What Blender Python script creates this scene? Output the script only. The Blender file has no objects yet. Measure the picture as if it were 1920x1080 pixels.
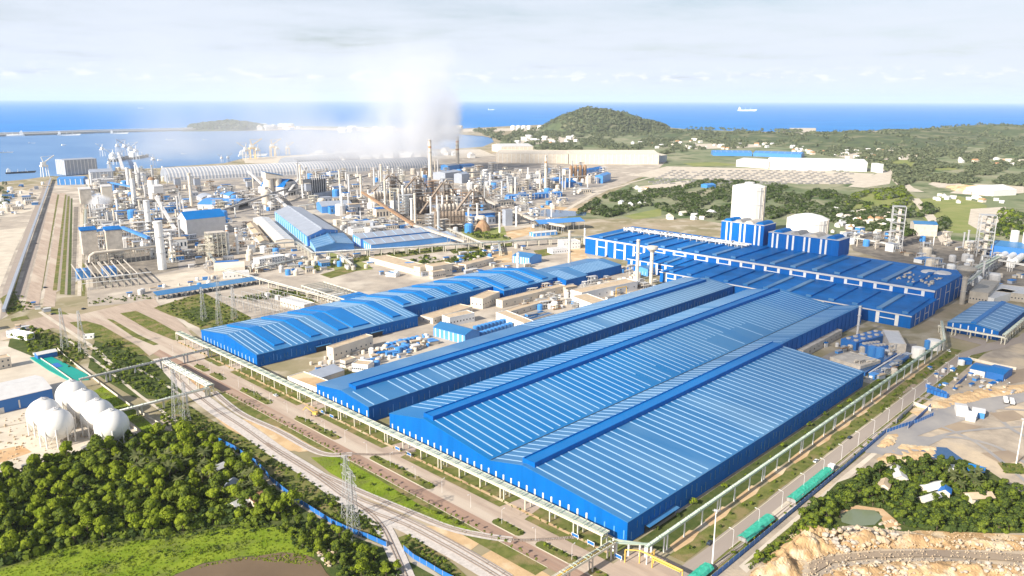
import bpy, bmesh, math, random
import numpy as np
from mathutils import Vector, Matrix
random.seed(7); rng = np.random.default_rng(11)
S = bpy.context.scene; COL = S.collection
# ---------------------------------------------------------------- camera, sky, sun, exposure
H = 200.0
RX = Matrix(((0.69458692, 0.16661475, -0.69984894), (-0.71940267, 0.16487991, -0.67474026), (0.00296935, 0.97213895, 0.23438653)))
F_PX = 1463.0
cam = bpy.data.cameras.new('camera'); cam_ob = bpy.data.objects.new('camera', cam); COL.objects.link(cam_ob)
cam_ob.matrix_world = Matrix.Translation((0, 0, H)) @ RX.to_4x4()
cam.sensor_width = 36.0; cam.lens = 36.0 * F_PX / 1920.0
cam.clip_start = 1.0; cam.clip_end = 200000.0
S.camera = cam_ob
SUN_AZ, SUN_EL = math.radians(176.0), math.radians(30.0)      # where the sun stands, seen from the plant
W = bpy.data.worlds.new('World'); S.world = W; W.use_nodes = True
wn, wl = W.node_tree.nodes, W.node_tree.links
wn.clear()
w_out = wn.new('ShaderNodeOutputWorld'); w_bg = wn.new('ShaderNodeBackground'); w_bg.inputs[1].default_value = 0.075
sky = wn.new('ShaderNodeTexSky'); sky.sky_type = 'NISHITA'; sky.sun_disc = False
sky.sun_elevation = SUN_EL; sky.sun_rotation = math.radians(90.0) - SUN_AZ
sky.altitude = 100.0; sky.air_density = 1.0; sky.dust_density = 1.6; sky.ozone_density = 1.5
# thin high cloud over the whole sky: streaky noise on the view direction projected on a cloud plane
geo = wn.new('ShaderNodeTexCoord'); sep = wn.new('ShaderNodeSeparateXYZ'); wl.new(geo.outputs['Generated'], sep.inputs[0])
def wmath(op, a, b=None, clamp=False):
    n = wn.new('ShaderNodeMath'); n.operation = op; n.use_clamp = clamp
    for i, v in enumerate((a, b)):
        if v is None: continue
        if isinstance(v, (int, float)): n.inputs[i].default_value = v
        else: wl.new(v, n.inputs[i])
    return n.outputs[0]
zc = wmath('ADD', wmath('MAXIMUM', sep.outputs[2], 0.0), 0.06)
cx, cy = wmath('DIVIDE', sep.outputs[0], zc), wmath('DIVIDE', sep.outputs[1], zc)
cmb = wn.new('ShaderNodeCombineXYZ'); wl.new(cx, cmb.inputs[0]); wl.new(cy, cmb.inputs[1])
n1 = wn.new('ShaderNodeTexNoise'); n1.inputs['Scale'].default_value = 0.55; n1.inputs['Detail'].default_value = 7; n1.inputs['Roughness'].default_value = 0.62
wl.new(cmb.outputs[0], n1.inputs['Vector'])
r1 = wn.new('ShaderNodeMapRange'); r1.inputs[1].default_value = 0.30; r1.inputs[2].default_value = 0.72; r1.inputs[3].default_value = 0.03; r1.inputs[4].default_value = 0.42; wl.new(n1.outputs[0], r1.inputs[0])
# thin cirrus veil: its optical depth grows with the path length toward the horizon
zv = wmath('ADD', wmath('MAXIMUM', sep.outputs[2], 0.0), 0.03)
veil = wmath('SUBTRACT', 1.0, wmath('EXPONENT', wmath('MULTIPLY', wmath('DIVIDE', r1.outputs[0], zv), -1.0)))
mixc = wn.new('ShaderNodeMix'); mixc.data_type = 'RGBA'; wl.new(veil, mixc.inputs[0])
wl.new(sky.outputs[0], mixc.inputs[6]); mixc.inputs[7].default_value = (6.85, 7.4, 8.35, 1)
# a low row of fair-weather cumulus far out over the sea
az = wmath('ARCTAN2', sep.outputs[1], sep.outputs[0])
cv = wn.new('ShaderNodeCombineXYZ'); wl.new(wmath('MULTIPLY', az, 34.0), cv.inputs[0]); wl.new(wmath('MULTIPLY', sep.outputs[2], 90.0), cv.inputs[1])
n2 = wn.new('ShaderNodeTexNoise'); n2.inputs['Scale'].default_value = 1.3; n2.inputs['Detail'].default_value = 6; n2.inputs['Roughness'].default_value = 0.55; wl.new(cv.outputs[0], n2.inputs['Vector'])
up = wn.new('ShaderNodeMapRange'); up.inputs[1].default_value = 0.019; up.inputs[2].default_value = 0.024; wl.new(sep.outputs[2], up.inputs[0])
dn = wn.new('ShaderNodeMapRange'); dn.inputs[1].default_value = 0.040; dn.inputs[2].default_value = 0.026; wl.new(sep.outputs[2], dn.inputs[0])
cu = wn.new('ShaderNodeMapRange'); cu.inputs[1].default_value = 0.52; cu.inputs[2].default_value = 0.62; wl.new(n2.outputs[0], cu.inputs[0])
cum = wmath('MULTIPLY', wmath('MULTIPLY', up.outputs[0], dn.outputs[0]), cu.outputs[0])
mixd = wn.new('ShaderNodeMix'); mixd.data_type = 'RGBA'; wl.new(wmath('MULTIPLY', cum, 0.8), mixd.inputs[0]); wl.new(mixc.outputs[2], mixd.inputs[6]); mixd.inputs[7].default_value = (9.0, 8.9, 8.8, 1)
wl.new(mixd.outputs[2], w_bg.inputs[0]); wl.new(w_bg.outputs[0], w_out.inputs[0])
sun = bpy.data.lights.new('sun', 'SUN'); sun.energy = 5.0; sun.angle = math.radians(0.53); sun.color = (1.0, 0.93, 0.82)
sun_ob = bpy.data.objects.new('sun', sun); COL.objects.link(sun_ob)
sd = Vector((math.cos(SUN_AZ) * math.cos(SUN_EL), math.sin(SUN_AZ) * math.cos(SUN_EL), math.sin(SUN_EL)))
SUNV = sd.copy(); sun_ob.rotation_euler = sd.to_track_quat('Z', 'Y').to_euler(); sun_ob.location = sd * 900
S.view_settings.view_transform = 'Standard'; S.view_settings.look = 'None'; S.view_settings.gamma = 1.0
S.view_settings.exposure = 0.7; S.view_settings.use_curve_mapping = False
S.cycles.max_bounces = 6; S.cycles.diffuse_bounces = 2; S.cycles.glossy_bounces = 2; S.cycles.transmission_bounces = 2
S.cycles.transparent_max_bounces = 6; S.cycles.volume_bounces = 3; S.cycles.use_denoising = True
# ---------------------------------------------------------------- where things stand: a measured picture point turned into a ground point
def at(px, py, z=0.0):
    d = RX @ Vector((px - 960.0, 540.0 - py, -F_PX)); t = (z - H) / d.z
    return Vector((d.x * t, d.y * t, z))
def hgt(b, ty, tx=None):
    """height above ground of a thing standing at ground point b whose top was measured at row ty"""
    c = RX.transposed() @ (Vector((b[0], b[1], 0)) - Vector((0, 0, H)))
    px = 960 + F_PX * c.x / -c.z if tx is None else tx
    d = RX @ Vector((px - 960.0, 540.0 - ty, -F_PX)); t = math.hypot(b[0], b[1]) / math.hypot(d.x, d.y)
    return H + d.z * t
def mpp(b): return math.sqrt(b[0] ** 2 + b[1] ** 2 + H * H) / F_PX    # metres a measured pixel covers there
# ---------------------------------------------------------------- materials
M = {}
def mat(name, col, rough=0.7, metal=0.0, var=0.0, vscale=0.2, col2=None, spec=0.5, bump=0.0, bscale=1.0, detail=4.0, lo=0.35, hi=0.65, col3=None, scale3=0.02, coord='pos', stretch=None):
    m = bpy.data.materials.new(name); m.use_nodes = True; nt = m.node_tree; N, L = nt.nodes, nt.links
    b = N['Principled BSDF']; b.inputs['Roughness'].default_value = rough; b.inputs['Metallic'].default_value = metal
    b.inputs['Specular IOR Level'].default_value = spec
    c = tuple(col) + (1,)
    if var or col2 or bump:
        g = N.new('ShaderNodeNewGeometry') if coord == 'pos' else N.new('ShaderNodeTexCoord')
        vec = g.outputs['Position'] if coord == 'pos' else g.outputs['Object']
        if stretch:
            mp = N.new('ShaderNodeVectorMath'); mp.operation = 'MULTIPLY'; mp.inputs[1].default_value = stretch; L.new(vec, mp.inputs[0]); vec = mp.outputs[0]
    if var or col2:
        nz = N.new('ShaderNodeTexNoise'); nz.inputs['Scale'].default_value = vscale; nz.inputs['Detail'].default_value = detail; nz.inputs['Roughness'].default_value = 0.6
        L.new(vec, nz.inputs['Vector'])
        mr = N.new('ShaderNodeMapRange'); mr.inputs[1].default_value = lo; mr.inputs[2].default_value = hi; L.new(nz.outputs[0], mr.inputs[0])
        mx = N.new('ShaderNodeMix'); mx.data_type = 'RGBA'; L.new(mr.outputs[0], mx.inputs[0])
        c2 = col2 if col2 else tuple(min(1, x * (1 + var)) for x in col)
        c1 = col if col2 else tuple(x * (1 - var) for x in col)
        mx.inputs[6].default_value = tuple(c1) + (1,); mx.inputs[7].default_value = tuple(c2) + (1,)
        out = mx.outputs[2]
        if col3:
            n3 = N.new('ShaderNodeTexNoise'); n3.inputs['Scale'].default_value = scale3; n3.inputs['Detail'].default_value = 5; L.new(vec, n3.inputs['Vector'])
            m3 = N.new('ShaderNodeMapRange'); m3.inputs[1].default_value = 0.5; m3.inputs[2].default_value = 0.62; L.new(n3.outputs[0], m3.inputs[0])
            x3 = N.new('ShaderNodeMix'); x3.data_type = 'RGBA'; L.new(m3.outputs[0], x3.inputs[0]); L.new(out, x3.inputs[6]); x3.inputs[7].default_value = tuple(col3) + (1,)
            out = x3.outputs[2]
        L.new(out, b.inputs['Base Color'])
    else: b.inputs['Base Color'].default_value = c
    if bump:
        nb = N.new('ShaderNodeTexNoise'); nb.inputs['Scale'].default_value = bscale; nb.inputs['Detail'].default_value = 5; L.new(vec, nb.inputs['Vector'])
        bp = N.new('ShaderNodeBump'); bp.inputs['Strength'].default_value = bump; bp.inputs['Distance'].default_value = 0.6; L.new(nb.outputs[0], bp.inputs['Height']); L.new(bp.outputs[0], b.inputs['Normal'])
    M[name] = m; return m
mat('ground', (0.40, 0.32, 0.22), 0.95, var=1, vscale=0.012, col2=(0.22, 0.20, 0.10), detail=9, col3=(0.47, 0.40, 0.30), scale3=0.03, spec=0.15)
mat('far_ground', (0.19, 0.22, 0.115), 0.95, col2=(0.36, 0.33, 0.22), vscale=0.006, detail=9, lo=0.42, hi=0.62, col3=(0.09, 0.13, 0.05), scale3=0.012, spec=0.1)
mat('plant_floor', (0.36, 0.32, 0.28), 0.95, col2=(0.22, 0.205, 0.20), vscale=0.035, detail=10, col3=(0.52, 0.45, 0.36), scale3=0.02, spec=0.15)
mat('yard', (0.49, 0.42, 0.34), 0.95, col2=(0.35, 0.30, 0.25), vscale=0.05, detail=8, col3=(0.58, 0.51, 0.42), scale3=0.02, spec=0.15)
mat('pale_yard', (0.66, 0.58, 0.47), 0.9, col2=(0.52, 0.45, 0.36), vscale=0.06, detail=7, spec=0.15)
mat('dark_yard', (0.16, 0.14, 0.12), 0.95, col2=(0.30, 0.26, 0.21), vscale=0.08, detail=7, spec=0.15)
mat('brick_paving', (0.385, 0.25, 0.18), 0.9, col2=(0.30, 0.20, 0.15), vscale=0.5, detail=8, spec=0.2, stretch=(1, 0.07, 1), col3=(0.42, 0.31, 0.235), scale3=0.08)
mat('pale_paving', (0.49, 0.385, 0.30), 0.9, col2=(0.39, 0.30, 0.235), vscale=0.3, detail=9, spec=0.2, stretch=(1, 0.12, 1), col3=(0.53, 0.44, 0.35), scale3=0.06)
mat('asphalt', (0.33, 0.275, 0.235), 0.9, col2=(0.37, 0.31, 0.26), vscale=0.1, detail=7, spec=0.2, stretch=(0.12, 1.2, 1))
mat('concrete', (0.50, 0.45, 0.38), 0.85, col2=(0.40, 0.36, 0.30), vscale=0.2, detail=6)
mat('kerb', (0.62, 0.55, 0.42), 0.9)
mat('sand', (0.62, 0.44, 0.25), 0.95, col2=(0.50, 0.33, 0.18), vscale=0.1, detail=9, spec=0.1, bump=0.3, bscale=1.0, col3=(0.66, 0.52, 0.34), scale3=0.06)
mat('red_sand', (0.50, 0.30, 0.15), 0.95, col2=(0.60, 0.42, 0.25), vscale=0.12, detail=9, spec=0.1, bump=0.3)
mat('ballast', (0.62, 0.56, 0.51), 0.95, col2=(0.48, 0.43, 0.385), vscale=0.6, detail=8, spec=0.1, bump=0.3, bscale=3)
mat('grass', (0.10, 0.125, 0.028), 0.95, col2=(0.19, 0.19, 0.055), vscale=0.16, detail=9, spec=0.1, bump=0.5, bscale=2, col3=(0.25, 0.20, 0.09), scale3=0.09)
mat('bright_grass', (0.13, 0.20, 0.012), 0.95, col2=(0.24, 0.30, 0.03), vscale=0.1, detail=10, spec=0.1, bump=0.5, bscale=1.5, col3=(0.15, 0.17, 0.04), scale3=0.06)
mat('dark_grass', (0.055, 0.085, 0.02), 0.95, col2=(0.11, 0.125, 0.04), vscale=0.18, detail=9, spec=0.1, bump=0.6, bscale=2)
mat('field', (0.20, 0.24, 0.07), 0.95, col2=(0.29, 0.29, 0.11), vscale=0.02, detail=8, spec=0.1)
mat('earth', (0.48, 0.40, 0.31), 0.95, col2=(0.31, 0.26, 0.21), vscale=0.07, detail=11, spec=0.1, bump=0.4, bscale=0.5, col3=(0.55, 0.44, 0.31), scale3=0.03)
mat('rock_ground', (0.58, 0.39, 0.20), 0.95, col2=(0.36, 0.225, 0.115), vscale=0.09, detail=11, spec=0.1, bump=0.7, bscale=0.9, col3=(0.62, 0.49, 0.33), scale3=0.12)
mat('rock', (0.56, 0.45, 0.31), 0.9, col2=(0.42, 0.31, 0.20), vscale=0.4, detail=6, bump=0.4, bscale=1.5, coord='obj')
mat('white_rock', (0.56, 0.50, 0.42), 0.9, col2=(0.40, 0.34, 0.27), vscale=0.8, detail=6, coord='obj')
mat('wet_earth', (0.27, 0.255, 0.25), 0.55, col2=(0.36, 0.33, 0.30), vscale=0.05, detail=8, spec=0.3)
mat('haul_road', (0.27, 0.21, 0.16), 0.95, col2=(0.36, 0.28, 0.2), vscale=0.1, detail=8, spec=0.15, stretch=(0.3, 0.3, 1))
mat('pond_brown', (0.17, 0.115, 0.065), 0.25, spec=0.3, var=0.12, vscale=0.03)
mat('pond_green', (0.18, 0.21, 0.13), 0.2, spec=0.4)
mat('pond_blue', (0.03, 0.09, 0.20), 0.12, spec=0.5)
mat('canal_green', (0.0, 0.30, 0.24), 0.5, spec=0.4, var=0.05, vscale=0.05)
mat('sea', (0.004, 0.19, 0.56), 0.6, spec=0.2, col2=(0.01, 0.235, 0.62), vscale=0.0018, detail=9, stretch=(1, 1, 1), bump=0.25, bscale=0.05)
mat('bay', (0.085, 0.215, 0.44), 0.5, spec=0.25, col2=(0.13, 0.27, 0.49), vscale=0.004, detail=9, bump=0.2, bscale=0.08, stretch=(1, 0.5, 1))
mat('hill', (0.115, 0.145, 0.065), 0.95, col2=(0.07, 0.095, 0.05), vscale=0.02, detail=11, spec=0.1, bump=0.8, bscale=0.03, col3=(0.19, 0.19, 0.11), scale3=0.012)
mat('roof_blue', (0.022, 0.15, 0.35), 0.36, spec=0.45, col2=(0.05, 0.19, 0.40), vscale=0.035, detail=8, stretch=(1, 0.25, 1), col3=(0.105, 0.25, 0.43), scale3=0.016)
mat('roof_vivid', (0.001, 0.15, 0.42), 0.45, spec=0.25, col2=(0.018, 0.18, 0.43), vscale=0.03, detail=8, stretch=(1, 0.3, 1), col3=(0.06, 0.22, 0.44), scale3=0.017)
mat('roof_blue_new', (0.001, 0.155, 0.46), 0.45, spec=0.3, var=0.06, vscale=0.06)
mat('roof_deep', (0.001, 0.135, 0.43), 0.55, spec=0.15, var=0.2, vscale=0.05, detail=8)
mat('wall_blue', (0.001, 0.12, 0.43), 0.55, spec=0.15, var=0.09, vscale=0.25, stretch=(1, 1, 0.12), detail=6)
mat('wall_pale_blue', (0.10, 0.32, 0.72), 0.5, spec=0.35, var=0.05, vscale=0.1)
mat('skylight', (0.36, 0.54, 0.72), 0.35, spec=0.5)
mat('white', (0.80, 0.79, 0.76), 0.5, var=0.04, vscale=0.3)
mat('white_tank', (0.80, 0.77, 0.72), 0.45, var=0.06, vscale=0.08, stretch=(1, 1, 0.2))
mat('cream', (0.68, 0.60, 0.49), 0.8, var=0.08, vscale=0.12)
mat('beige', (0.53, 0.475, 0.405), 0.85, var=0.16, vscale=0.2)
mat('tan_roof', (0.52, 0.40, 0.27), 0.9, var=0.12, vscale=0.2)
mat('pale_sheet', (0.62, 0.60, 0.58), 0.5, var=0.06, vscale=0.2)
mat('grey_sheet', (0.33, 0.36, 0.42), 0.45, var=0.08, vscale=0.1)
mat('grey', (0.30, 0.29, 0.28), 0.7, var=0.15, vscale=0.3)
mat('dark', (0.03, 0.035, 0.045), 0.7)
mat('window', (0.03, 0.05, 0.08), 0.15, spec=0.6)
mat('steel', (0.47, 0.47, 0.47), 0.6, metal=0.2, var=0.1, vscale=0.5)
mat('rack_cream', (0.66, 0.62, 0.50), 0.7, var=0.06, vscale=0.5)
mat('rack_green', (0.40, 0.48, 0.39), 0.6)
mat('rust', (0.28, 0.16, 0.09), 0.85, col2=(0.40, 0.25, 0.14), vscale=0.2, detail=6)
mat('brown_steel', (0.20, 0.155, 0.12), 0.8, col2=(0.32, 0.25, 0.19), vscale=0.15, detail=6)
mat('yellow', (0.70, 0.45, 0.10), 0.6, var=0.1, vscale=0.3)
mat('green_tarp', (0.02, 0.36, 0.23), 0.6, col2=(0.07, 0.48, 0.34), vscale=0.5)
mat('blue_paint', (0.02, 0.15, 0.46), 0.5)
mat('tank_blue', (0.06, 0.25, 0.60), 0.4)
mat('terracotta', (0.50, 0.27, 0.14), 0.85, var=0.1, vscale=0.4)
mat('tyre', (0.02, 0.02, 0.02), 0.8)
mat('rail_steel', (0.33, 0.24, 0.18), 0.6, metal=0.3)
mat('sleeper', (0.46, 0.41, 0.37), 0.9)
mat('trunk', (0.14, 0.10, 0.07), 0.9)
def leafmat(name, c1, c2, sc=0.5):
    m = mat(name, c1, 0.75, col2=c2, vscale=sc, detail=3, spec=0.15)
    N, L = m.node_tree.nodes, m.node_tree.links; b = N['Principled BSDF']
    tr = N.new('ShaderNodeBsdfTranslucent'); mx = N.new('ShaderNodeMixShader'); mx.inputs[0].default_value = 0.36
    src = b.inputs['Base Color'].links[0].from_socket; L.new(src, tr.inputs[0])
    L.new(b.outputs[0], mx.inputs[1]); L.new(tr.outputs[0], mx.inputs[2]); L.new(mx.outputs[0], N['Material Output'].inputs[0])
leafmat('leaf', (0.12, 0.17, 0.018), (0.22, 0.275, 0.032), 0.3)
leafmat('leaf_yellow', (0.21, 0.285, 0.014), (0.34, 0.40, 0.032), 0.3)
leafmat('leaf_dark', (0.045, 0.08, 0.02), (0.10, 0.14, 0.034), 0.3)
leafmat('leaf_far', (0.12, 0.15, 0.08), (0.20, 0.22, 0.12), 0.03)  # far woods: distance haze put into the leaf colour, paler and greyer
leafmat('leaf_palm', (0.10, 0.13, 0.04), (0.20, 0.21, 0.08), 0.35)
# ---------------------------------------------------------------- mesh builder
class MB:
    def __init__(s): s.v = []; s.f = []; s.m = []; s.mi = 0
    def add(s, vs, fs):
        o = len(s.v); s.v += [tuple(p) for p in vs]; s.f += [tuple(i + o for i in f) for f in fs]; s.m += [s.mi] * len(fs); return s
    def box(s, x0, x1, y0, y1, z0, z1):
        return s.add([(x0,y0,z0),(x1,y0,z0),(x1,y1,z0),(x0,y1,z0),(x0,y0,z1),(x1,y0,z1),(x1,y1,z1),(x0,y1,z1)],
                     [(0,3,2,1),(4,5,6,7),(0,1,5,4),(1,2,6,5),(2,3,7,6),(3,0,4,7)])
    def hexa(s, a): return s.add(a, [(0,3,2,1),(4,5,6,7),(0,1,5,4),(1,2,6,5),(2,3,7,6),(3,0,4,7)])
    def bar(s, p, q, w, h=None):
        p, q = Vector(p), Vector(q); h = h or w; d = q - p
        if d.length < 1e-6: return s
        d.normalize(); u = d.cross(Vector((0,0,1)))
        u = Vector((1,0,0)) if u.length < 1e-3 else u.normalized(); t = u.cross(d).normalized()
        a = [p + u*i*w/2 + t*j*h/2 for i, j in ((-1,-1),(1,-1),(1,1),(-1,1))]; b = [x + (q - p) for x in a]
        return s.hexa(a + b)
    def tube(s, p, q, r, n=8, r2=None, cap=True):
        p, q = Vector(p), Vector(q); r2 = r if r2 is None else r2; d = (q - p).normalized()
        u = d.cross(Vector((0,0,1))); u = Vector((1,0,0)) if u.length < 1e-3 else u.normalized(); t = d.cross(u).normalized()
        vs = []; 
        for c, rr in ((p, r), (q, r2)):
            vs += [c + (u*math.cos(2*math.pi*i/n) + t*math.sin(2*math.pi*i/n))*rr for i in range(n)]
        fs = [(i, (i+1) % n, n + (i+1) % n, n + i) for i in range(n)]
        if cap: fs += [tuple(range(n))[::-1], tuple(range(n, 2*n))]
        return s.add(vs, fs)
    def lathe(s, cx, cy, prof, n=16):
        vs = [(cx + r*math.cos(2*math.pi*i/n), cy + r*math.sin(2*math.pi*i/n), z) for r, z in prof for i in range(n)]
        fs = [(k*n+i, k*n+(i+1) % n, (k+1)*n+(i+1) % n, (k+1)*n+i) for k in range(len(prof)-1) for i in range(n)]
        fs += [tuple(range(n))[::-1], tuple(range((len(prof)-1)*n, len(prof)*n))]
        return s.add(vs, fs)
    def prism(s, poly, z0, z1):
        n = len(poly); vs = [(p[0], p[1], z0) for p in poly] + [(p[0], p[1], z1) for p in poly]
        return s.add(vs, [tuple(range(n))[::-1], tuple(range(n, 2*n))] + [(i, (i+1) % n, n + (i+1) % n, n + i) for i in range(n)])
    def slab(s, quad, t):
        """thin plate: four corners (counter-clockwise seen from outside) and a thickness put on the outside"""
        q = [Vector(p) for p in quad]; nrm = (q[1]-q[0]).cross(q[3]-q[0]).normalized()
        return s.hexa(q + [p + nrm*t for p in q])
    def mesh(s, name, mats, smooth=False):
        me = bpy.data.meshes.new(name); me.from_pydata(s.v, [], s.f)
        for k in (mats if isinstance(mats, (list, tuple)) else [mats]): me.materials.append(M[k])
        if len(me.materials) > 1: me.polygons.foreach_set('material_index', s.m)
        if smooth: me.polygons.foreach_set('use_smooth', [True]*len(me.polygons))
        me.update(); return me
    def build(s, name, mats, parent=None, smooth=False, loc=None):
        return link(name, s.mesh(name, mats, smooth), parent, loc)
def link(name, data, parent=None, loc=None, rz=0.0, sc=None):
    o = bpy.data.objects.new(name, data); COL.objects.link(o)
    if parent is not None: o.parent = parent
    if loc is not None: o.location = loc
    if rz: o.rotation_euler = (0, 0, rz)
    if sc is not None: o.scale = (sc,)*3 if isinstance(sc, (int, float)) else sc
    return o
def tag(o, label, cat, group=None):
    o['label'] = label; o['category'] = cat
    if group: o['group'] = group
    return o
def thing(name, label, cat, loc=(0,0,0), rz=0.0, group=None, sc=None):
    return tag(link(name, None, None, loc, rz, sc), label, cat, group)
def struct(o): o['kind'] = 'structure'; return o
def stuff(o): o['kind'] = 'stuff'; return o
KIDS = {}
def dup(root, loc, rz=0.0, label=None, group=None, sc=None):
    r = root.copy(); COL.objects.link(r); r.location = loc; r.rotation_euler = (0, 0, rz)
    if sc is not None: r.scale = (sc,)*3 if isinstance(sc, (int, float)) else sc
    if label: r['label'] = label
    if group: r['group'] = group
    if root.name not in KIDS: KIDS[root.name] = [(c, list(c.children)) for c in root.children]
    for ch, sub in KIDS[root.name]:
        c = ch.copy(); COL.objects.link(c); c.parent = r
        for g in sub:
            d = g.copy(); COL.objects.link(d); d.parent = c
    return r
SH = [0]
def sheet(name, pts, m, z, px=True, thick=0.0):
    SH[0] += 1; z = z + 0.0023*(SH[0] % 40)
    P = [at(*p) for p in pts] if px else [Vector((p[0], p[1], 0)) for p in pts]
    b = MB(); b.add([(p.x, p.y, z) for p in P], [tuple(range(len(P)))])
    me = b.mesh(name, m); 
    if me.polygons[0].normal.z < 0: me.flip_normals()
    return struct(link(name, me))
def ribbon(pts, w, closed=False):
    """left and right edge points of a band of width w along a plan polyline"""
    P = [Vector((p[0], p[1])) for p in pts]; Lf, Rt = [], []
    for i, p in enumerate(P):
        d = (P[min(i+1, len(P)-1)] - P[max(i-1, 0)]).normalized(); n = Vector((-d.y, d.x)); Lf.append(p + n*w/2); Rt.append(p - n*w/2)
    return Lf, Rt
def band(name, pts, w, m, z, px=True):
    SH[0] += 1; z = z + 0.0023*(SH[0] % 40)
    P = [at(*p) for p in pts] if px else pts
    Lf, Rt = ribbon(P, w); b = MB(); n = len(P)
    b.add([(p.x, p.y, z) for p in Lf] + [(p.x, p.y, z) for p in Rt], [(i, n+i, n+i+1, i+1) for i in range(n-1)])
    me = b.mesh(name, m)
    return struct(link(name, me))
def smooth_line(P, k=6):
    """Catmull-Rom through plan points"""
    P = [Vector((p[0], p[1])) for p in P]; out = []
    for i in range(len(P)-1):
        a, b, c, d = P[max(i-1,0)], P[i], P[i+1], P[min(i+2, len(P)-1)]
        for j in range(k):
            t = j/k; out.append(0.5*((2*b) + (c-a)*t + (2*a-5*b+4*c-d)*t*t + (3*b-a-3*c+d)*t**3))
    return out + [P[-1]]
# ---------------------------------------------------------------- THE SETTING: sea, land, hills, paving, roads, tracks
def disk(name, r, z, m, n=96):
    b = MB(); b.add([(r*math.cos(2*math.pi*i/n), r*math.sin(2*math.pi*i/n), z) for i in range(n)], [tuple(range(n))]); return struct(b.build(name, m))
sea_o = disk('sea', 110000.0, -2.0, 'sea')
coast = [(0,341),(50,336),(92,330),(135,330),(178,326),(205,322),(232,316),(285,316),(330,312),(420,306),(455,297),(548,291),(600,288),(660,285),(720,282),(780,280),(850,279),(905,275),(926,266),(922,259),(905,255),(860,252),(800,250),(740,250),(690,247),(640,245),(560,243),(500,245),(455,243),(380,243),(362,240),(378,237),(440,235),(520,236),(620,237),(720,239),(820,241),(870,241),(960,236),(1010,234),(1100,231),(1180,233),(1240,238),(1300,243),(1440,247),(1580,247),(1700,244),(1800,242),(1920,243)]
land = [at(*p) for p in coast]
land = [Vector((-9000, 9000, 0)), Vector((-2000, 2600, 0)), at(-300, 352)] + land + [at(2400, 246), Vector((9000, -9000, 0)), Vector((-9000, -9000, 0))]
sheet('ground', land, 'ground', 0.0, px=False)
# the harbour water is paler and calmer than the open sea
sheet('bay_water', [(0,341),(0,254),(180,250),(370,243),(500,245),(640,245),(800,250),(905,255),(930,262),(905,277),(700,284),(548,293),(330,314),(205,324),(90,333)], 'bay', -1.2)
# green country beyond the works
sheet('countryside', [(940,262),(1020,237),(1240,240),(1440,249),(1920,245),(2300,248),(2600,330),(2300,520),(1920,500),(1700,470),(1560,440),(1400,425),(1290,410),(1060,410),(1100,385),(1180,345),(1230,320),(1250,300),(1060,290),(930,282)], 'far_ground', 0.05)
sheet('works_yard', [(25,380),(60,352),(130,338),(320,345),(560,320),(800,296),(925,288),(1250,302),(1230,320),(1150,352),(1060,395),(1000,430),(1100,470),(1250,560),(560,640),(385,640),(290,565),(165,575),(160,520),(0,600),(-120,700),(-100,480)], 'yard', 0.05)
sheet('plant_floor', [(160,350),(330,345),(560,330),(800,310),(900,305),(1100,318),(1140,345),(1060,385),(940,400),(860,440),(690,445),(560,400),(500,410),(460,470),(340,505),(165,545)], 'plant_floor', 0.08)
sheet('plant_floor', [(690,645),(800,600),(960,535),(1165,505),(1235,545),(1000,610),(640,720),(610,715)], 'plant_floor', 0.09)
sheet('plant_floor', [(1500,690),(1600,640),(1720,645),(1640,722),(1560,700)], 'plant_floor', 0.09)
# pale ground patches
for nm, pts, m in (('sand_patch', [(395,775),(440,783),(500,795),(560,822),(600,843),(540,846),(480,830),(430,806)], 'sand'),
    ('sand_patch', [(787,985),(820,988),(905,1015),(872,1040),(820,1010)], 'sand'),
    ('sand_patch', [(893,1048),(925,1030),(985,1052),(1040,1085),(940,1085)], 'sand'),
    ('sand_patch', [(290,705),(340,703),(400,722),(375,740),(318,727)], 'red_sand'),
    ('sand_yard', [(-40,812),(60,790),(160,795),(250,800),(290,828),(230,838),(150,850),(95,862),(0,900),(-60,920)], 'pale_yard'),
    ('sand_patch', [(-30,850),(40,835),(60,848),(20,862),(-40,880)], 'red_sand'),
    ('concrete_yard', [(-60,640),(35,640),(62,672),(140,722),(165,735),(60,790),(-60,812)], 'pale_yard'),
    ('concrete_yard', [(285,520),(380,505),(398,518),(405,530),(320,540)], 'pale_yard'),
    ('dusty_yard', [(-80,430),(60,395),(78,365),(40,355),(-60,380)], 'pale_yard'),
    ('dusty_yard', [(-80,560),(-60,440),(50,425),(28,470),(0,540)], 'pale_yard'),
    ('sand_patch', [(905,478),(960,470),(962,492),(915,494)], 'sand'),
    ('sand_patch', [(940,435),(1000,425),(1005,438),(960,448)], 'sand'),
    ('sand_patch', [(1060,470),(1098,462),(1100,480),(1160,520),(1080,500)], 'sand'),
    ('dark_yard', [(720,372),(905,352),(940,400),(900,425),(780,432)], 'dark_yard'),
    ('dark_yard', [(170,470),(330,455),(335,505),(175,540)], 'dark_yard'),
    ('dark_yard', [(350,455),(440,440),(450,470),(370,500)], 'dark_yard'),
    ('dark_yard', [(1580,420),(1920,470),(1920,560),(1800,560),(1700,500),(1600,470)], 'dark_yard'),
    ('concrete_yard', [(640,640),(810,590),(960,520),(1170,500),(1250,560),(600,735),(560,720)], 'yard')):
    sheet(nm, pts, m, 0.10)
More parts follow.
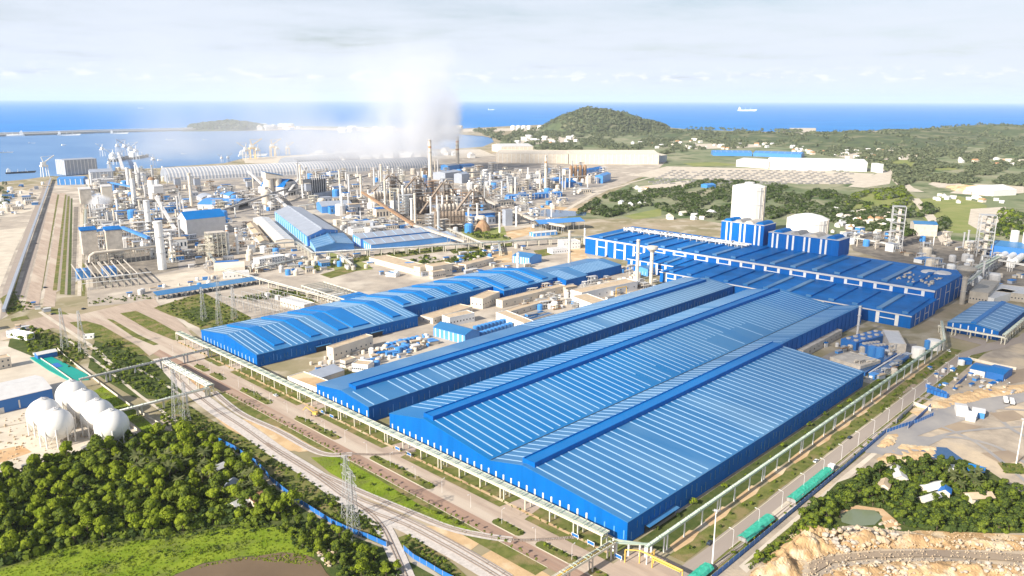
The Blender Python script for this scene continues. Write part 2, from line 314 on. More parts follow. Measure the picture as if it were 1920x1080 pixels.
# open-air stock yards and bright land far out
for pts in ([(1180,330),(1250,312),(1500,318),(1640,326),(1610,345),(1500,345),(1400,338),(1260,335)], [(1590,350),(1660,318),(1675,320),(1668,345),(1620,352)],
            [(1740,345),(1760,338),(1800,338),(1805,352),(1760,352)], [(1780,362),(1830,345),(1920,350),(1920,362),(1850,368)],
            [(1180,352),(1240,345),(1290,338),(1300,345),(1240,362)], [(560,300),(700,285),(900,280),(930,292),(700,308)],
            [(1480,240),(1530,240),(1530,264),(1490,262)], [(1775,250),(1820,248),(1822,260),(1780,262)], [(1845,250),(1880,248),(1880,258),(1850,260)],
            [(1640,258),(1672,256),(1675,268),(1645,268)], [(1820,392),(1885,388),(1895,420),(1850,440),(1815,420)], [(1560,290),(1640,285),(1760,290),(1750,300),(1600,300)], [(1300,270),(1420,268),(1430,276),(1300,280)],
            [(960,262),(1080,254),(1085,266),(970,272)]):
    sheet('bare_ground', pts, 'pale_yard', 0.22)
for pts in ([(1700,375),(1800,368),(1850,385),(1850,440),(1760,435),(1720,400)], [(1560,372),(1690,350),(1720,372),(1700,392),(1600,395)], [(1590,300),(1750,300),(1800,318),(1700,322)],
            [(1860,300),(1930,298),(1930,312),(1870,310)], [(1170,405),(1240,390),(1240,405),(1190,412)], [(1280,306),(1340,304),(1400,310),(1300,312)], [(890,432),(945,425),(950,440),(900,446)], [(610,470),(690,495),(700,505),(630,512)], [(860,430),(940,440),(960,452),(880,450)]):
    sheet('field', pts, 'field', 0.16)
# ---- lower left: wood floor, meadow, pond
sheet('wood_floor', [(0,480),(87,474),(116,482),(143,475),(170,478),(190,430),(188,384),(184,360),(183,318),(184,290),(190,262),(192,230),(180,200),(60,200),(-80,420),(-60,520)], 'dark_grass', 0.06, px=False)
sheet('meadow', [(-60,1085),(20,1060),(110,1025),(200,1018),(300,1012),(400,992),(500,990),(560,985),(580,1010),(590,1045),(560,1040),(470,1042),(380,1056),(310,1085)], 'bright_grass', 0.12)
sheet('pond', [(300,1100),(330,1078),(380,1058),(440,1048),(480,1044),(530,1036),(575,1042),(600,1056),(612,1075),(640,1100)], 'pond_brown', 0.27)
G1 = [((165,737),(195,722),(265,768),(250,772),(230,780)), ((215,680),(260,668),(330,725),(300,740)), ((195,738),(240,708),(300,740),(255,775))]
sheet('meadow', [(167,738),(192,725),(255,770),(322,830),(345,850),(320,835),(285,822),(225,775)], 'bright_grass', 0.14)
sheet('rough_grass', [(180,630),(225,625),(300,690),(345,735),(300,750),(250,745),(200,715),(165,690)], 'dark_grass', 0.13)
sheet('rough_grass', [(285,760),(330,745),(400,790),(470,826),(560,885),(640,936),(715,982),(738,1022),(725,1026),(655,998),(560,943),(508,902),(480,870),(410,828),(350,822)], 'grass', 0.14)
sheet('rough_grass', [(742,1010),(770,1000),(850,1058),(880,1085),(835,1085),(790,1056),(757,1032)], 'grass', 0.14)
sheet('rough_grass', [(20,630),(60,615),(98,640),(100,662),(60,668),(15,650)], 'dark_grass', 0.13)
sheet('rough_grass', [(75,612),(140,640),(160,665),(140,690),(100,662)], 'grass', 0.12)
# ---- dual carriageway of block paving in front of the mills (runs along y), with planted medians
sheet('paved_road', [(230.5,170),(238.6,170),(238.6,640),(230.5,640)], 'brick_paving', 0.10, px=False)
sheet('paved_road', [(238.6,170),(253,170),(253,640),(238.6,640)], 'pale_paving', 0.104, px=False)
sheet('paved_road', [(236,150),(262,143),(273,158),(273,180),(236,182)], 'pale_paving', 0.096, px=False)
for a, b in (((700,862),(745,818)), ((945,970),(985,925)), ((560,770),(585,742)), ((430,690),(460,672)),):
    pa, pb = at(*a), at(*b); sheet('paved_road', [(251, pa.y+9), (251, pa.y-9), (271, pa.y-6), (271, pa.y+6)], 'pale_paving', 0.112, px=False)
sheet('verge', [(222.5,200),(230.4,200),(230.4,500),(222.5,520)], 'grass', 0.10, px=False)
sheet('verge', [(253.1,185),(269,185),(269,660),(253.1,640)], 'grass', 0.10, px=False)
sheet('sand_strip', [(257.5,188),(259.3,188),(259.3,640),(257.5,640)], 'sand', 0.12, px=False)
def kerb(x0, x1, y0, y1): struct(MB().box(x0, x1, y0, y1, 0.0, 0.24).build('kerb', 'kerb'))
kerb(230.35, 230.6, 200, 500)
medians = [((367,685),(391,696)), ((397,700),(423,712)), ((452,730),(510,757)), ((555,783),(640,822)), ((694,857),(815,915)), ((925,975),(985,1001)), ((1005,1018),(1080,1056)), ((1105,1068),(1140,1085))]
MED = []
for a, b in medians:
    ya, yb = at(*b).y, at(*a).y; MED.append((ya, yb))
    xs = (239.4, 245.2); r = 2.6
    pts = [(xs[0], ya+r), (xs[0]+0.8, ya+0.8), (242.3, ya), (xs[1]-0.8, ya+0.8), (xs[1], ya+r), (xs[1], yb-r), (xs[1]-0.8, yb-0.8), (242.3, yb), (xs[0]+0.8, yb-0.8), (xs[0], yb-r)]
    struct(MB().prism(pts, 0.0, 0.22).build('median', 'grass'))
    kerb(239.1, 239.38, ya+r, yb-r); kerb(245.22, 245.5, ya+r, yb-r)
sheet('meadow', [(583,858),(625,857),(645,862),(700,893),(780,943),(888,995),(872,1002),(780,968),(690,925),(620,888)], 'bright_grass', 0.13)
sheet('verge', [(480,792),(520,800),(560,822),(600,845),(560,848),(520,835)], 'sand', 0.11)
# ---- the wide junction at the left and its green islands
sheet('junction', [(0,625),(60,600),(108,585),(150,590),(235,570),(290,560),(300,575),(340,605),(370,640),(392,660),(372,690),(350,668),(300,655),(280,668),(200,640),(100,615),(0,640)], 'pale_paving', 0.11)
for pts in ([(130,605),(160,602),(190,610),(260,650),(280,668),(262,666),(210,650),(180,640)], [(200,598),(212,600),(260,628),(298,646),(288,648),(250,632)], [(225,588),(255,583),(290,600),(340,628),(345,638),(325,638),(280,620)],
            [(288,578),(305,572),(350,590),(345,600),(320,592)], [(0,560),(25,545),(45,580),(15,592)], [(20,598),(50,592),(55,598),(22,603)]):
    sheet('island', pts, 'grass', 0.2)
sheet('rough_grass', [(305,572),(380,548),(470,595),(470,605),(385,620),(352,605)], 'grass', 0.13)
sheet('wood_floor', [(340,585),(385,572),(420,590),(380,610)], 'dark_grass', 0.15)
# ---- twin roads running up the left edge to the shore, with strips of green and ditches
def lane(name, xb0, xb1, xt0, xt1, yb, yt, m, z): sheet(name, [(xb0,yb),(xb1,yb),(xt1,yt),(xt0,yt)], m, z)
lane('road', 45, 72, 97, 108, 580, 362, 'pale_paving', 0.12); lane('road', 80, 103, 112, 124, 575, 362, 'pale_paving', 0.12)
lane('verge', 70, 79, 108, 111, 545, 365, 'grass', 0.125)
lane('verge', 99, 107, 122, 125, 545, 365, 'grass', 0.13); lane('ditch', 107, 112, 125, 127, 545, 365, 'asphalt', 0.135)
lane('verge', 112, 121, 127, 131, 552, 368, 'grass', 0.13); lane('ditch', 121, 126, 131, 133, 553, 372, 'asphalt', 0.135)
lane('verge', 126, 133, 133, 136, 553, 372, 'dark_grass', 0.13); lane('canal', 133, 140, 139, 147, 553, 388, 'dark_yard', 0.135)
lane('road', 145, 152, 150, 157, 555, 388, 'pale_yard', 0.125); lane('verge', 153, 159, 157, 160, 555, 388, 'grass', 0.13)
lane('service_road', 30, 44, 92, 97, 560, 370, 'asphalt', 0.12)
for pts in ([(560,500),(690,478),(700,486),(580,512)], [(700,478),(830,462),(840,470),(710,488)], [(840,468),(960,455),(960,462),(850,476)], [(600,515),(660,498),(690,502),(620,522)], [(380,630),(372,610),(470,604),(400,640)], [(505,540),(560,548),(600,570),(560,560)], [(770,500),(850,484),(850,492),(790,508)], [(1000,470),(1040,465),(1050,475),(1010,482)], [(700,700),(640,712),(600,716),(560,712),(640,690)], [(1000,520),(1060,512),(1070,518),(1010,528)], [(80,575),(110,580),(130,590),(100,590)]):
    sheet('scrub', pts, 'grass', 0.16)
lane('verge', 8, 24, 60, 70, 560, 400, 'grass', 0.125)
sheet('railway_bed', [(0,600),(5,545),(60,400),(88,338),(95,338),(72,398),(30,520),(12,590)], 'asphalt', 0.13)
# ---- road along the right hand side of the mills
sheet('road', [(268,158.5),(300,157.6),(690,157.6),(690,150.2),(300,150.2),(262,149)], 'asphalt', 0.10, px=False)
sheet('road', [(690,157.6),(735,150),(775,135),(860,132),(860,123),(770,125),(728,138),(690,150.2)], 'asphalt', 0.104, px=False)
sheet('road', [(728,150),(745,150),(748,175),(735,176)], 'asphalt', 0.10, px=False)
sheet('verge', [(276,159),(700,159),(700,167),(276,167)], 'grass', 0.09, px=False)
sheet('verge', [(276,170.5),(700,173),(700,184),(276,184)], 'dark_grass', 0.09, px=False)
for x_ in range(12): sheet('sand_strip', [(280+31*x_,166.5),(294+31*x_,165.6),(303+31*x_,167.5),(301+31*x_,171.8),(283+31*x_,171.2)], 'sand', 0.13, px=False)
sheet('verge', [(262,150),(700,150),(720,143.5),(262,143.5)], 'grass', 0.09, px=False)
kerb(300, 690, 157.6, 157.9); kerb(300, 690, 149.9, 150.2)
for x0, x1 in ((303, 312), (362, 372), (455, 463), (560, 575)):
    sheet('road', [(x0-5,157.9),(x1+5,157.9),(x1,166),(x0,166)], 'asphalt', 0.115, px=False)
# ---- lower right: earthworks, wood floor, ponds, haul road
sheet('earthworks', [(262,143.3),(700,143.3),(860,120),(900,60),(700,-60),(420,20),(250,130)], 'earth', 0.06, px=False)
sheet('track_path', [(1385,1062),(1500,962),(1580,893),(1640,845),(1648,848),(1590,898),(1510,970),(1400,1075)], 'pale_yard', 0.10)
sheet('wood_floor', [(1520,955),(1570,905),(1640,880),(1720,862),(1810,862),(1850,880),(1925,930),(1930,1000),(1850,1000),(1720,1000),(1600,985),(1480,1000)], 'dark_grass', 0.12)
sheet('wood_floor', [(1395,1060),(1520,955),(1560,975),(1480,1010),(1420,1050)], 'grass', 0.11)
sheet('lagoon', [(1612,838),(1640,812),(1740,778),(1840,760),(1925,735),(1925,752),(1850,775),(1770,800),(1720,818),(1660,850),(1625,850)], 'wet_earth', 0.22)
sheet('lagoon', [(1655,850),(1720,818),(1770,822),(1722,846),(1700,858)], 'wet_earth', 0.215)
for pts, w in (([(1640,850),(1700,800),(1780,765),(1925,742)],9), ([(1690,830),(1780,820),(1860,835),(1925,870)],3), ([(1700,835),(1800,810),(1925,800)],2.5), ([(1800,735),(1850,760),(1890,800),(1925,820)],3), ([(1740,790),(1830,830),(1925,905)],2.5), ([(1720,745),(1800,760),(1925,770)],2.5)):
    band('vehicle_track', smooth_line([at(*p) for p in pts], 6), w, 'wet_earth', 0.21, px=False)
for pts in ([(1740,800),(1790,790),(1840,800),(1800,815)], [(1840,850),(1890,845),(1925,860),(1880,872)], [(1650,735),(1690,715),(1720,722),(1680,748)], [(1855,775),(1900,770),(1925,785),(1880,792)], [(1880,700),(1925,690),(1925,715),(1895,720)]):
    sheet('dirt_patch', pts, 'haul_road', 0.2)
for pts in ([(1870,868),(1915,870),(1925,890),(1885,888)], [(1640,760),(1700,712),(1712,716),(1655,772)]):
    sheet('scrub', pts, 'grass', 0.21)
sheet('pond', [(1722,848),(1745,838),(1775,840),(1800,858),(1808,864),(1770,862),(1735,858)], 'pond_blue', 0.27)
sheet('pond', [(1575,965),(1600,955),(1640,958),(1655,970),(1640,985),(1605,988),(1578,980)], 'pond_green', 0.28)
sheet('pond_bank', [(1568,962),(1605,948),(1655,955),(1690,985),(1660,992),(1648,960),(1600,955),(1575,972)], 'red_sand', 0.25)
sheet('haul_road', [(1515,1058),(1560,1045),(1640,1036),(1760,1034),(1925,1042),(1925,1056),(1760,1046),(1640,1048),(1560,1058),(1522,1080)], 'haul_road', 0.7)
sheet('bank', [(1660,1010),(1720,995),(1850,1000),(1925,1005),(1925,1030),(1760,1032)], 'rock_ground', 0.14)
# ---- far roads
for pts, w in (([(1662,318),(1700,352),(1720,360)], 30), ([(1715,372),(1735,395),(1758,425),(1775,455)], 17), ([(1270,246),(1380,258),(1440,268),(1560,278),(1720,284)], 16), ([(1770,288),(1850,295),(1930,303)], 16), ([(1180,345),(1120,360),(1060,395)], 9), ([(1290,316),(1180,343)], 9)):
    band('far_road', pts, w, 'pale_yard', 0.25)
# ---- pale gravel paths between the pipe bridges and fences
for pts, w in (([(75,585),(105,605),(180,655),(215,690)], 3.5), ([(130,640),(210,700),(262,742),(330,790)], 2.2), ([(255,690),(300,715),(345,745)], 2)):
    band('path', pts, w, 'pale_yard', 0.17)
# ---------------------------------------------------------------- THE MILLS
def interp(prof, y):
    for (y0, z0), (y1, z1) in zip(prof, prof[1:]):
        if min(y0, y1) - 1e-6 <= y <= max(y0, y1) + 1e-6: return z0 + (z1 - z0) * (y - y0) / (y1 - y0)
    return prof[-1][1]
def hall(t, x0, x1, prof, wm='wall_blue', rm='roof_blue', z0=0.0, th=0.22, over=0.5, walls=True):
    """long hall: profile [(y,z)...] pushed along x; wall shell and one roof plate per slope"""
    b = MB(); n = len(prof)
    a = [(x0, y, z) for y, z in prof]; c = [(x1, y, z) for y, z in prof]
    lo = [(x0, prof[0][0], z0), (x0, prof[-1][0], z0), (x1, prof[0][0], z0), (x1, prof[-1][0], z0)]
    b.add([lo[0]] + a + [lo[1]], [tuple(range(n + 2))[::-1]]); b.add([lo[2]] + c + [lo[3]], [tuple(range(n + 2))])
    b.add([lo[0], lo[2], c[0], a[0]], [(0, 1, 2, 3)]); b.add([lo[1], lo[3], c[-1], a[-1]], [(3, 2, 1, 0)])
    if walls: b.build('wall', wm, t)
    for i in range(n - 1):
        (ya, za), (yb, zb) = prof[i], prof[i+1]; s = (zb - za) / (yb - ya); e0 = over if i == 0 else -0.02; e1 = over if i == n - 2 else -0.02
        ya2, yb2 = ya - e0, yb + e1; za2, zb2 = za - s*e0, zb + s*e1
        MB().slab([(x0-over, ya2, za2+0.03), (x1+over, ya2, za2+0.03), (x1+over, yb2, zb2+0.03), (x0-over, yb2, zb2+0.03)], th).build('roof', rm, t)
RS = random.Random(77)
def skylights(t, prof, xs, ya, yb, w=0.8, nm='skylight', cut=None):
    """translucent roof strips lying on the slope between ya and yb"""
    me = {}
    for i, x in enumerate(xs):
        if len(xs) > 12 and RS.random() < .035: continue
        a, b2 = (ya, yb) if cut is None else cut(i, x, ya, yb)
        if abs(b2 - a) < 2: continue
        k = (round(a, 2), round(b2, 2))
        if k not in me:
            za, zb = interp(prof, a), interp(prof, b2)
            me[k] = MB().slab([(-w/2, a, za+.25), (w/2, a, za+.25), (w/2, b2, zb+.25), (-w/2, b2, zb+.25)], 0.09).mesh(nm, 'skylight')
        link(nm, me[k], t, (x, 0, 0))
def strips(t, pts, size, m='white', nm='window_strip'):
    """alike upright boxes: size (dx,dy,dz), feet at pts"""
    dx, dy, dz = size; me = MB().box(-dx/2, dx/2, -dy/2, dy/2, 0, dz).mesh(nm, m)
    for p in pts: link(nm, me, t, p)
def ridge_vent(t, x0, x1, yc, zc, w=7.0, h=1.9, m='roof_blue_new', slope=0.0):
    v = MB().box(x0, x1, yc-w/2+.6, yc+w/2-.6, zc-1.2, zc+h-0.55).build('ridge_vent', m, t)
    b = MB(); b.box(x0, x1, yc-w/2, yc-w/2+.55, zc-1.6, zc+h); b.box(x0, x1, yc+w/2-.55, yc+w/2, zc-1.6, zc+h); b.box(x0-.4, x0, yc-w/2, yc+w/2, zc-1.5, zc+h+.02)
    b.build('vent_flange', 'wall_blue', v)
R = random.Random(3)
# -- the big two-span rolling mill nearest the camera
t = thing('rolling_mill', 'largest blue mill hall in front, two wide spans with dozens of white skylight strips', 'mill building', (270, 275, 0))
P3 = [(y-275, z) for y, z in ((186,11.3),(252,17.0),(276,11.5),(331,19.0),(364.5,12.6))]
PR, PL = P3[:3], P3[2:]
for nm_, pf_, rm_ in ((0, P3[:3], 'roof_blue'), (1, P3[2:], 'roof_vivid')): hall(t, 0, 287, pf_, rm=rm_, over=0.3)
PX = [(-25.0, 17.0)] + P3[2:]
hall(t, 287.6, 455, PX, rm='roof_vivid', over=0.3)
bl = MB(); bl.box(-0.55, -0.1, -88.6, 89.0, -0.02, 0.9); bl.build('plinth', 'concrete', t)
sk = [4 + 6.25*i for i in range(46)]
skylights(t, P3, sk, -88.2, -28.5)
skylights(t, P3, sk, -18.5, 0.2)
skylights(t, PX, [291 + 6.25*i for i in range(26)], -22, 0.0)
def cut3(i, x, a, b):
    if 150 < x < 200 and i % 4 == 1: return 20, b
    if 262 < x < 330 and i % 5 != 0: return 26, b
    return a, b
skylights(t, P3, [4 + 6.25*i for i in range(72)], 3.2, 51.5, cut=cut3)
skylights(t, P3, [4 + 6.25*i for i in range(72)], 61.5, 88.4)
ridge_vent(t, 3, 284, -24.5, 17.6, 8.6, 1.9); ridge_vent(t, 3, 446, 55.5, 19.3, 8.4, 1.9)
MB().box(0.5, 455, 0.55, 1.15, 11.6, 12.0).build('gutter', 'dark', t)
strips(t, [(-0.14, 86.5 - 5.62*i, 2.2) for i in range(28)], (0.28, 0.95, 4.6))
strips(t, [(-0.14, -70.5 - 5.6*i, 2.2) for i in range(4)], (0.26, 0.7, 4.4), 'wall_pale_blue', 'louvre')
for i in range(60):
    z = R.choice((1.5, 4, 5.5)); strips(t, [(3 + 4.75*i + R.uniform(-.8, .8), -89.12, z)], (0.42, 0.26, R.uniform(3.0, 9.6 - z)), 'roof_blue', 'wall_light')
MB().slab([(14, -89.1, 4.2), (14, -92, 3.9), (40, -92, 3.9), (40, -89.1, 4.2)], 0.2).build('canopy', 'roof_blue', t)
MB().box(14, 40, -89.4, -89.05, 0.05, 4.1).build('doorway', 'dark', t)
strips(t, [(300 + 9*i, -25.35, 1.5) for i in range(17)], (0.4, 0.3, 14.5), 'wall_blue', 'wall_rib')
# -- the single-span mill to its left
t = thing('rolling_mill', 'narrow single-span blue mill hall second from the right, with one long ridge vent', 'mill building', (270, 415, 0))
P2 = [(y-415, z) for y, z in ((386,10.8),(416,14.0),(446,10.3))]
hall(t, 0, 465, P2)
ridge_vent(t, 8, 452, -0.5, 14.4, 8.0, 1.7)
xs = [4.5, 16, 26, 33] + [40 + 5.9*i for i in range(72)]
skylights(t, P2, xs, -28.6, -5.5)
skylights(t, P2, [205 + 6.2*i for i in range(42)], 5, 30.5)
strips(t, [(-0.14, y, 2.2) for y in (27.5, 22.5, 17, 10.5, 7.5, 1, -5.5, -12, -18.5)], (0.28, 1.0, 4.6))
strips(t, [(-0.16, -27.2, 0.5)], (0.3, 0.8, 7.5))
for i in range(88): strips(t, [(4 + 5.2*i + R.uniform(-.9, .9), -29.12, R.choice((1.0, 3.0)))], (0.42, 0.26, R.uniform(3.5, 6.5)), 'wall_pale_blue' if i % 3 == 0 else 'roof_blue', 'wall_light')
MB().box(-.45, -0.1, -29, 31, 0, .8).build('plinth', 'concrete', t)
# -- the stepped mill at the left
t = thing('stepped_mill', 'long stepped blue mill on the left with raised cross vents between groups of skylights', 'mill building', (273, 582, 0))
def pz(y): return 16.2 - 0.132*abs(y)
def prof1(ya, yb): return [(ya, pz(ya)), (0, pz(0)), (yb, pz(yb))]
segs = [(0, 158, -48, 46), (158.3, 276, -25, 46.2), (276.3, 352, -41, 46.1), (352.3, 362, -38, 14)]
for x0, x1, ya, yb in segs: hall(t, x0, x1, prof1(ya, yb), over=0.35)
Pn = [(-51, 9.5), (-20, 13.2), (8, 9.5)]
hall(t, 362.4, 400, Pn, rm='roof_blue', over=0.3); hall(t, 400.3, 470, [(-46, 10), (-20, 13.6), (6, 10)], rm='roof_blue', over=0.3)
def cross_vent(x0, w, ya, yb, h=1.5):
    b = MB()
    for y0, y1 in ((ya, 0), (0, yb)):
        b.hexa([(x0, y0, pz(y0)+.05), (x0+w, y0, pz(y0)+.05), (x0+w, y1, pz(y1)+.05), (x0, y1, pz(y1)+.05), (x0, y0, pz(y0)+h), (x0+w, y0, pz(y0)+h), (x0+w, y1, pz(y1)+h), (x0, y1, pz(y1)+h)])
    b.build('roof_vent', 'roof_blue_new', t)
for x0, w, ya, yb in ((19, 9, -41, 38), (52, 9, -41, 40), (78, 10, -41, 40), (92, 17, -42, 41), (135, 9, -41, 40), (163, 9, -21, 38), (192, 9, -21, 40), (222, 9, -21, 40), (252, 9, -21, 40), (281, 8, -36, 40), (318, 9, -36, 40), (340, 9, -36, 40)):
    cross_vent(x0, w, ya, yb)
def two_slope(xs, ya, yb, w=0.8):
    for x in xs: skylights(t, prof1(ya, yb), [x], ya+1.2, -0.6, w); skylights(t, prof1(ya, yb), [x], 0.6, yb-1.0, w)
two_slope([2, 6.5, 11, 15.5, 31, 36, 41, 46, 65, 71, 112, 117, 122, 127, 131, 147, 151, 155], -48, 46)
two_slope([160.5, 175, 179, 183, 187, 204, 208, 212, 216, 234, 238, 242, 246, 264, 268, 272], -25, 46)
two_slope([278, 292, 296, 300, 304, 308, 312, 329, 333, 337], -41, 46)
skylights(t, Pn, [366, 370, 374, 378, 382], -50, -21, 1.0); skylights(t, [(-46, 10), (-20, 13.6)], [404 + 4*i for i in range(14)], -45, -21, 0.8)
strips(t, [(-0.14, 40 - 5.9*i, 1.5) for i in range(15)], (0.28, 0.95, 4.6), 'skylight')
for x0, x1, ya in ((3, 156, -48), (165, 274, -25), (280, 350, -41)):
    n = int((x1-x0)/3.4)
    for i in range(n):
        z = R.choice((0.6, 2.0, 2.6)); strips(t, [(x0 + 3.4*i + R.uniform(-.9, .9), ya-0.12, z)], (0.42, 0.25, R.uniform(2.5, 8.4-z)), 'wall_pale_blue' if R.random() < .3 else 'roof_blue', 'wall_light')
for x in (52, 106): MB().box(x, x+12, -48.5, -48.05, 0.05, 4.6).build('doorway', 'dark', t); MB().slab([(x-1, -50.5, 4.9), (x+13, -50.5, 4.9), (x+13, -48, 5.2), (x-1, -48, 5.2)], .15).build('canopy', 'roof_blue', t)
MB().box(-.4, -0.1, -48.2, 46, 0, .8).build('plinth', 'concrete', t)
a = thing('annex', 'small pale blue annex box at the far end of the stepped mill', 'shed', (750, 512, 0))
hall(a, 0, 26, [(-9, 8.5), (0, 10), (9, 8.5)], wm='wall_pale_blue'); strips(a, [(-0.13, -6 + 4*i, 1) for i in range(4)], (0.25, .8, 4), 'skylight')
strips(a, [(4 + 7*i, -9.12, 1) for i in range(3)], (1.2, .25, 3.6), 'roof_deep', 'door')
# -- melt shop: low front hall, tall main hall, two block houses on the roof
t = thing('melt_shop', 'tall blue melt shop across the back with white window pillars and rows of ridge vents', 'mill building', (809, 427, 0))
hall_main = MB()
zt0, zt1 = 22.0, 24.0; Y0, Y1 = -213.0, 217.0
hall_main.hexa([(0, Y0, 0), (108, Y0, 0), (108, Y1, 0), (0, Y1, 0), (0, Y0, zt0), (108, Y0, zt1), (108, Y1, zt1), (0, Y1, zt0)]); hall_main.build('wall', 'wall_blue', t)
MB().slab([(-.5, Y0-.5, zt0+.03), (109, Y0-.5, zt1+.03), (109, Y1+.5, zt1+.03), (-.5, Y1+.5, zt0+.03)], .3).build('roof', 'roof_deep', t)
b = MB(); b.box(-0.9, -0.1, Y0-.6, Y1+.6, zt0-1.3, zt0+.55); b.build('eave_band', 'pale_sheet', t)
LA = [(-72, 12.2), (-0.05, 16.2)]
def lean(x0, y0, y1, ze, zr):
    MB().hexa([(x0, y0, 0), (-0.02, y0, 0), (-0.02, y1, 0), (x0, y1, 0), (x0, y0, ze), (-0.02, y0, zr), (-0.02, y1, zr), (x0, y1, ze)]).build('wall', 'wall_blue', t)
    MB().slab([(x0-.6, y0-.5, ze+.03), (-.03, y0-.5, zr+.03), (-.03, y1+.5, zr+.03), (x0-.6, y1+.5, ze+.03)], .28).build('roof', 'roof_deep', t)
    MB().box(x0-.85, x0-.08, y0-.55, y1+.55, ze-.9, ze+.2).build('eave_band', 'pale_sheet', t)
lean(-72, -216, 51, 11.8, 14.5); lean(-44, 51.6, 116, 13.6, 16.0)
def pillars(x, ys, z0, z1, w, zb=None, zbh=0.7):
    strips(t, [(x-.16, y, z0) for y in ys], (.34, w, z1-z0), 'white', 'window_strip')
# upper facade: pairs of white pillars joined by a white sill
pairs = [(-203 + 29.6*i) for i in range(14)]
for i, y in enumerate(pairs):
    zb = 15.2 if y < 55 else (16.6 if y < 118 else 0.4)
    pillars(0, [y, y + 15.5], zb, zt0-1.35, 3.0)
    MB().box(-.3, -.02, y+1.6, y+13.9, (zb+.2 if y < 118 else 11.5), (zb+1.0 if y < 118 else 12.6)).build('sill', 'white', t)
    MB().box(-.12, -.02, y+1.7, y+13.8, (zb+1.2), zt0-1.7).build('panel', 'wall_blue', t)
for y in (-204, -187, -160, -135, -120, -90): pillars(-72, [y], 0.5, 10.8, 3.2)
for a0, a1 in ((-202, -189), (-158, -137), (-118, -92)): MB().box(-72.3, -72.02, a0, a1, 5.6, 6.5).build('sill', 'white', t)
for y in (43, 31, 20, 10): pillars(-72, [y], 0.5, 10.8, 2.6)
MB().box(-72.3, -72.02, 11, 42, 5.4, 6.2).build('sill', 'white', t)
for y in (110, 98, 86, 74, 62): pillars(-44, [y], 0.5, 12.6, 2.6)
MB().box(-44.3, -44.02, 63, 109, 6.5, 7.3).build('sill', 'white', t)
# right hand end: white frames
for x in (6, 20, 38, 52, 70, 84, 100): strips(t, [(x, Y0-.16, .5)], (.8, .32, zt0-1), 'pale_sheet', 'wall_rib')
for x in (-60, -48, -34, -22, -9): strips(t, [(x, -216.16, .5)], (.8, .32, 12.2 + (x+72)/72*1.6-.8), 'pale_sheet', 'wall_rib')
for x0, x1, z in ((6, 20, 11), (38, 52, 13), (70, 84, 12)): MB().box(x0, x1, Y0-.3, Y0-.02, z, z+.7).build('sill', 'pale_sheet', t)
for x0, x1 in ((-60, -48), (-34, -22)): MB().box(x0, x1, -216.3, -216.02, 6, 6.6).build('sill', 'pale_sheet', t)
def rvent(x0, x1, yc, w, za, zb, h=1.4):
    MB().hexa([(x0, yc-w/2, za), (x1, yc-w/2, zb), (x1, yc+w/2, zb), (x0, yc+w/2, za), (x0, yc-w/2, za+h), (x1, yc-w/2, zb+h), (x1, yc+w/2, zb+h), (x0, yc+w/2, za+h)]).build('ridge_vent', 'roof_blue' if R.random() < .4 else 'roof_deep', t)
for i in range(17):
    y = 196 - 24.0*i
    x1 = 96 if y > 75 or y < -90 else 90
    rvent(8, x1, y, 5, zt0+.4, zt1-.1, 1.8); MB().box(6.6, 7.9, y-2.9, y+2.9, zt0+.3, zt0+2.6).build('vent_end', 'roof_blue', t)
for i in range(12):
    y = 38 - 22.5*i
    if y < -212: break
    rvent(-68, -8, y, 4.6, 12.2, 14.5, 1.6); MB().box(-69.2, -68.1, y-2.6, y+2.6, 12.1, 14.2).build('vent_end', 'roof_blue', t)
for y in (64, 82, 100): rvent(-41, -10, y, 4.6, 13.9, 15.7, 1.6)
def block(y0, y1, x0, x1, z0, z1, pil):
    MB().box(x0, x1, y0, y1, z0, z1).build('block_house', 'wall_blue', t)
    MB().box(x0-.4, x1+.4, y0-.4, y1+.4, z1+.02, z1+.5).build('roof', 'pale_sheet', t)
    for y in pil: strips(t, [(x0-.16, y, z0+.2)], (.32, 2.3, z1-z0-.8), 'white', 'window_strip')
    for k in range(4):
        yy = y0 + (k+.5)*(y1-y0)/4; MB().hexa([(x0+3, yy-6, z1+.6), (x1-3, yy-6, z1+.6), (x1-3, yy+6, z1+.6), (x0+3, yy+6, z1+.6), (x0+3, yy-3, z1+3.4), (x1-3, yy-3, z1+3.4), (x1-3, yy+3, z1+3.4), (x0+3, yy+3, z1+3.4)]).build('roof_vent', ('roof_deep', 'beige', 'grey', 'roof_deep')[k], t)
    MB().box(x0-1.4, x0-.02, y0-1, y1+1, z0, z0+.7).build('walkway', 'concrete', t)
block(-81, 6, 96, 128, 22.0, 42.3, (0, -6, -19, -26, -40, -46, -60, -66))
block(12.5, 71, 96, 128, 22.0, 49.2, (63, 57, 44, 38, 24, 18))
# roof pipes and plant on the far left of the melt-shop roof
b = MB()
for k in range(3):
    b.tube((70+6*k, 205, 26.5), (70+6*k, 20, 27), .9, 8)
for y in range(25, 205, 9): b.box(66, 86, y, y+.5, 23.6, 26.8)
for y in range(28, 205, 4): b.box(68+R.uniform(0, 14), 69.5+R.uniform(0, 15), y, y+2, 24, 27.5+R.random()*1.5)
b.build('roof_pipework', 'pale_sheet', t)
b = MB()
for k in range(40): x, y = R.uniform(10, 60), R.uniform(-205, -170); s = R.uniform(.8, 2.6); b.box(x, x+s*2, y, y+s, zt0+.4, zt0+1+R.random()*2.2)
b.build('roof_plant', 'beige', t)
b = MB()
for x, y in ((88, 190), (89, 170), (80, -185), (84, -196)): b.lathe(x, y, [(9, 23.7), (8, 25), (4, 26)], 10)
b.build('dust_heap', 'pale_sheet', t)
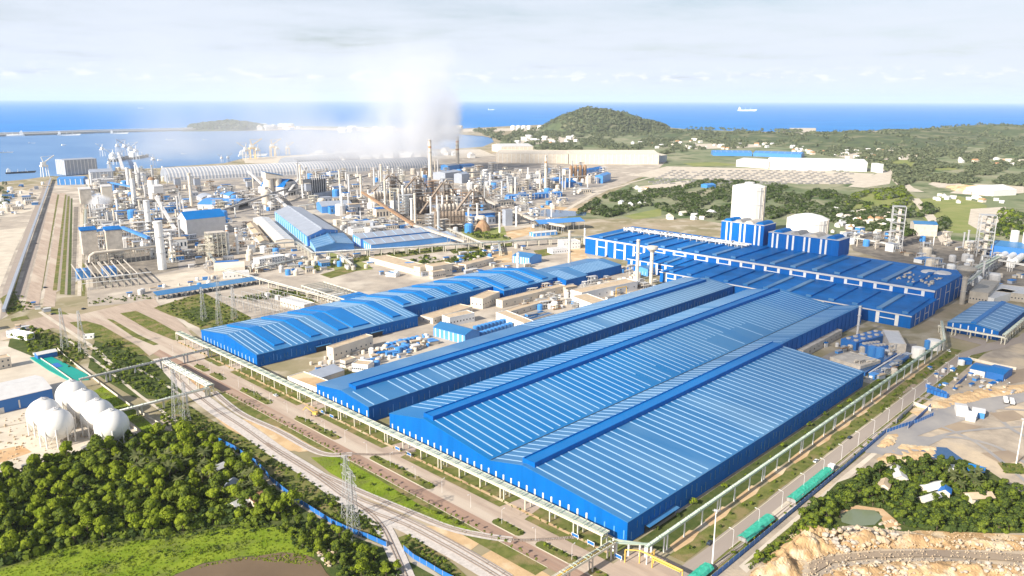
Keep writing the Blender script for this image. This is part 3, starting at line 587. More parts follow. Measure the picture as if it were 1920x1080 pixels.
# -- the hall at the right edge
t = thing('bar_mill', 'medium blue hall at the right edge, white ribs on its front, blue ridge cap', 'mill building', (752, 165, 0))
PB = [(-20.0, 8.2), (0, 11.2), (20.0, 8.2)]
hall(t, 0, 105, PB)
skylights(t, PB, [5 + 11.5*i for i in range(9)], -19, -3, 1.2); skylights(t, PB, [5 + 11.5*i for i in range(9)], 3, 19, 1.2)
MB().hexa([(1, -2.4, 10.9), (104, -2.4, 10.9), (104, 2.4, 10.9), (1, 2.4, 10.9), (1, -1.8, 12.3), (104, -1.8, 12.3), (104, 1.8, 12.3), (1, 1.8, 12.3)]).build('ridge_vent', 'roof_blue_new', t)
strips(t, [(-.14, -15 + 6.1*i, .3) for i in range(6)], (.28, .9, 8.2), 'white', 'wall_rib')
# ---------------------------------------------------------------- NEAR THINGS: pipe racks, tanks, pylons, fences, tracks, vehicles
def rack(name, label, p, q, w, h, step=12.0, deck='rack_cream', post='rack_cream', pipes=(), cat='pipe rack', group=None, rail=True, dz=0.7, pw=0.55, double=True, truss=True):
    """elevated pipe rack from p to q: deck tray, posts in pairs, side rails, loose pipes on top"""
    p, q = Vector((p[0], p[1], 0)), Vector((q[0], q[1], 0)); d = q - p; L = d.length
    t = thing(name, label, cat, p, math.atan2(d.y, d.x), group)
    MB().box(0, L, -w/2, w/2, h-dz, h-dz+.22).build('deck', deck, t)
    b = MB(); b.box(0, L, -w/2-.16, -w/2+.1, h-dz-.35, h); b.box(0, L, w/2-.1, w/2+.16, h-dz-.35, h-.15); b.build('side_girder', deck, t)
    n = max(2, int(L/step)+1); hp = h - dz
    pm = MB().box(-pw/2, pw/2, -pw/2, pw/2, 0, hp-.02).mesh('post', post)
    cm = MB().box(-pw/2+.05, pw/2-.05, -w/2+.02, w/2-.02, hp*.55, hp*.55+.4).mesh('cross_beam', post)
    for i in range(n):
        x = min(max(1.0, L*i/(n-1)), L-1.0)
        for dx in ((-1.3, 1.3) if double and i % 3 == 1 else (0,)):
            for s in ((-1, 1) if w > 1.6 else (0,)): link('post', pm, t, (x+dx, s*(w/2-.3), 0))
            if w > 1.6: link('cross_beam', cm, t, (x+dx, 0, 0))
    for i, (yo, r, m) in enumerate(pipes):
        MB().tube((0, yo, h-dz+.25+r), (L, yo, h-dz+.25+r), r, 8).build('pipe', m, t, smooth=True)
    if rail:
        b = MB(); k = 0.0
        while k < L: b.box(k, k+.3, -w/2+.15, w/2-.15, h-dz+.25, h-dz+.55+.25*((int(k) * 7) % 3)); k += 2.2
        stuff(b.build('tray_rung', 'rack_green', t))
    return t
rack('pipe_rack', 'long cream pipe rack on posts along the gable fronts of all three mills', (262, 192), (262, 648), 4.8, 7.0, 16, pipes=((-1.6, .28, 'rack_green'), (-.6, .22, 'steel'), (.6, .25, 'rack_green'), (1.7, .3, 'rack_cream')))
rack('pipe_rack', 'greenish pipe rack on paired white legs along the shaded side of the largest mill', (262, 170.2), (690, 170.2), 1.5, 9.6, 15.5, deck='rack_green', post='white', pw=.5, pipes=((-.35, .24, 'rack_green'), (.35, .2, 'pale_sheet')))
rack('pipe_rack', 'pipe rack turning past the front of the right edge hall', (690, 170.2), (752, 190), 1.8, 9.0, 12, pipes=((0, .35, 'pale_sheet'),))
rack('pipe_rack', 'pipe rack in front of the white-ribbed gable of the right edge hall', (744, 190), (744, 138), 3.4, 6.5, 11, pipes=((-.7, .3, 'pale_sheet'), (.7, .3, 'grey')))
rack('pipe_rack', 'tall pipe rack along the road side of the right edge hall', (746, 139.5), (870, 139.5), 2.6, 8, 9, pipes=((0, .35, 'pale_sheet'),))
rack('pipe_bridge', 'rusty cream truss pipe bridge crossing the block-paved road at the bottom', (196, 186), (257, 184.5), 2.6, 8.2, 15, post='beige', pipes=((-.5, .35, 'yellow'), (.5, .3, 'beige')))
rack('pipe_bridge', 'narrow steel pipe bridge from the green canal to the stepped mill', (163, 582.5), (258.8, 584), 2.2, 7.2, 17, deck='steel', post='pale_sheet', pipes=((0, .4, 'grey'),))
rack('pipe_rack', 'broad white pipe deck joining the two pipe bridges beside the railway', (222.5, 580), (222.5, 505), 5.2, 7.0, 15, pipes=((-1.5, .35, 'white'), (-.4, .3, 'white'), (.8, .35, 'white')))
rack('pipe_bridge', 'pale pipe bridge from the white sphere tanks over the meadow', (158, 503.5), (220, 502.5), 2.4, 6.8, 14, pipes=((-.4, .32, 'white'), (.5, .28, 'rack_green')))
t = thing('gas_pipe', 'yellow gas pipe on posts bridging the road at the corner of the largest mill', 'gas pipe', (257.5, 178, 0))
for x, y in ((0, 0), (4, -5), (8.5, -9.5), (5, -11), (4.5, -26.5)): MB().box(x-.22, x+.22, y-.22, y+.22, 0, 6.4).build('post', 'yellow', t)
MB().tube((0, 0, 6.4), (4, -5, 6.4), .3).tube((4, -5, 6.4), (4, -26.8, 6.4), .42).tube((4, -10, 6.4), (8.5, -9.8, 6.4), .3).build('pipe', 'yellow', t)
MB().box(3.2, 4.8, -26, -12, 5.5, 5.8).build('walkway', 'yellow', t)
# corner cluster of white posts
t = thing('pipe_portal', 'cluster of white portal posts where the two pipe racks meet at the mill corner', 'pipe rack', (260, 178, 0))
for x, y in ((-1, 6), (3, 2), (6, -2), (7.5, -4), (9, -6), (1, 9)): MB().box(x-.35, x+.35, y-.35, y+.35, 0, 6.8).build('post', 'white', t)
MB().bar((-1, 6, 6.6), (9, -6, 6.6), 1.2, .5).bar((1, 9, 6.2), (9, -5.5, 6.2), .5, .5).build('cross_beam', 'rack_green', t)
# -- sphere tanks
def sphere_tank(pos, label):
    t = thing('sphere_tank', label, 'gas tank', (pos[0], pos[1], 0), group='white sphere tanks'); r, zc = 9.6, 11.6
    me = bpy.data.meshes.new('shell'); bm = bmesh.new(); bmesh.ops.create_uvsphere(bm, u_segments=40, v_segments=24, radius=r); bm.to_mesh(me); bm.free()
    me.polygons.foreach_set('use_smooth', [True]*len(me.polygons)); me.materials.append(M['white_tank']); link('shell', me, t, (0, 0, zc))
    lm = MB().tube((0,0,0), (0,0,zc), .42, 8).mesh('leg', 'white_tank')
    for k in range(10): a = 2*math.pi*k/10; link('leg', lm, t, ((r-.15)*math.cos(a), (r-.15)*math.sin(a), 0))
    b = MB()
    for k in range(10):
        a, c = 2*math.pi*k/10, 2*math.pi*(k+1)/10; p, q = [((r-.15)*math.cos(u), (r-.15)*math.sin(u)) for u in (a, c)]
        b.tube((*p, .6), (*q, zc-2.5), .08, 4); b.tube((*q, .6), (*p, zc-2.5), .08, 4)
    b.build('brace', 'white_tank', t)
    MB().lathe(0, 0, [(2.2, zc+r-.3), (2.2, zc+r+.25), (.5, zc+r+.3), (.5, zc+r+1.2)], 12).build('top_platform', 'pale_sheet', t)
    b = MB()
    for k in range(14):
        a0, a1 = math.radians(-80+11.5*k), math.radians(-80+11.5*(k+1)); R2 = r+.5
        b.bar((math.cos(.8)*R2*math.cos(a0), math.sin(.8)*R2*math.cos(a0), zc+R2*math.sin(a0)), (math.cos(.8)*R2*math.cos(a1), math.sin(.8)*R2*math.cos(a1), zc+R2*math.sin(a1)), .9, .18)
    b.build('stairway', 'pale_sheet', t)
for p, l in (((145.5, 540), 'white sphere tank farthest back in the row of four'), ((145.5, 517), 'white sphere tank second from the back in the row of four'), ((145.5, 493.5), 'white sphere tank second from the front in the row of four'),
             ((145.5, 470), 'white sphere tank at the front right, nearest the meadow fence'), ((123, 518), 'rear one of the two white sphere tanks standing apart at the left'), ((123, 495), 'front one of the two white sphere tanks standing apart at the left')): sphere_tank(p, l)
# -- generic small buildings
def flat_house(name, label, cat, loc, w, d, h, rz=0.0, wall='cream', roof='tan_roof', rows=1, nwin=6, group=None, parapet=True, side=True):
    t = thing(name, label, cat, loc, rz, group)
    MB().box(0, w, 0, d, 0, h).build('wall', wall, t)
    if parapet:
        b = MB(); k = .25
        for a in ((0,w,-.05,k),(0,w,d-k,d+.05),(-.05,k,k,d-k),(w-k,w+.05,k,d-k)): b.box(*a, h+.01, h+.7)
        b.build('parapet', wall, t)
    MB().box(.3, w-.3, .3, d-.3, h+.02, h+.2).build('roof', roof, t)
    if nwin:
        wm = MB().box(-.55, .55, -.07, .03, 0, 1.3).mesh('window', 'window'); sm = MB().box(-.03, .07, -.55, .55, 0, 1.3).mesh('window', 'window')
        for r in range(rows):
            z = h/rows*r + h/rows*.38
            for i in range(nwin): link('window', wm, t, (w*(i+.5)/nwin, -.01, z)); 
            if side:
                for i in range(max(1, int(nwin*d/w))): link('window', sm, t, (-.05, d*(i+.5)/max(1, int(nwin*d/w)), z))
    return t
def shed(name, label, cat, loc, w, d, h, rise, rz=0.0, wall='wall_blue', roof='roof_blue', sky=0, ribs=0, group=None, vent=False, open_sides=False, mono=False, ribm='white'):
    """gable shed, ridge along local x; d is the width across"""
    t = thing(name, label, cat, loc, rz, group)
    pf = [(0, h), (d/2, h+rise), (d, h)] if not mono else [(0, h), (d, h+rise)]
    if open_sides:
        n = max(2, int(w/9)); pm = MB().box(-.2, .2, -.2, .2, 0, h-.1).mesh('post', 'steel')
        for i in range(n+1):
            for y in (.3, d-.3): link('post', pm, t, (min(max(w*i/n, .3), w-.3), y, 0))
        hall(t, 0, w, pf, rm=roof, walls=False)
    else: hall(t, 0, w, pf, wm=wall, rm=roof, over=.3)
    if sky:
        xs = [w*(i+.5)/sky for i in range(sky)]; skylights(t, pf, xs, .8, (d/2-.5 if not mono else d-.8), min(1.2, w/sky*.3))
        if not mono: skylights(t, pf, xs, d/2+.5, d-.8, min(1.2, w/sky*.3))
    if ribs:
        strips(t, [(w*(i+.5)/ribs, -.13, .3) for i in range(ribs)], (min(1.2, w/ribs*.4), .24, h-.8), ribm, 'wall_rib')
        k = max(2, int(ribs*d/w)); strips(t, [(-.13, d*(i+.5)/k, .3) for i in range(k)], (.24, min(1.2, d/k*.4), h-.8), ribm, 'wall_rib')
    if vent: MB().box(2, w-2, d/2-1.2, d/2+1.2, h+rise-.6, h+rise+1.1).build('ridge_vent', roof, t)
    return t
# blue warehouse left edge and its neighbours
t = shed('warehouse', 'dark blue warehouse with a pale sheet roof at the left edge, behind the sphere tanks', 'warehouse', (85, 569.5, 0), 57, 37, 9, 3.2, wall='blue_paint', roof='pale_sheet')
strips(t, [(4 + 8*i, 8, 10.2) for i in range(3)], (3.2, 9, .6), 'roof_deep', 'roof_vent'); strips(t, [(15 + 22*i, -.14, 1) for i in range(2)], (.9, .26, 5.5), 'pale_sheet', 'door'); MB().box(23, 28, -.3, -.02, 0, 4).build('gate', 'pale_sheet', t)
flat_house('office_block', 'cream two-storey office with dark windows at the left edge', 'office', (120, 668, 0), 22, 9, 8, rows=2, nwin=6)
t = flat_house('gatehouse', 'white gate canopy across the road at the far left junction', 'gatehouse', (170, 735, 0), 7, 26, 5, rz=.35, wall='white', roof='white', nwin=3)
flat_house('guard_hut', 'small white hut beside the left junction', 'hut', (205, 706, 0), 8, 4, 3, rz=-.5, wall='white', roof='pale_sheet', nwin=2)
flat_house('guard_hut', 'narrow white hut at the far left edge by the railway', 'hut', (152, 790, 0), 6, 10, 7, wall='white', roof='pale_sheet', nwin=2)
t = thing('canal_cover', 'flat turquoise-green covered basin beside the canal wall', 'basin', (172, 600, 0))
MB().prism([(-10, 4), (1, -4), (4, 8), (-2, 78), (-14, 82), (-13, 40)], .1, .8).build('basin_cover', 'canal_green', t)
MB().box(-8, -3, 40, 52, .82, 1.0).build('stain', 'blue_paint', t)
shed('pump_house', 'small white and blue shed at the head of the turquoise basin', 'shed', (161, 672, 0), 14, 9, 4, 1.2, wall='blue_paint', roof='pale_sheet')
# -- lattice pylons
def pylon_meshes(h, w, mname, arms):
    b = MB(); n = 9; legs = ((-1,-1),(1,-1),(1,1),(-1,1))
    def ww(z): return w*(1-z/h*.78) if z < h*.62 else w*(1-.62*.78)*(1-(z/h-.62)*1.6)
    lv = [h*i/n for i in range(n+1)]
    for z0, z1 in zip(lv, lv[1:]):
        a, c = ww(z0)/2, ww(z1)/2
        for i in range(4):
            s, u = legs[i], legs[(i+1)%4]
            b.bar((s[0]*a, s[1]*a, z0), (s[0]*c, s[1]*c, z1), .18); b.bar((s[0]*a, s[1]*a, z0), (u[0]*c, u[1]*c, z1), .08); b.bar((u[0]*a, u[1]*a, z0), (s[0]*c, s[1]*c, z1), .08); b.bar((s[0]*c, s[1]*c, z1), (u[0]*c, u[1]*c, z1), .08)
    body = b.mesh('mast', mname); out = []
    for z, l in arms:
        a = MB()
        for s in (-1, 1):
            a.bar((0, s*ww(z)/2, z), (0, s*l, z+.2), .2); a.bar((0, s*ww(z)/2, z+1.8), (0, s*l, z+.3), .14)
            for k in (1, 2): a.tube((0, s*(l-.1), z+.1), (0, s*(l-.1), z-1.8), .14, 5)
        out.append(a.mesh('cross_arm', mname))
    return body, out
PY = pylon_meshes(35, 5.2, 'steel', [(33, 3.6), (28.5, 4.4), (24, 4.0)])
def pylon(b, label, sc=1.0, rz=0.0, group='lattice power pylons'):
    t = thing('power_pylon', label, 'pylon', (b[0], b[1], 0), rz, group, sc); link('mast', PY[0], t)
    for a in PY[1]: link('cross_arm', a, t)
pylon((185.5, 281.5), 'steel lattice pylon standing across the blue fence in the foreground', .97); pylon((193, 297), 'steel lattice pylon between the railway and the blue fence', .97)
pylon((186.5, 476), 'steel lattice pylon in the scrub right of the sphere tanks', 1.0); pylon((188.5, 467), 'slim lattice pylon close behind the one right of the sphere tanks', .8)
pylon((185, 687), 'left one of two lattice pylons by the turquoise basin', 1.0); pylon((192.5, 668), 'right one of two lattice pylons by the turquoise basin', 1.0)
pylon((304, 691), 'leftmost lattice pylon on the grass behind the stepped mill gable', .9); pylon((306, 664), 'middle lattice pylon on the grass behind the stepped mill gable', .9); pylon((324, 671), 'rightmost lattice pylon on the grass behind the stepped mill gable', .9)
pylon((345, 745), 'lattice pylon in front of the long blue canopy', .8)
# -- street lamps and tall mast lamps
lm_post = MB().tube((0,0,0), (0,0,9), .09, 6, .06).mesh('pole', 'white'); lm_arm = MB().bar((0,0,9), (0,1.8,9.3), .1).mesh('arm', 'white'); lm_head = MB().box(-.18, .18, 1.6, 2.5, 9.2, 9.38).mesh('lamp_head', 'white')
def lamp(b, rz, label, group, sc=1.0):
    t = thing('street_lamp', label, 'street lamp', (b[0], b[1], 0), rz, group, sc); link('pole', lm_post, t); link('arm', lm_arm, t); link('lamp_head', lm_head, t)
for i in range(15): lamp((302 + 25*i, 149.6), 0, 'white street lamp on the outer side of the road beside the largest mill', 'lamps along the mill road')
for i in range(20): lamp((242.3, 196 + 22*i), math.pi/2 if i % 2 else -math.pi/2, 'white street lamp in the planted median of the block-paved road', 'lamps in the road median', .85)
def mast(b, h, label):
    t = thing('mast_light', label, 'lamp mast', (b[0], b[1], 0)); MB().tube((0,0,0), (0,0,h), .38, 8, .2).build('pole', 'white', t)
    MB().lathe(0, 0, [(.9, h), (1.1, h+.3), (.4, h+.5)], 8).build('lamp_head', 'pale_sheet', t)
    for k in range(6): a = k*math.pi/3; MB().box(-.25, .25, -.2, .2, 0, .35).build('floodlight', 'grey', t, loc=(1.2*math.cos(a), 1.2*math.sin(a), h+.05))
mast((282, 148.6), 27, 'tall white floodlight mast beside the front corner of the mill road'); mast((492, 76.5), 27, 'tall white floodlight mast on the earthworks at the right edge')
# -- fences
def fence(label, pts, h, m, post='steel', cat='fence', name='fence', step=3.0, th=.1, lean=True):
    P = [Vector((p[0], p[1])) for p in pts]; t = thing(name, label, cat, (P[0].x, P[0].y, 0)); o = P[0]
    D = []
    for a, b in zip(P, P[1:]):
        L = (b-a).length; n = max(1, round(L/step))
        for i in range(n): D.append((a.lerp(b, i/n) - o, a.lerp(b, (i+1)/n) - o))
    for a, b in D:
        d = (b-a); mb = MB().box(.04, d.length-.04, -th/2, th/2, .08, h); ob = mb.build('fence_panel', m, t, (0), (a.x, a.y, 0)); ob.rotation_euler = (0, 0, math.atan2(d.y, d.x))
    pm = MB().box(-.09, .09, -.09, .09, 0, h+.15).mesh('post', post)
    for a, b in D + [(D[-1][1], None)]: link('post', pm, t, (a.x, a.y, 0))
    return t
fence('blue sheet fence curving between the wood and the railway at the bottom', [at(*p) for p in ((410,828),(440,843),(480,870),(495,885),(508,902),(530,920),(560,943),(590,962),(620,981),(655,998),(690,1010),(725,1026))], 2.6, 'blue_paint', step=5)
fence('short blue sheet fence right of the branch track at the bottom edge', [at(*p) for p in ((757,1032),(775,1048),(800,1062),(830,1080),(850,1090))], 2.6, 'blue_paint', step=5)
fence('long dark blue sheet fence beside the tarpaulin-covered loads', [(272, 143.4), (340, 143.5), (420, 144), (486, 145)], 2.7, 'blue_paint', step=5)
fence('dark blue sheet fence continuing beside the road verge', [(500, 137), (548, 138)], 3, 'blue_paint', step=5)
fence('low pale concrete wall along the far edge of the right earthworks road', [at(*p) for p in ((1815,674),(1860,685),(1905,694))], 2.2, 'cream', step=5, name='boundary_wall', cat='wall')
fence('white concrete wall behind the small blue fence on the right earthworks', [at(*p) for p in ((1712,760),(1745,772))], 2.8, 'cream', step=5, name='boundary_wall', cat='wall')
fence('blue sheet fence across the earthworks beside the mill road', [at(*p) for p in ((1735,726),(1775,742))], 2.8, 'blue_paint', step=4)
fence('blue sheet fence running up to the small blue-roofed sheds', [at(*p) for p in ((1788,730),(1812,708))], 2.8, 'blue_paint', step=4)
fence('crumpled blue sheeting along the grey lagoon', [at(*p) for p in ((1662,812),(1690,802),(1720,793),(1750,780))], 2.6, 'blue_paint', step=3)
fence('dark sheet fence above the crumpled blue sheeting', [at(*p) for p in ((1680,795),(1700,775),(1712,763))], 3.4, 'grey_sheet', step=4)
fence('pale concrete wall between canal and spheres', [at(*p) for p in ((62,665),(100,690),(145,722),(190,757),(230,790),(290,830))], 1.8, 'cream', step=6, name='boundary_wall', cat='wall')
fence('pale concrete wall along the ditch left of the railway scrub', [at(*p) for p in ((108,655),(125,672),(185,718),(255,770),(330,815))], 1.6, 'cream', step=6, name='boundary_wall', cat='wall')
# -- railway tracks
def track(label, pts, px=True):
    P = smooth_line([at(*p) for p in pts] if px else pts, 8); o = P[0]; t = thing('railway_track', label, 'railway track', (o.x, o.y, .34))
    for s in (-1, 1):
        Lf, Rt = ribbon(P, 1.5); E = Lf if s > 0 else Rt; b = MB()
        for a, c in zip(E, E[1:]): b.bar((a.x-o.x, a.y-o.y, .16), (c.x-o.x, c.y-o.y, .16), .26, .16)
        b.build('rail', 'rail_steel', t)
    b = MB(); acc = 0
    for a, c in zip(P, P[1:]):
        d = c - a; n = d.normalized(); q = Vector((-n.y, n.x)); k = 0.0
        while k < d.length:
            m = a + n*k - o; b.bar((m.x-q.x*1.2, m.y-q.y*1.2, .02), (m.x+q.x*1.2, m.y+q.y*1.2, .02), .28, .12); k += .75
    stuff(b.build('sleeper', 'sleeper', t))
bal = [[(300,672),(345,720),(400,765),(460,805),(520,848),(590,892),(650,935),(700,962),(760,985),(830,1022),(900,1062),(945,1090)],
       [(640,928),(690,960),(718,990),(738,1030),(755,1070),(765,1095)], [(600,890),(680,925),(760,958),(840,990),(905,1005),(960,1013)], [(400,735),(450,775),(520,808),(600,850),(660,852)]]
for i, l in enumerate(bal):
    band('ballast', smooth_line([at(*p) for p in l], 6), (11, 8, 5, 5)[i], 'ballast', .26 + .012*i, px=False)
track('rusty main railway track running through pale ballast past the bright meadow', bal[0]); track('second railway track beside the main one, nearer the meadow', [(500,832),(580,880),(660,930),(720,955),(790,988),(860,1025),(930,1066),(960,1085)])
track('branch railway track curving down across the blue fence gap', bal[1]); track('railway siding curving across the block-paved road at the bottom', bal[2] + [(1010,1013),(1080,1008)])
track('railway siding curving across the block-paved road in the middle', bal[3] + [(720,853),(780,846)])
track('railway track in the verge beside the tarpaulin-covered loads', [(262,147.6),(350,147.4),(430,147.6),(520,147.4),(600,146.5)], px=False)
# -- loads under green tarpaulins
def tarp(x0, x1, yc, label):
    t = thing('tarpaulin_stack', label, 'covered load', (x0, yc, 0), group='green tarpaulin covered loads'); L = x1-x0
    b = MB(); n = int(L/2.5)
    for i in range(n): b.box(i*L/n+.1, (i+1)*L/n-.1, -2.3+R.uniform(-.2,.2), 2.3+R.uniform(-.3,.3), .35, 2.3+R.uniform(-.3, .2))
    b.build('load', 'grey', t); b = MB(); k = 14; vs = []; fs = []
    for i in range(k+1):
        for j in range(7): vs.append((i*L/k-.2, (j-3)*.95, 2.75+.5*math.cos((j-3)*.5)-.12*abs(j-3)+R.uniform(-.12,.12) - (0.7 if j in (0, 6) else 0)))
    for i in range(k):
        for j in range(6): fs.append((i*7+j, (i+1)*7+j, (i+1)*7+j+1, i*7+j+1))
    b.add(vs, fs); o = b.build('tarpaulin', 'green_tarp', t)
    m = o.modifiers.new('thick', 'SOLIDIFY'); m.thickness = .1
tarp(309, 337, 148.6, 'bright green tarpaulin load nearest the bottom, beside the floodlight mast'); tarp(360, 385, 148.6, 'bright green tarpaulin load in the middle of the line'); tarp(385.5, 407, 148.6, 'bright green tarpaulin load farthest along the blue fence'); tarp(262, 279, 148.6, 'green tarpaulin load cut by the bottom edge')
sheet('gravel_pad', [(338,151),(360,151),(360,145),(338,145)], 'pale_yard', .15, px=False)
flat_house('guard_hut', 'little white hut at the end of the tarpaulin-covered loads', 'hut', (409, 147, 0), 3, 3, 3, wall='white', roof='white', nwin=1)
# -- signboards under the front pipe rack
for i, (px, py) in enumerate(((612,775),(632,782),(756,842),(778,852),(1087,1005),(1115,1020),(1166,1045))):
    g = at(px, py); t = thing('notice_board', 'blue and white notice board under the front pipe rack', 'notice board', (257, g.y, 0), group='notice boards under the pipe rack')
    for s in (-1.6, 1.6): MB().box(-.08, .08, s-.08, s+.08, 0, 2.6).build('post', 'white', t)
    MB().box(-.12, .0, -2.1, 2.1, 1.0, 2.8).build('panel', 'white', t); MB().box(-.16, -.13, -1.9, 1.9, 1.2, 2.6).build('sign_face', 'blue_paint', t)
# -- vehicles
def wheels(t, pts, r=.42):
    wm = MB().tube((0,-.12,r), (0,.12,r), r, 12).mesh('wheel', 'tyre')
    for x, y in pts: link('wheel', wm, t, (x, y, 0))
def car(b, rz, label, paint='dark', group=None):
    t = thing('car', label, 'car', (b[0], b[1], .12), rz, group); bd = MB()
    bd.hexa([(-2.2,-.9,.3),(2.2,-.9,.3),(2.2,.9,.3),(-2.2,.9,.3),(-2.2,-.85,.95),(2.1,-.85,.85),(2.1,.85,.85),(-2.2,.85,.95)]); bd.build('body', paint, t)
    MB().hexa([(-1.8,-.82,.96),(1.0,-.82,.9),(1.0,.82,.9),(-1.8,.82,.96),(-1.3,-.65,1.5),(.3,-.65,1.5),(.3,.65,1.5),(-1.3,.65,1.5)]).build('cabin', 'window', t)
    MB().box(-1.25,.25,-.6,.6,1.51,1.57).build('roof', paint, t); wheels(t, ((1.3,.8),(1.3,-.8),(-1.3,.8),(-1.3,-.8)), .34)
car(at(1593,822), 0, 'dark car driving along the mill road', 'dark'); car(at(1530,866), 0, 'small white car on the mill road', 'white'); car((243+9, 470), math.pi/2, 'white car on the pale carriageway', 'white')
car(at(1330,1020), .2, 'dark vehicle near the floodlight mast', 'dark'); car(at(68,457), 1.2, 'dark car on the left twin road', 'dark'); car(at(85,540), .4, 'dark car at the foot of the left twin road', 'dark'); car(at(100,590), 0, 'dark car on the wide junction', 'dark'); car(at(157,580), .3, 'dark car on the junction by the yard wall', 'dark'); car(at(1779,659), .6, 'white car on the right bend of the road', 'white')
def truck(b, rz, label, cab='white', bed='grey', load=None):
    t = thing('truck', label, 'truck', (b[0], b[1], .12), rz)
    MB().box(2.2,4.2,-1.15,1.15,.6,2.9).build('cab', cab, t); MB().box(4.2,4.25,-1,1,1.7,2.6).build('windscreen', 'window', t); MB().box(-4.5,2.0,-1.2,1.2,.9,1.2).build('chassis', 'dark', t); MB().box(-4.5,1.9,-1.25,1.25,1.22,2.7).build('cargo_box', bed, t); wheels(t, ((3.2,1),(3.2,-1),(-2,1),(-2,-1),(-3.3,1),(-3.3,-1)), .5)
truck(at(168,842), .3, 'blue truck parked on the pale yard below the sphere tanks', 'blue_paint', 'grey'); truck(at(178,846), .1, 'white truck beside the blue one below the sphere tanks', 'white', 'pale_sheet'); truck(at(58,876), .15, 'blue tipper truck at the edge of the lower left wood', 'blue_paint', 'grey'); truck(at(1783,885), .2, 'white truck on the earthworks', 'white', 'white'); truck(at(420,497), .2, 'white truck beside the long blue canopy', 'white', 'white')
truck(at(1885,754), .3, 'white truck on the far haul road at right', 'white', 'white'); truck(at(1897,757), .3, 'second white truck on the far haul road at right edge', 'white', 'white')
t = thing('excavator', 'yellow-brown crane truck working on the pale carriageway below the narrow mill', 'excavator', (252, 420.5, .12), 1.9)
MB().box(-2.8,2.8,-1.3,1.3,.5,1.2).build('chassis', 'brown_steel', t); MB().box(-2,1,-1.2,1.2,1.25,2.8).build('cab', 'yellow', t); MB().bar((1,0,2.2),(7,0,5),.5).build('boom', 'yellow', t); MB().bar((7,0,5),(9.5,0,2.2),.4).build('dipper_arm', 'yellow', t); wheels(t, ((1.8,1.2),(1.8,-1.2),(-1.8,1.2),(-1.8,-1.2)), .55)
# -- cottages among the trees
def cottage(b, w, d, rz, label, roof='terracotta', wall='cream', h=3.0):
    t = thing('cottage', label, 'house', (b[0], b[1], 0), rz); hall(t, 0, w, [(0, h), (d/2, h+1.6), (d, h)], wm=wall, rm=roof, over=.5)
    MB().box(w*.4, w*.4+1, -.08, .02, 0, 2.1).build('door', 'brown_steel', t)
    for x in (w*.15, w*.75): MB().box(x, x+1.1, -.07, .02, 1, 2.1).build('window', 'window', t)
cottage(at(478,952), 9, 6, .3, 'cottage with an orange tiled roof by the blue fence'); cottage(at(445,962), 9, 6, .2, 'white-roofed cottage at the right edge of the lower left wood', 'pale_sheet'); cottage(at(405,892), 7, 5, .2, 'small white-roofed cottage among the trees of the lower left wood', 'pale_sheet'); cottage(at(440,922), 7, 5, .8, 'grey-roofed cottage in the shade of the lower left wood', 'grey_sheet')
cottage(at(1700,908), 13, 6, .5, 'pale ruined-roof house in the lower right wood', 'pale_sheet'); cottage(at(1742,930), 12, 6, -.4, 'white-roofed house in the middle of the lower right wood', 'white'); cottage(at(1733,950), 12, 4, -.35, 'long low house with pale roof below the middle of the right wood', 'pale_sheet'); cottage(at(1822,945), 12, 6, -.7, 'brown-roofed house at the right side of the lower right wood', 'tan_roof'); cottage(at(1665,925), 8, 5, .2, 'small cream house in a clearing of the right wood', 'tan_roof'); cottage(at(1780,935), 6, 5, .2, 'little blue-roofed house in the right wood', 'blue_paint')
# ---------------------------------------------------------------- THE WORKS: sheds, stacks, furnaces, coke plant, pipe racks
def span(a, b):
    p, q = at(*a), at(*b); d = q - p; return (p.x, p.y, 0), d.length, math.atan2(d.y, d.x)
def shed2(name, label, cat, a, b, depth, h, rise, **k):
    p, L, r = span(a, b); return shed(name, label, cat, p, L, depth, h, rise, rz=r, **k)
def house2(name, label, cat, a, b, depth, h, **k):
    p, L, r = span(a, b); return flat_house(name, label, cat, p, L, depth, h, rz=r, **k)
def stack(base, ty, wpx, label, m='cream', bands=None, top=1.0, cap=None, group=None, name='chimney', h=None):
    b = at(*base); h = h or hgt(b, ty); r = wpx/2*mpp(b)
    t = thing(name, label, 'chimney', (b.x, b.y, 0), 0, group)
    MB().tube((0,0,0), (0,0,h), r, 16, r*top).build('shaft', m, t, smooth=False)
    if bands:
        for k in range(bands): z = h*(1-(k+.55)*.085*1.6); rr = r + (r*top-r)*z/h; MB().tube((0,0,z), (0,0,z+h*.05), rr+.06, 16, cap=False).build('band', 'beige' if k % 2 == 0 else 'terracotta', t)
    for z in (h*.35, h*.68, h-1.2): MB().lathe(0, 0, [(r+.7, z), (r+.7, z+.25)], 14).build('platform', 'steel', t)
    return t
stack((807,335), 262, 7.5, 'left of the two tallest pale banded chimneys, under the smoke plume', 'cream', 3, .8); stack((858,310), 255, 7, 'right of the two tallest pale banded chimneys, against the bay', 'cream', 5, .8)
stack((305,505), 414, 14, 'thickest white column standing at the front of the coke plant', 'white', None, .95); stack((281,442), 375, 10, 'white column standing behind the thickest one in the coke plant', 'white', None, .95)
stack((253,388), 335, 7, 'white column farther back in the coke plant', 'white', None, 1); stack((242,355), 314, 5.5, 'thin white column near the quay end of the coke plant', 'white', None, 1); stack((248,352), 318, 4, 'second thin white column near the quay', 'cream', None, 1)
stack((360,389), 324, 6, 'pale chimney with a dark collar in front of the vaulted shed', 'cream', 1, .85); stack((429,476), 422, 4.6, 'left of two banded white chimneys right of the frame tower', 'white', 2, 1); stack((446,476), 427, 4.6, 'right of two banded white chimneys right of the frame tower', 'white', 2, 1)
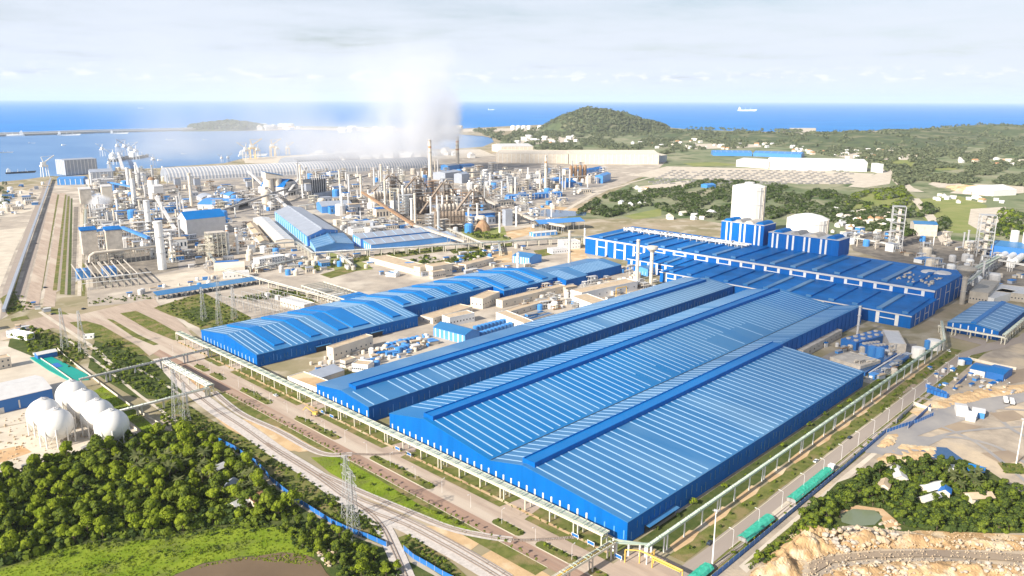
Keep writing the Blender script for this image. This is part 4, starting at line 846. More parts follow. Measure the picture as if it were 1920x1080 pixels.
stack((638,363), 318, 4, 'thin cream chimney in the smoke beside the vaulted shed', 'cream', None, .85); stack((678,378), 327, 4.4, 'cream chimney at the left of the furnace area', 'cream', None, .9); stack((723,399), 336, 4.4, 'tall cream chimney second from the left in the furnace area', 'cream', None, .9); stack((779,426), 362, 5, 'tall cream chimney right in front of the furnaces', 'cream', None, .92)
stack((1023,361), 291, 5.5, 'tall cream banded chimney by the blue roofs in the middle distance', 'cream', 3, .85); stack((907,356), 320, 3.6, 'short white chimney among the middle distance roofs', 'white'); stack((990,331), 314, 3, 'little white chimney beyond the middle distance roofs', 'white'); stack((966,372), 332, 2.6, 'thin white pipe stack in the middle distance', 'white'); stack((879,424), 391, 3.6, 'white chimney right of the furnaces', 'white')
stack((968,424), 388, 3.4, 'white chimney by the conveyor gallery', 'white'); stack((937,436), 398, 4, 'cream chimney under the conveyor gallery', 'white'); stack((1034,408), 385, 2.6, 'small white chimney by the settling pond', 'white')
stack((1067,496), 432, 5, 'cream chimney left of the melt shop', 'cream', 1); stack((971,503), 474, 4.6, 'short cream chimney beside the small blue ribbed shed', 'white'); stack((1096,460), 428, 3.2, 'slim white chimney at the corner of the melt shop', 'white')
stack((1194,526), 449, 6.4, 'left cream column before the melt shop', 'cream', 1)
t = stack((1220,536), 464, 6.6, 'right cream column with a flared water tank on top before the melt shop', 'cream', name='water_tower'); MB().lathe(0, 0, [(2.1, 38), (6.2, 42), (6.2, 44.5), (2, 45.3)], 18).build('tank', 'cream', t)
t = stack((1803,570), 500, 8, 'concrete mushroom water tower right of the melt shop', 'concrete', name='water_tower'); MB().lathe(0, 0, [(2.6, 29), (9.5, 36), (9.5, 38), (1.5, 40)], 22).build('tank', 'concrete', t); MB().lathe(0, 0, [(3, 40), (3, 42)], 12).build('cap', 'pale_sheet', t)
stack((1607,630), 573, 4, 'slim grey chimney at the end of the largest mill', 'pale_sheet')
# -- gas holders
def holder(b, r, h, label, dome, seams, ribs=True):
    t = thing('gas_holder', label, 'gas holder', (b[0], b[1], 0)); MB().lathe(0, 0, [(r, 0), (r, h)], 48).build('shell', 'white_tank', t, smooth=False)
    MB().lathe(0, 0, [(r*1.0, h+.02), (r*.7, h+dome*.6), (r*.25, h+dome), (.5, h+dome)], 48).build('roof', 'white_tank', t)
    for z in seams: MB().lathe(0, 0, [(r+.5, z), (r+.5, z+.5)], 48).build('ring', 'pale_sheet', t)
    me = MB().box(r-.05, r+.35, -.3, .3, 0, h).mesh('rib', 'white_tank')
    for k in range(26): o = link('rib', me, t); o.rotation_euler = (0, 0, 2*math.pi*k/26)
    MB().box(-1.4, 1.4, -r-1.5, -r-.36, 0, h+1.5).build('lift_shaft', 'beige', t)
    b2 = MB()
    for k in range(40): a = 2*math.pi*k/40; b2.bar((r*math.cos(a), r*math.sin(a), h), (r*math.cos(a), r*math.sin(a), h+1.3), .15)
    b2.build('railing', 'pale_sheet', t)
    if dome < 5: MB().lathe(0, 0, [(r*.3, h+dome-.2), (r*.3, h+dome+2), (.3, h+dome+3)], 20).build('vent_cap', 'pale_sheet', t)
    return t
holder((1085, 555), 24, 76, 'tall white cylindrical gas holder behind the melt shop', 4, (24, 50, 71))
holder((1060, 451), 27.5, 41, 'squat white gas holder with a domed top behind the melt shop', 7, (20, 36))
# -- long vaulted raw-material sheds
def vault(a, b, depth, h, ribs, label):
    p, L, r = span(a, b); t = thing('vaulted_shed', label, 'storage shed', p, r); n = 10
    pf = [(depth/2 - depth/2*math.cos(math.pi*i/n), h*math.sin(math.pi*i/n)**.8) for i in range(n+1)]
    bb = MB(); bb.add([(x, y, z) for x in (0, L) for y, z in pf], [(i, n+1+i, n+2+i, i+1) for i in range(n)] + [tuple(range(n+1))[::-1], tuple(range(n+1, 2*n+2))]); bb.build('roof', 'grey_sheet', t)
    rb = MB(); w = L/ribs*.42
    for (y0, z0), (y1, z1) in zip(pf, pf[1:]): rb.slab([(-w/2, y0, z0+.02), (w/2, y0, z0+.02), (w/2, y1, z1+.02), (-w/2, y1, z1+.02)], .35)
    me = rb.mesh('roof_rib', 'pale_sheet')
    for k in range(ribs): link('roof_rib', me, t, (L*(k+.5)/ribs, 0, 0))
    MB().box(0, L, -6, -.5, 0, 5).build('side_aisle', 'pale_sheet', t)
vault((316,343), (810,317), 95, 33, 88, 'very long vaulted shed with close white ribs behind the works')
vault((560,312), (700,299), 90, 26, 30, 'second vaulted shed rising behind the very long one')
# -- blue and pale sheds, placed by their front edges
shed2('coal_shed', 'tall blue-grey shed with white seams at the quay left of the cranes', 'shed', (124,329), (184,325), 60, 40, 2, wall='grey_sheet', roof='grey_sheet', ribs=9)
shed2('shed', 'blue flat shed below the white-seamed quay shed', 'shed', (108,347), (157,346), 40, 14, 4, wall='tank_blue', roof='tank_blue', ribs=5)
shed2('shed', 'grey-blue shed with white bays right of the white-seamed quay shed', 'shed', (171,340), (214,338), 50, 22, 6, wall='grey_sheet', roof='grey_sheet', ribs=6)
house2('plant_hall', 'long pale clad hall below the quay sheds', 'hall', (168,352), (216,349), 30, 16, wall='pale_sheet', roof='pale_sheet', rows=1, nwin=8)
shed2('shed', 'tall blue roofed hall standing on an open steel frame tower right of the coke plant', 'shed', (352,445), (425,437), 36, 26, 10, wall='pale_sheet', roof='roof_blue_new')
p, L, r = span((353,436), (395,433)); t = thing('conveyor_house', 'pale zig-zag conveyor house beside the blue hall on the frame tower', 'plant building', p, r)
MB().box(0, L, 0, 50, 0, 20).build('wall', 'pale_sheet', t); MB().hexa([(0,0,20.05),(L,0,20.05),(L,50,20.05),(0,50,20.05),(0,20,30),(L*.6,20,30),(L*.6,50,30),(0,50,30)]).build('roof', 'pale_sheet', t); MB().slab([(L*.3,-6,23),(L,-6,23),(L,14,27),(L*.3,14,27)],.5).slab([(L*.3,-2,15),(L,-2,15),(L,-12,12),(L*.3,-12,12)],.5).build('canopy', 'pale_sheet', t)
def arch_shed(a, b, depth, h, label, rm='tank_blue'):
    p, L, r = span(a, b); t = thing('arch_shed', label, 'shed', p, r); n = 8; pf = [(L*i/n, h*.55 + h*.45*math.sin(math.pi*i/n)) for i in range(n+1)]
    bb = MB(); bb.add([(x, y, z) for y in (0, depth) for x, z in pf], [(i, i+1, n+2+i, n+1+i) for i in range(n)]); o = bb.build('roof', rm, t); m = o.modifiers.new('thick', 'SOLIDIFY'); m.thickness = .5
    w = MB(); w.box(.3, 1.2, .5, depth-.5, 0, h*.54); w.box(L-1.2, L-.3, .5, depth-.5, 0, h*.54); w.box(1.3, L*.2, .5, 1.3, 0, h*.6); w.box(L*.8, L-1.3, .5, 1.3, 0, h*.6); w.box(L*.2, L*.8, .5, 1.3, h*.45, h*.85); w.box(1.4, L-1.4, depth-1.2, depth-.5, 0, h*.6); w.build('wall', 'pale_sheet', t)
arch_shed((402,394), (436,391), 70, 16, 'left of two blue arch-roofed sheds left of the cream silo tower'); arch_shed((442,393), (472,384), 75, 16, 'right of two blue arch-roofed sheds left of the cream silo tower'); arch_shed((378,379), (410,377), 50, 13, 'small pale blue arch-roofed shed behind the pair', 'grey_sheet'); arch_shed((430,374), (455,372), 50, 13, 'second small blue arch-roofed shed behind the pair')
arch_shed((533,368), (560,363), 60, 34, 'dark blue tall arched shed end beside the cream silo tower', 'roof_deep')
# cream silo tower
b = at(512, 366); t = thing('silo_tower', 'cream tower of joined silos with a blue sloping roof', 'silo', (b.x, b.y, 0), -.25)
for k in range(2):
    for j in range(2): MB().lathe(-8+17*k, -8+17*j, [(8.6, 0), (8.6, 41-4*k)], 20).build('silo', 'cream', t, smooth=False)
MB().hexa([(-17,-17,37),(18,-17,37),(18,18,37),(-17,18,37),(-17,-17,50),(18,-17,42),(18,18,42),(-17,18,50)]).build('head_house', 'cream', t); MB().slab([(-18,-18,50.6),(19,-18,42.4),(19,19,42.4),(-18,19,50.6)],.8).build('roof', 'roof_blue', t)
b = at(500, 382); t = thing('silo', 'short round cream silo in front of the cream silo tower', 'silo', (b.x, b.y, 0)); MB().lathe(0, 0, [(9, 0), (9, 24), (6, 28), (1, 29)], 20).build('shell', 'cream', t); MB().box(-3, 3, -3, 3, 29, 33).build('head_house', 'beige', t)
b = at(287, 372); t = thing('silo', 'fat white silo with a brown cone top in the coke plant', 'silo', (b.x, b.y, 0)); MB().lathe(0, 0, [(7.5, 0), (7.5, 38)], 20).build('shell', 'white', t, smooth=False); MB().lathe(0, 0, [(7.6, 38.05), (5, 43), (1, 44)], 20).build('cone', 'rust', t)
b = at(297, 374); t = thing('silo', 'slimmer white silo beside the one with the brown cone', 'silo', (b.x, b.y, 0)); MB().lathe(0, 0, [(4, 0), (4, 38), (3, 40)], 16).build('shell', 'white', t, smooth=False)
# big ribbed sheds in the middle
def deep_shed(name, label, a, b, back, h, rise, wall, roof, ribs, sky=0, cat='workshop', vent=True, mono=False):
    """gable end a-b faces the camera; ridge runs away from it toward the direction of picture point back"""
    p, q, k = at(*a), at(*b), at(*back); w = (q-p).length; d = (k-p).length; t = thing(name, label, cat, (p.x, p.y, 0), math.atan2((q-p).y, (q-p).x))
    u = (q-p).normalized(); n = Vector((-u.y, u.x, 0)); sh = (k-p).dot(u)/ (k-p).dot(n); D = (k-p).dot(n)
    A = [(0, h), (w/2, h+rise), (w, h)]; bb = MB(); n3 = [(0,0)] + A + [(w,0)]
    bb.add([(x, 0, z) for x, z in n3] + [(x + sh*D, D, z) for x, z in n3], [(0,1,2,3,4)[::-1], (5,6,7,8,9), (0,5,6,1), (4,3,8,9)]); bb.build('wall', wall, t)
    for (x0, z0), (x1, z1) in zip(A, A[1:]):
        MB().slab([(x0, -.6, z0+.05), (x1, -.6, z1+.05), (x1+sh*D, D+.6, z1+.05), (x0+sh*D, D+.6, z0+.05)], .3).build('roof', roof, t)
    for i in range(ribs): MB().box(w*(i+.5)/ribs-.55, w*(i+.5)/ribs+.55, -.25, -.02, .2, h-.3).build('wall_rib', 'white', t)
    m = max(2, int(D/14))
    for i in range(m): y = D*(i+.5)/m; MB().box(-.25+sh*y, -.02+sh*y, y-1, y+1, .3, h-.6).build('wall_rib', 'skylight', t)
    if vent: MB().hexa([(w/2-1.6+sh*2, 2, h+rise-.4), (w/2+1.6+sh*2, 2, h+rise-.4), (w/2+1.6+sh*(D-2), D-2, h+rise-.4), (w/2-1.6+sh*(D-2), D-2, h+rise-.4), (w/2-1.6+sh*2, 2, h+rise+1.3), (w/2+1.6+sh*2, 2, h+rise+1.3), (w/2+1.6+sh*(D-2), D-2, h+rise+1.3), (w/2-1.6+sh*(D-2), D-2, h+rise+1.3)]).build('ridge_vent', roof, t)
    for i in range(sky):
        y = D*(i+.5)/sky
        for (x0, z0), (x1, z1) in zip(A, A[1:]): MB().slab([(x0+sh*y+.5, y-.5, z0+.4), (x1+sh*y-.5, y-.5, z1+.4), (x1+sh*y-.5, y+.5, z1+.4), (x0+sh*y+.5, y+.5, z0+.4)], .1).build('skylight', 'skylight', t)
    return t
deep_shed('workshop', 'large grey-blue workshop with a white-ribbed blue gable in the middle distance', (577,462), (634,449), (516,412), 14, 6, 'wall_pale_blue', 'grey_sheet', 6)
deep_shed('workshop', 'lower blue-roofed shed in front of the large grey-blue workshop', (592,478), (664,469), (578,456), 9, 4, 'wall_pale_blue', 'roof_blue', 0, 6, vent=True)
deep_shed('workshop', 'long white low building with rows of roof fans left of the grey-blue workshop', (517,462), (552,460), (475,418), 8, 2, 'cream', 'pale_sheet', 0, 12, vent=False)
deep_shed('workshop', 'narrow cream building left of the roof-fan building', (487,466), (506,464), (462,430), 9, 2, 'cream', 'tan_roof', 0, 0, vent=False)
def twin_shed():
    p, L, r = span((696,470), (856,452)); t = thing('twin_shed', 'long blue shed with two stepped grey roof strips behind the pipe rack', 'workshop', p, r)
    hall(t, 0, L, [(0, 8), (26, 11)], wm='wall_pale_blue', rm='grey_sheet', over=.3); hall(t, -4, L-14, [(26.2, 13), (52, 16)], wm='wall_pale_blue', rm='grey_sheet', over=.3)
    for i in range(9):
        x = L*(i+.5)/9
        for y0, y1, z0, z1 in ((1, 25.5, 8.2, 10.9), (27, 51, 13.2, 15.8)): MB().slab([(x-.6, y0, z0+.25), (x+.6, y0, z0+.25), (x+.6+4, y1, z1+.25), (x-.6+4, y1, z1+.25)], .12).build('skylight', 'skylight', t)
    for i in range(8): strips(t, [(-.14 if i < 4 else -4.14, 2+6.2*i, .4)], (.26, 1.6, 7 if i < 4 else 12), 'white', 'wall_rib')
    MB().box(2, L-16, 25.9, 26.15, 11.6, 12.9).build('clerestory', 'roof_deep', t)
twin_shed()
shed2('workshop', 'pale blue shed with a bright blue gable beyond the middle conveyor', 'workshop', (604,400), (662,397), 60, 12, 6, wall='tank_blue', roof='grey_sheet')
p, L, r = span((633,428), (672,424)); house2('substation_block', 'white long building with a row of cooling fans on its roof', 'plant building', (631,424), (673,420), 14, 9, wall='cream', roof='cream', nwin=8)
for a, b, d, h, l in (((646,428), (702,424), 16, 8, 'white building with a dark blue window band left of the twin shed'), ((662,441), (692,438), 18, 8, 'low white office left of the twin shed'), ((694,440), (725,436), 18, 9, 'low white office beside the twin shed end')):
    house2('plant_office', l, 'office', a, b, d, h, wall='white', roof='pale_sheet', nwin=10, side=False)
shed2('shed', 'small blue ribbed shed standing alone left of the melt shop', 'shed', (961,492), (993,497), 26, 9, 3, wall='wall_pale_blue', roof='roof_blue', ribs=7)
shed2('canopy_shed', 'open steel shed with a curved blue roof left of the melt shop', 'open shed', (1012,436), (1096,430), 34, 13, 4, roof='tank_blue', open_sides=True)
shed2('shed', 'low blue and white shed in front of the curved blue roof', 'shed', (1001,444), (1045,440), 14, 5, 1.5, wall='wall_pale_blue', roof='pale_sheet', ribs=5)
house2('plant_office', 'white two-storey block left of the melt shop corner', 'office', (1056,468), (1088,466), 20, 10, wall='white', roof='pale_sheet', rows=2, nwin=6)
house2('plant_office', 'long white low block before the cream chimney', 'office', (1036,477), (1066,474), 14, 6, wall='white', roof='pale_sheet', nwin=7)
p, L, r = span((292,562), (482,532)); t = thing('long_canopy', 'very long low blue canopy on posts across the left middle', 'canopy', p, r)
MB().slab([(0,-6,5.2),(L,-6,5.2),(L,7,7),(0,7,7)],.3).build('roof', 'roof_blue', t); pm = MB().box(-.2,.2,-.2,.2,0,5.1).mesh('post', 'steel')
for i in range(24): link('post', pm, t, (1+(L-2)*i/23, -5, 0)); link('post', pm, t, (1+(L-2)*i/23, 6, 0))
for i in range(20): MB().box(2+L*i/20, L*(i+.7)/20, -1, 4, 0, 2.2).build('parked_vehicle', ('grey', 'dark', 'white')[i % 3], t)
house2('plant_office', 'long white office with a pale sloping roof in front of the switchyard', 'office', (526,572), (571,586), 12, 7, wall='cream', roof='pale_sheet', nwin=8)
# frame with half-finished blue roof panels
p, L, r = span((567,552), (665,586)); t = thing('steel_structure', 'open beige steel frame building partly roofed with blue panels', 'steel frame', p, r)
pm = MB().box(-.35,.35,-.35,.35,0,9).mesh('post', 'rack_cream')
for i in range(16):
    for y in (0, 26): link('post', pm, t, (L*i/15, y, 0))
b = MB(); b.box(-.5,L+.5,-.5,.5,9.02,10); b.box(-.5,L+.5,25.5,26.5,9.02,10)
for i in range(16): b.box(L*i/15-.3, L*i/15+.3, .52, 25.48, 9.05, 9.8)
b.build('roof_frame', 'rack_cream', t)
for i in range(3): MB().slab([(L*(.70+i*.1),1,10.1),(L*(.79+i*.1),1,10.1),(L*(.79+i*.1),25,11),(L*(.70+i*.1),25,11)],.25).build('roof_panel', 'roof_blue_new', t)
for i in range(5): MB().box(L*(.03+i*.13), L*(.12+i*.13), 4, 22, 0, 4+i % 2*2).build('equipment', ('pale_sheet','grey','beige')[i % 3], t)
# switchyard
p, L, r = span((415,570), (525,600)); t = thing('switchyard', 'electrical switchyard of thin gantries behind the stepped mill', 'switchyard', p, r)
for j in range(5):
    for i in range(11):
        b = MB(); x, y = L*i/10, 12*j; b.bar((x,y,0),(x,y,9),.28); 
        if i < 10: b.bar((x,y,8.6),(x+L/10,y,8.6),.25)
        b.build('gantry', 'steel', t)
b = MB()
for k in range(160): x, y = R.uniform(0, L), R.uniform(0, 50); b.tube((x,y,0),(x,y,R.uniform(2,4.5)),.22,5)
stuff(b.build('insulator', 'grey', t)); 
for k in range(5): MB().box(L*(.1+.19*k), L*(.1+.19*k)+5, 44, 48, 0, 4.5).build('transformer', 'pale_sheet', t)
# -- coke plant
def frame_tower(base, ty, wpx, depth, label, m='steel', clad=None, levels=6, roof=None, group=None, cladz=(.35, 1), name='frame_tower', rz=-.2):
    b = at(*base); h = hgt(b, ty); w = wpx*mpp(b); t = thing(name, label, 'steel tower', (b.x, b.y, 0), rz, group)
    pm = MB().box(-.4,.4,-.4,.4,0,h).mesh('column', m); nx = max(2, round(w/6)+1); ny = max(2, round(depth/8)+1)
    for i in range(nx):
        for j in range(ny):
            if i in (0, nx-1) or j in (0, ny-1): link('column', pm, t, (-w/2+w*i/(nx-1), depth*j/(ny-1), 0))
    for k in range(1, levels+1):
        z = h*k/levels - .5; MB().box(-w/2-.3, w/2+.3, -.3, depth+.3, z, z+.35).build('floor', m if k % 2 else 'beige', t)
    bb = MB()
    for k in range(levels):
        z0, z1 = h*k/levels, h*(k+1)/levels-.6
        for i in range(nx-1):
            x0, x1 = -w/2+w*i/(nx-1), -w/2+w*(i+1)/(nx-1); bb.bar((x0,-.1,z0),(x1,-.1,z1),.3) if (i+k) % 2 else bb.bar((x1,-.1,z0),(x0,-.1,z1),.3)
    bb.build('brace', m, t)
    if clad: MB().box(-w/2-.45, w/2+.45, -.45, depth+.45, h*cladz[0], h*cladz[1]-.02).build('cladding', clad, t)
    if roof: MB().hexa([(-w/2-.8,-.8,h+.02),(w/2+.8,-.8,h+.02),(w/2+.8,depth+.8,h+.02),(-w/2-.8,depth+.8,h+.02),(-w/2-.8,-.8,h+1),(w/2+.8,-.8,h+1),(w/2+.8,depth+.8,h+3),(-w/2-.8,depth+.8,h+3)]).build('roof', roof, t)
    rr = random.Random(int(b.x))
    for k in range(levels):
        z = h*k/levels; xx = rr.uniform(-w/2+1, w/2-4); MB().box(xx, xx+rr.uniform(2, 4), 1, depth*.8, z+.1, z+h/levels*.62).build('equipment', rr.choice(('grey','beige','rust','steel','dark')), t)
    return t
frame_tower((174,497), 432, 22, 16, 'left of two clad quench towers with blue roofs in the coke plant', 'beige', 'beige', 6, 'roof_deep', cladz=(.3, 1)); frame_tower((220,495), 431, 23, 16, 'right of two clad quench towers with blue roofs in the coke plant', 'beige', 'beige', 6, 'roof_deep', cladz=(.3, 1))
frame_tower((165,400), 355, 16, 16, 'left pale frame tower farther back in the coke plant', 'beige', 'beige', 5, 'pale_sheet', cladz=(.4, 1)); frame_tower((205,398), 350, 14, 16, 'right pale frame tower farther back in the coke plant', 'beige', 'cream', 5, 'pale_sheet', cladz=(.4, 1))
frame_tower((410,482), 436, 30, 16, 'open lattice frame tower under the tall blue hall', 'rack_cream', None, 6); frame_tower((300,380), 350, 14, 20, 'frame block with small windows by the white silos', 'beige', 'pale_sheet', 4, 'pale_sheet', cladz=(.6, 1))
for (bx, by), ty, w, l in (((183,395),372,9,'small blue-grey box tower in the coke plant'), ((335,358),334,9,'blue-grey box tower below the vaulted shed'), ((372,360),334,9,'dark box tower left of the arch sheds'), ((470,360),340,9,'dark frame tower left of the cream silo tower'), ((580,372),344,9,'frame tower right of the dark arched shed')):
    frame_tower((bx,by), ty, w, 12, l, 'steel', 'grey_sheet', 4, None, cladz=(.5,.95))
# cooling wall of tall slotted units
p, L, r = span((585,370), (613,366)); t = thing('cooling_tower', 'row of tall slotted cooling units with white uprights near the arched shed', 'cooling tower', p, r); MB().box(0,L,0,24,0,36).build('body', 'dark', t); strips(t, [(L*(i+.5)/7,-.4,0) for i in range(7)], (1.6,.8,44), 'pale_sheet', 'upright')
MB().box(-6,L+14,-14,-2,0,9).build('base_block', 'grey_sheet', t)
for (px,py), L_, l in (((163,545),34,'left'),((215,540),34,'right')):   # coke side bench frames
    b = at(px,py); t = thing('coke_oven_bench', l + ' bare steel bench frame at the front of the coke plant', 'steel frame', (b.x,b.y,0), -.2)
    for i in range(5): MB().bar((-4+7*i,0,0),(-4+7*i,0,14),.5).build('column', 'rack_cream', t); MB().bar((-4+7*i,0,13.5),(-4+7*i,90,13.5),.9).build('rail_beam', 'beige', t); MB().bar((-4+7*i,45,0),(-4+7*i,45,13),.5).build('column', 'rack_cream', t)
    MB().bar((-8,0,13.2),(38,0,13.2),.8).bar((-4,-.1,8),(24,-.1,8),.6).build('cross_beam', 'white', t); MB().box(-2,12,60,80,0,10).build('machine', 'tank_blue', t)
p, L, r = span((180,500), (300,485)); t = thing('gas_main', 'large cream gas main bending down on a trestle across the coke plant front', 'gas pipe', p, r); MB().tube((0,0,17),(L,0,17),1.8,12).build('pipe', 'cream', t); MB().tube((0,0,17),(-5,0,14),1.8,12).tube((-5,0,14.3),(-6.5,0,6),1.8,12).build('elbow', 'cream', t)
b = MB()
for i in range(14):
    b.bar((L*i/13,-1.5,0),(L*i/13,-1.5,15),.35); b.bar((L*i/13,1.5,0),(L*i/13,1.5,15),.35)
    if i < 13: b.bar((L*i/13,-1.5,12),(L*(i+1)/13,-1.5,15),.25); b.bar((L*i/13,-1.5,12),(L*(i+1)/13,-1.5,12),.3)
b.build('trestle', 'rack_cream', t)
# -- conveyor galleries
def gallery(a, za, b, zb, label, w=3.2, m='pale_sheet', leg='steel', legs=5, name='conveyor_gallery'):
    p, q = at(*a), at(*b); d = q-p; L = d.length; t = thing(name, label, 'conveyor', (p.x,p.y,0), math.atan2(d.y,d.x))
    MB().hexa([(0,-w/2,za),(L,-w/2,zb),(L,w/2,zb),(0,w/2,za),(0,-w/2,za+2.6),(L,-w/2,zb+2.6),(L,w/2,zb+2.6),(0,w/2,za+2.6)]).build('gallery', m, t)
    MB().slab([(0,-w/2-.3,za+2.65),(L,-w/2-.3,zb+2.65),(L,w/2+.3,zb+2.65),(0,w/2+.3,za+2.65)],.25).build('roof', m if m != 'brown_steel' else 'grey', t)
    for i in range(legs):
        f = (i+.5)/legs; x, z = L*f, za+(zb-za)*f
        if z < 2: continue
        bb = MB(); bb.bar((x,-w/2-1.2,0),(x,-w/2+.2,z),.45); bb.bar((x,w/2+1.2,0),(x,w/2-.2,z),.45); bb.bar((x,-w/2-.6,z*.5),(x,w/2+.6,z*.5),.35); bb.build('leg', leg, t)
    return t
for a, za, b, zb, l, m in (((8,588),1.5,(96,337),2.5,'long blue-grey covered conveyor along the left edge to the shore','grey_sheet'), ((466,345),30,(545,402),6,'sloping pale conveyor running down right past the cream silo tower','pale_sheet'), ((545,402),8,(605,432),6,'pale conveyor along the side of the grey-blue workshop','pale_sheet'), ((395,408),5,(540,375),22,'dark conveyor on trestles in front of the blue arch sheds','grey'), ((535,378),8,(560,360),26,'short white conveyor rising to the dark arched shed','pale_sheet'), ((540,376),16,(690,344),18,'long dark conveyor crossing toward the furnaces','grey'),
    ((295,398),26,(330,445),10,'pale blue sloping conveyor in the coke plant','pale_sheet'), ((255,330),34,(268,352),16,'pale sloping conveyor above the white columns','pale_sheet'), ((205,358),18,(252,372),22,'conveyor with dark windows in the upper coke plant','tank_blue'), ((185,470),26,(209,468),28,'short blue windowed bridge between the quench towers','tank_blue'), ((233,466),28,(282,476),20,'blue windowed conveyor right of the quench towers','tank_blue'),
    ((680,385),24,(778,442),14,'rusty brown conveyor sloping down toward the twin shed','rust'), ((778,442),14,(872,468),10,'beige conveyor continuing to the long pipe rack','beige'), ((900,395),22,(1012,432),12,'long beige conveyor right of the furnaces','beige'), ((1012,432),12,(1060,438),10,'end of the beige conveyor by the curved blue roof','beige'), ((860,340),18,(960,330),18,'dark roofed gallery among the middle distance roofs','grey')):
    gallery(a, za, b, zb, l, 4.5 if 'left edge' not in l else 2.6, m)
# -- blast furnaces
def furnace(base, ty, label, sc=1.0):
    b = at(*base); h = hgt(b, ty); t = thing('blast_furnace', label, 'blast furnace', (b.x,b.y,0), -.3)
    MB().lathe(0,0,[(9,0),(9,h*.2),(7,h*.32),(7.5,h*.42),(5,h*.62),(3.5,h*.68)],16).build('furnace_shell','brown_steel',t)
    pm = MB().box(-.6,.6,-.6,.6,0,h).mesh('column','brown_steel')
    for x in (-9,9):
        for y in (-9,9): link('column',pm,t,(x,y,0))
    for k in range(1,8): z = h*k/8; MB().box(-10,10,-10,10,z,z+.5).build('platform','brown_steel' if k%2 else 'steel',t) if k>4 else MB().box(-13,13,-13,13,z,z+.5).build('platform','steel',t)
    bb = MB()
    for k in range(8):
        z0,z1 = h*k/8,h*(k+1)/8; bb.bar((-9,-9.4,z0),(9,-9.4,z1),.4); bb.bar((-9.4,9,z0),(-9.4,-9,z1),.4)
    bb.build('brace','brown_steel',t)
    for s in (-1,1): MB().tube((s*3,0,h*.66),(s*4,0,h*.95),1.2,8).tube((s*4,0,h*.95),(0,0,h*1.02),1.2,8).build('uptake','beige',t)
    MB().tube((0,0,h*1.0),(26,10,h*.45),1.6,10).build('downcomer','brown_steel',t); MB().lathe(26,10,[(1,h*.1),(5.5,h*.18),(5.5,h*.42),(1.5,h*.5)],14).build('dust_catcher','beige',t)
    MB().hexa([(-14,-2,h*.9),(-11,-2,h*.95),(-11,2,h*.95),(-14,2,h*.9),(-14,-2,h*.95),(-11,-2,h),(-11,2,h),(-14,2,h*.95)]).build('hoist_head','steel',t)
    MB().bar((-60,-18,4),(-9,-2,h*.93),4,2.4).build('skip_bridge','brown_steel',t)
    MB().box(-30,-12,-26,16,0,h*.2).build('cast_house','brown_steel',t); MB().box(-31,-11,-27,17,h*.2+.05,h*.2+1).build('roof','grey_sheet',t)
furnace((785,378),330,'leftmost brown blast furnace tower half lost in smoke'); furnace((838,398),338,'middle brown blast furnace with a leaning skip bridge'); furnace((893,412),352,'rightmost dark blast furnace tower with a leaning skip bridge'); furnace((737,366),326,'blast furnace farthest left, faint in the smoke')
def stoves(a, b, n, h, r, label, m='beige'):
    p, L, rr = span(a, b); t = thing('stove_row', label, 'hot blast stoves', p, rr)
    for i in range(n): MB().lathe(L*(i+.5)/n, 0, [(r,0),(r,h*.85),(r*.7,h*.97),(r*.2,h)],12).build('stove',m,t)
    bb = MB()
    for i in range(n*2+1): bb.bar((L*i/(n*2),-r-1,0),(L*i/(n*2),-r-1,h*.75),.4)
    for z in (h*.25,h*.5,h*.75): bb.box(0,L,-r-1.4,-r-.6,z,z+.5)
    bb.build('front_frame','brown_steel',t); MB().tube((0,-r-2.5,h*.3),(L,-r-2.5,h*.3),1.1,8).build('main_pipe','beige',t)
stoves((815,432),(872,430),9,30,3.4,'row of brown bag filters in front of the middle furnace','brown_steel'); stoves((818,412),(868,408),7,26,3,'second row of stoves behind the brown bag filters'); stoves((758,402),(800,400),6,30,3,'row of stoves behind the tall cream chimney','brown_steel'); stoves((700,386),(728,384),5,28,3,'row of stoves faint in the smoke'); stoves((745,382),(775,380),5,30,3,'row of stoves before the leftmost furnace')
for i,(px,py) in enumerate(((808,408),(820,409),(830,409))): stack((px,py),368-i,3.4,('left','middle','right')[i]+' of three small white stacks beside the middle furnace','white')
stoves((1066,340),(1100,338),4,40,5,'tall rusty kiln cylinders by the far cream warehouses','rust')
shed2('shed','dark blue boxy shed right of the rightmost furnace','shed',(885,420),(928,416),30,16,2,wall='blue_paint',roof='grey')
house2('plant_block','dark grey tower block right of the furnaces','plant building',(948,424),(961,423),12,26,wall='grey_sheet',roof='grey',nwin=0)
b = at(905,432); t = thing('stock_heap','rusty brown stone-like silo base right of the furnaces','heap',(b.x,b.y,0)); MB().lathe(0,0,[(13,0),(11,7),(5,15),(1,17)],14).build('heap','rust',t)
shed2('shed','long low bright blue shed in the middle distance','shed',(955,376),(1054,369),18,9,2,wall='blue_paint',roof='tank_blue',ribs=14)
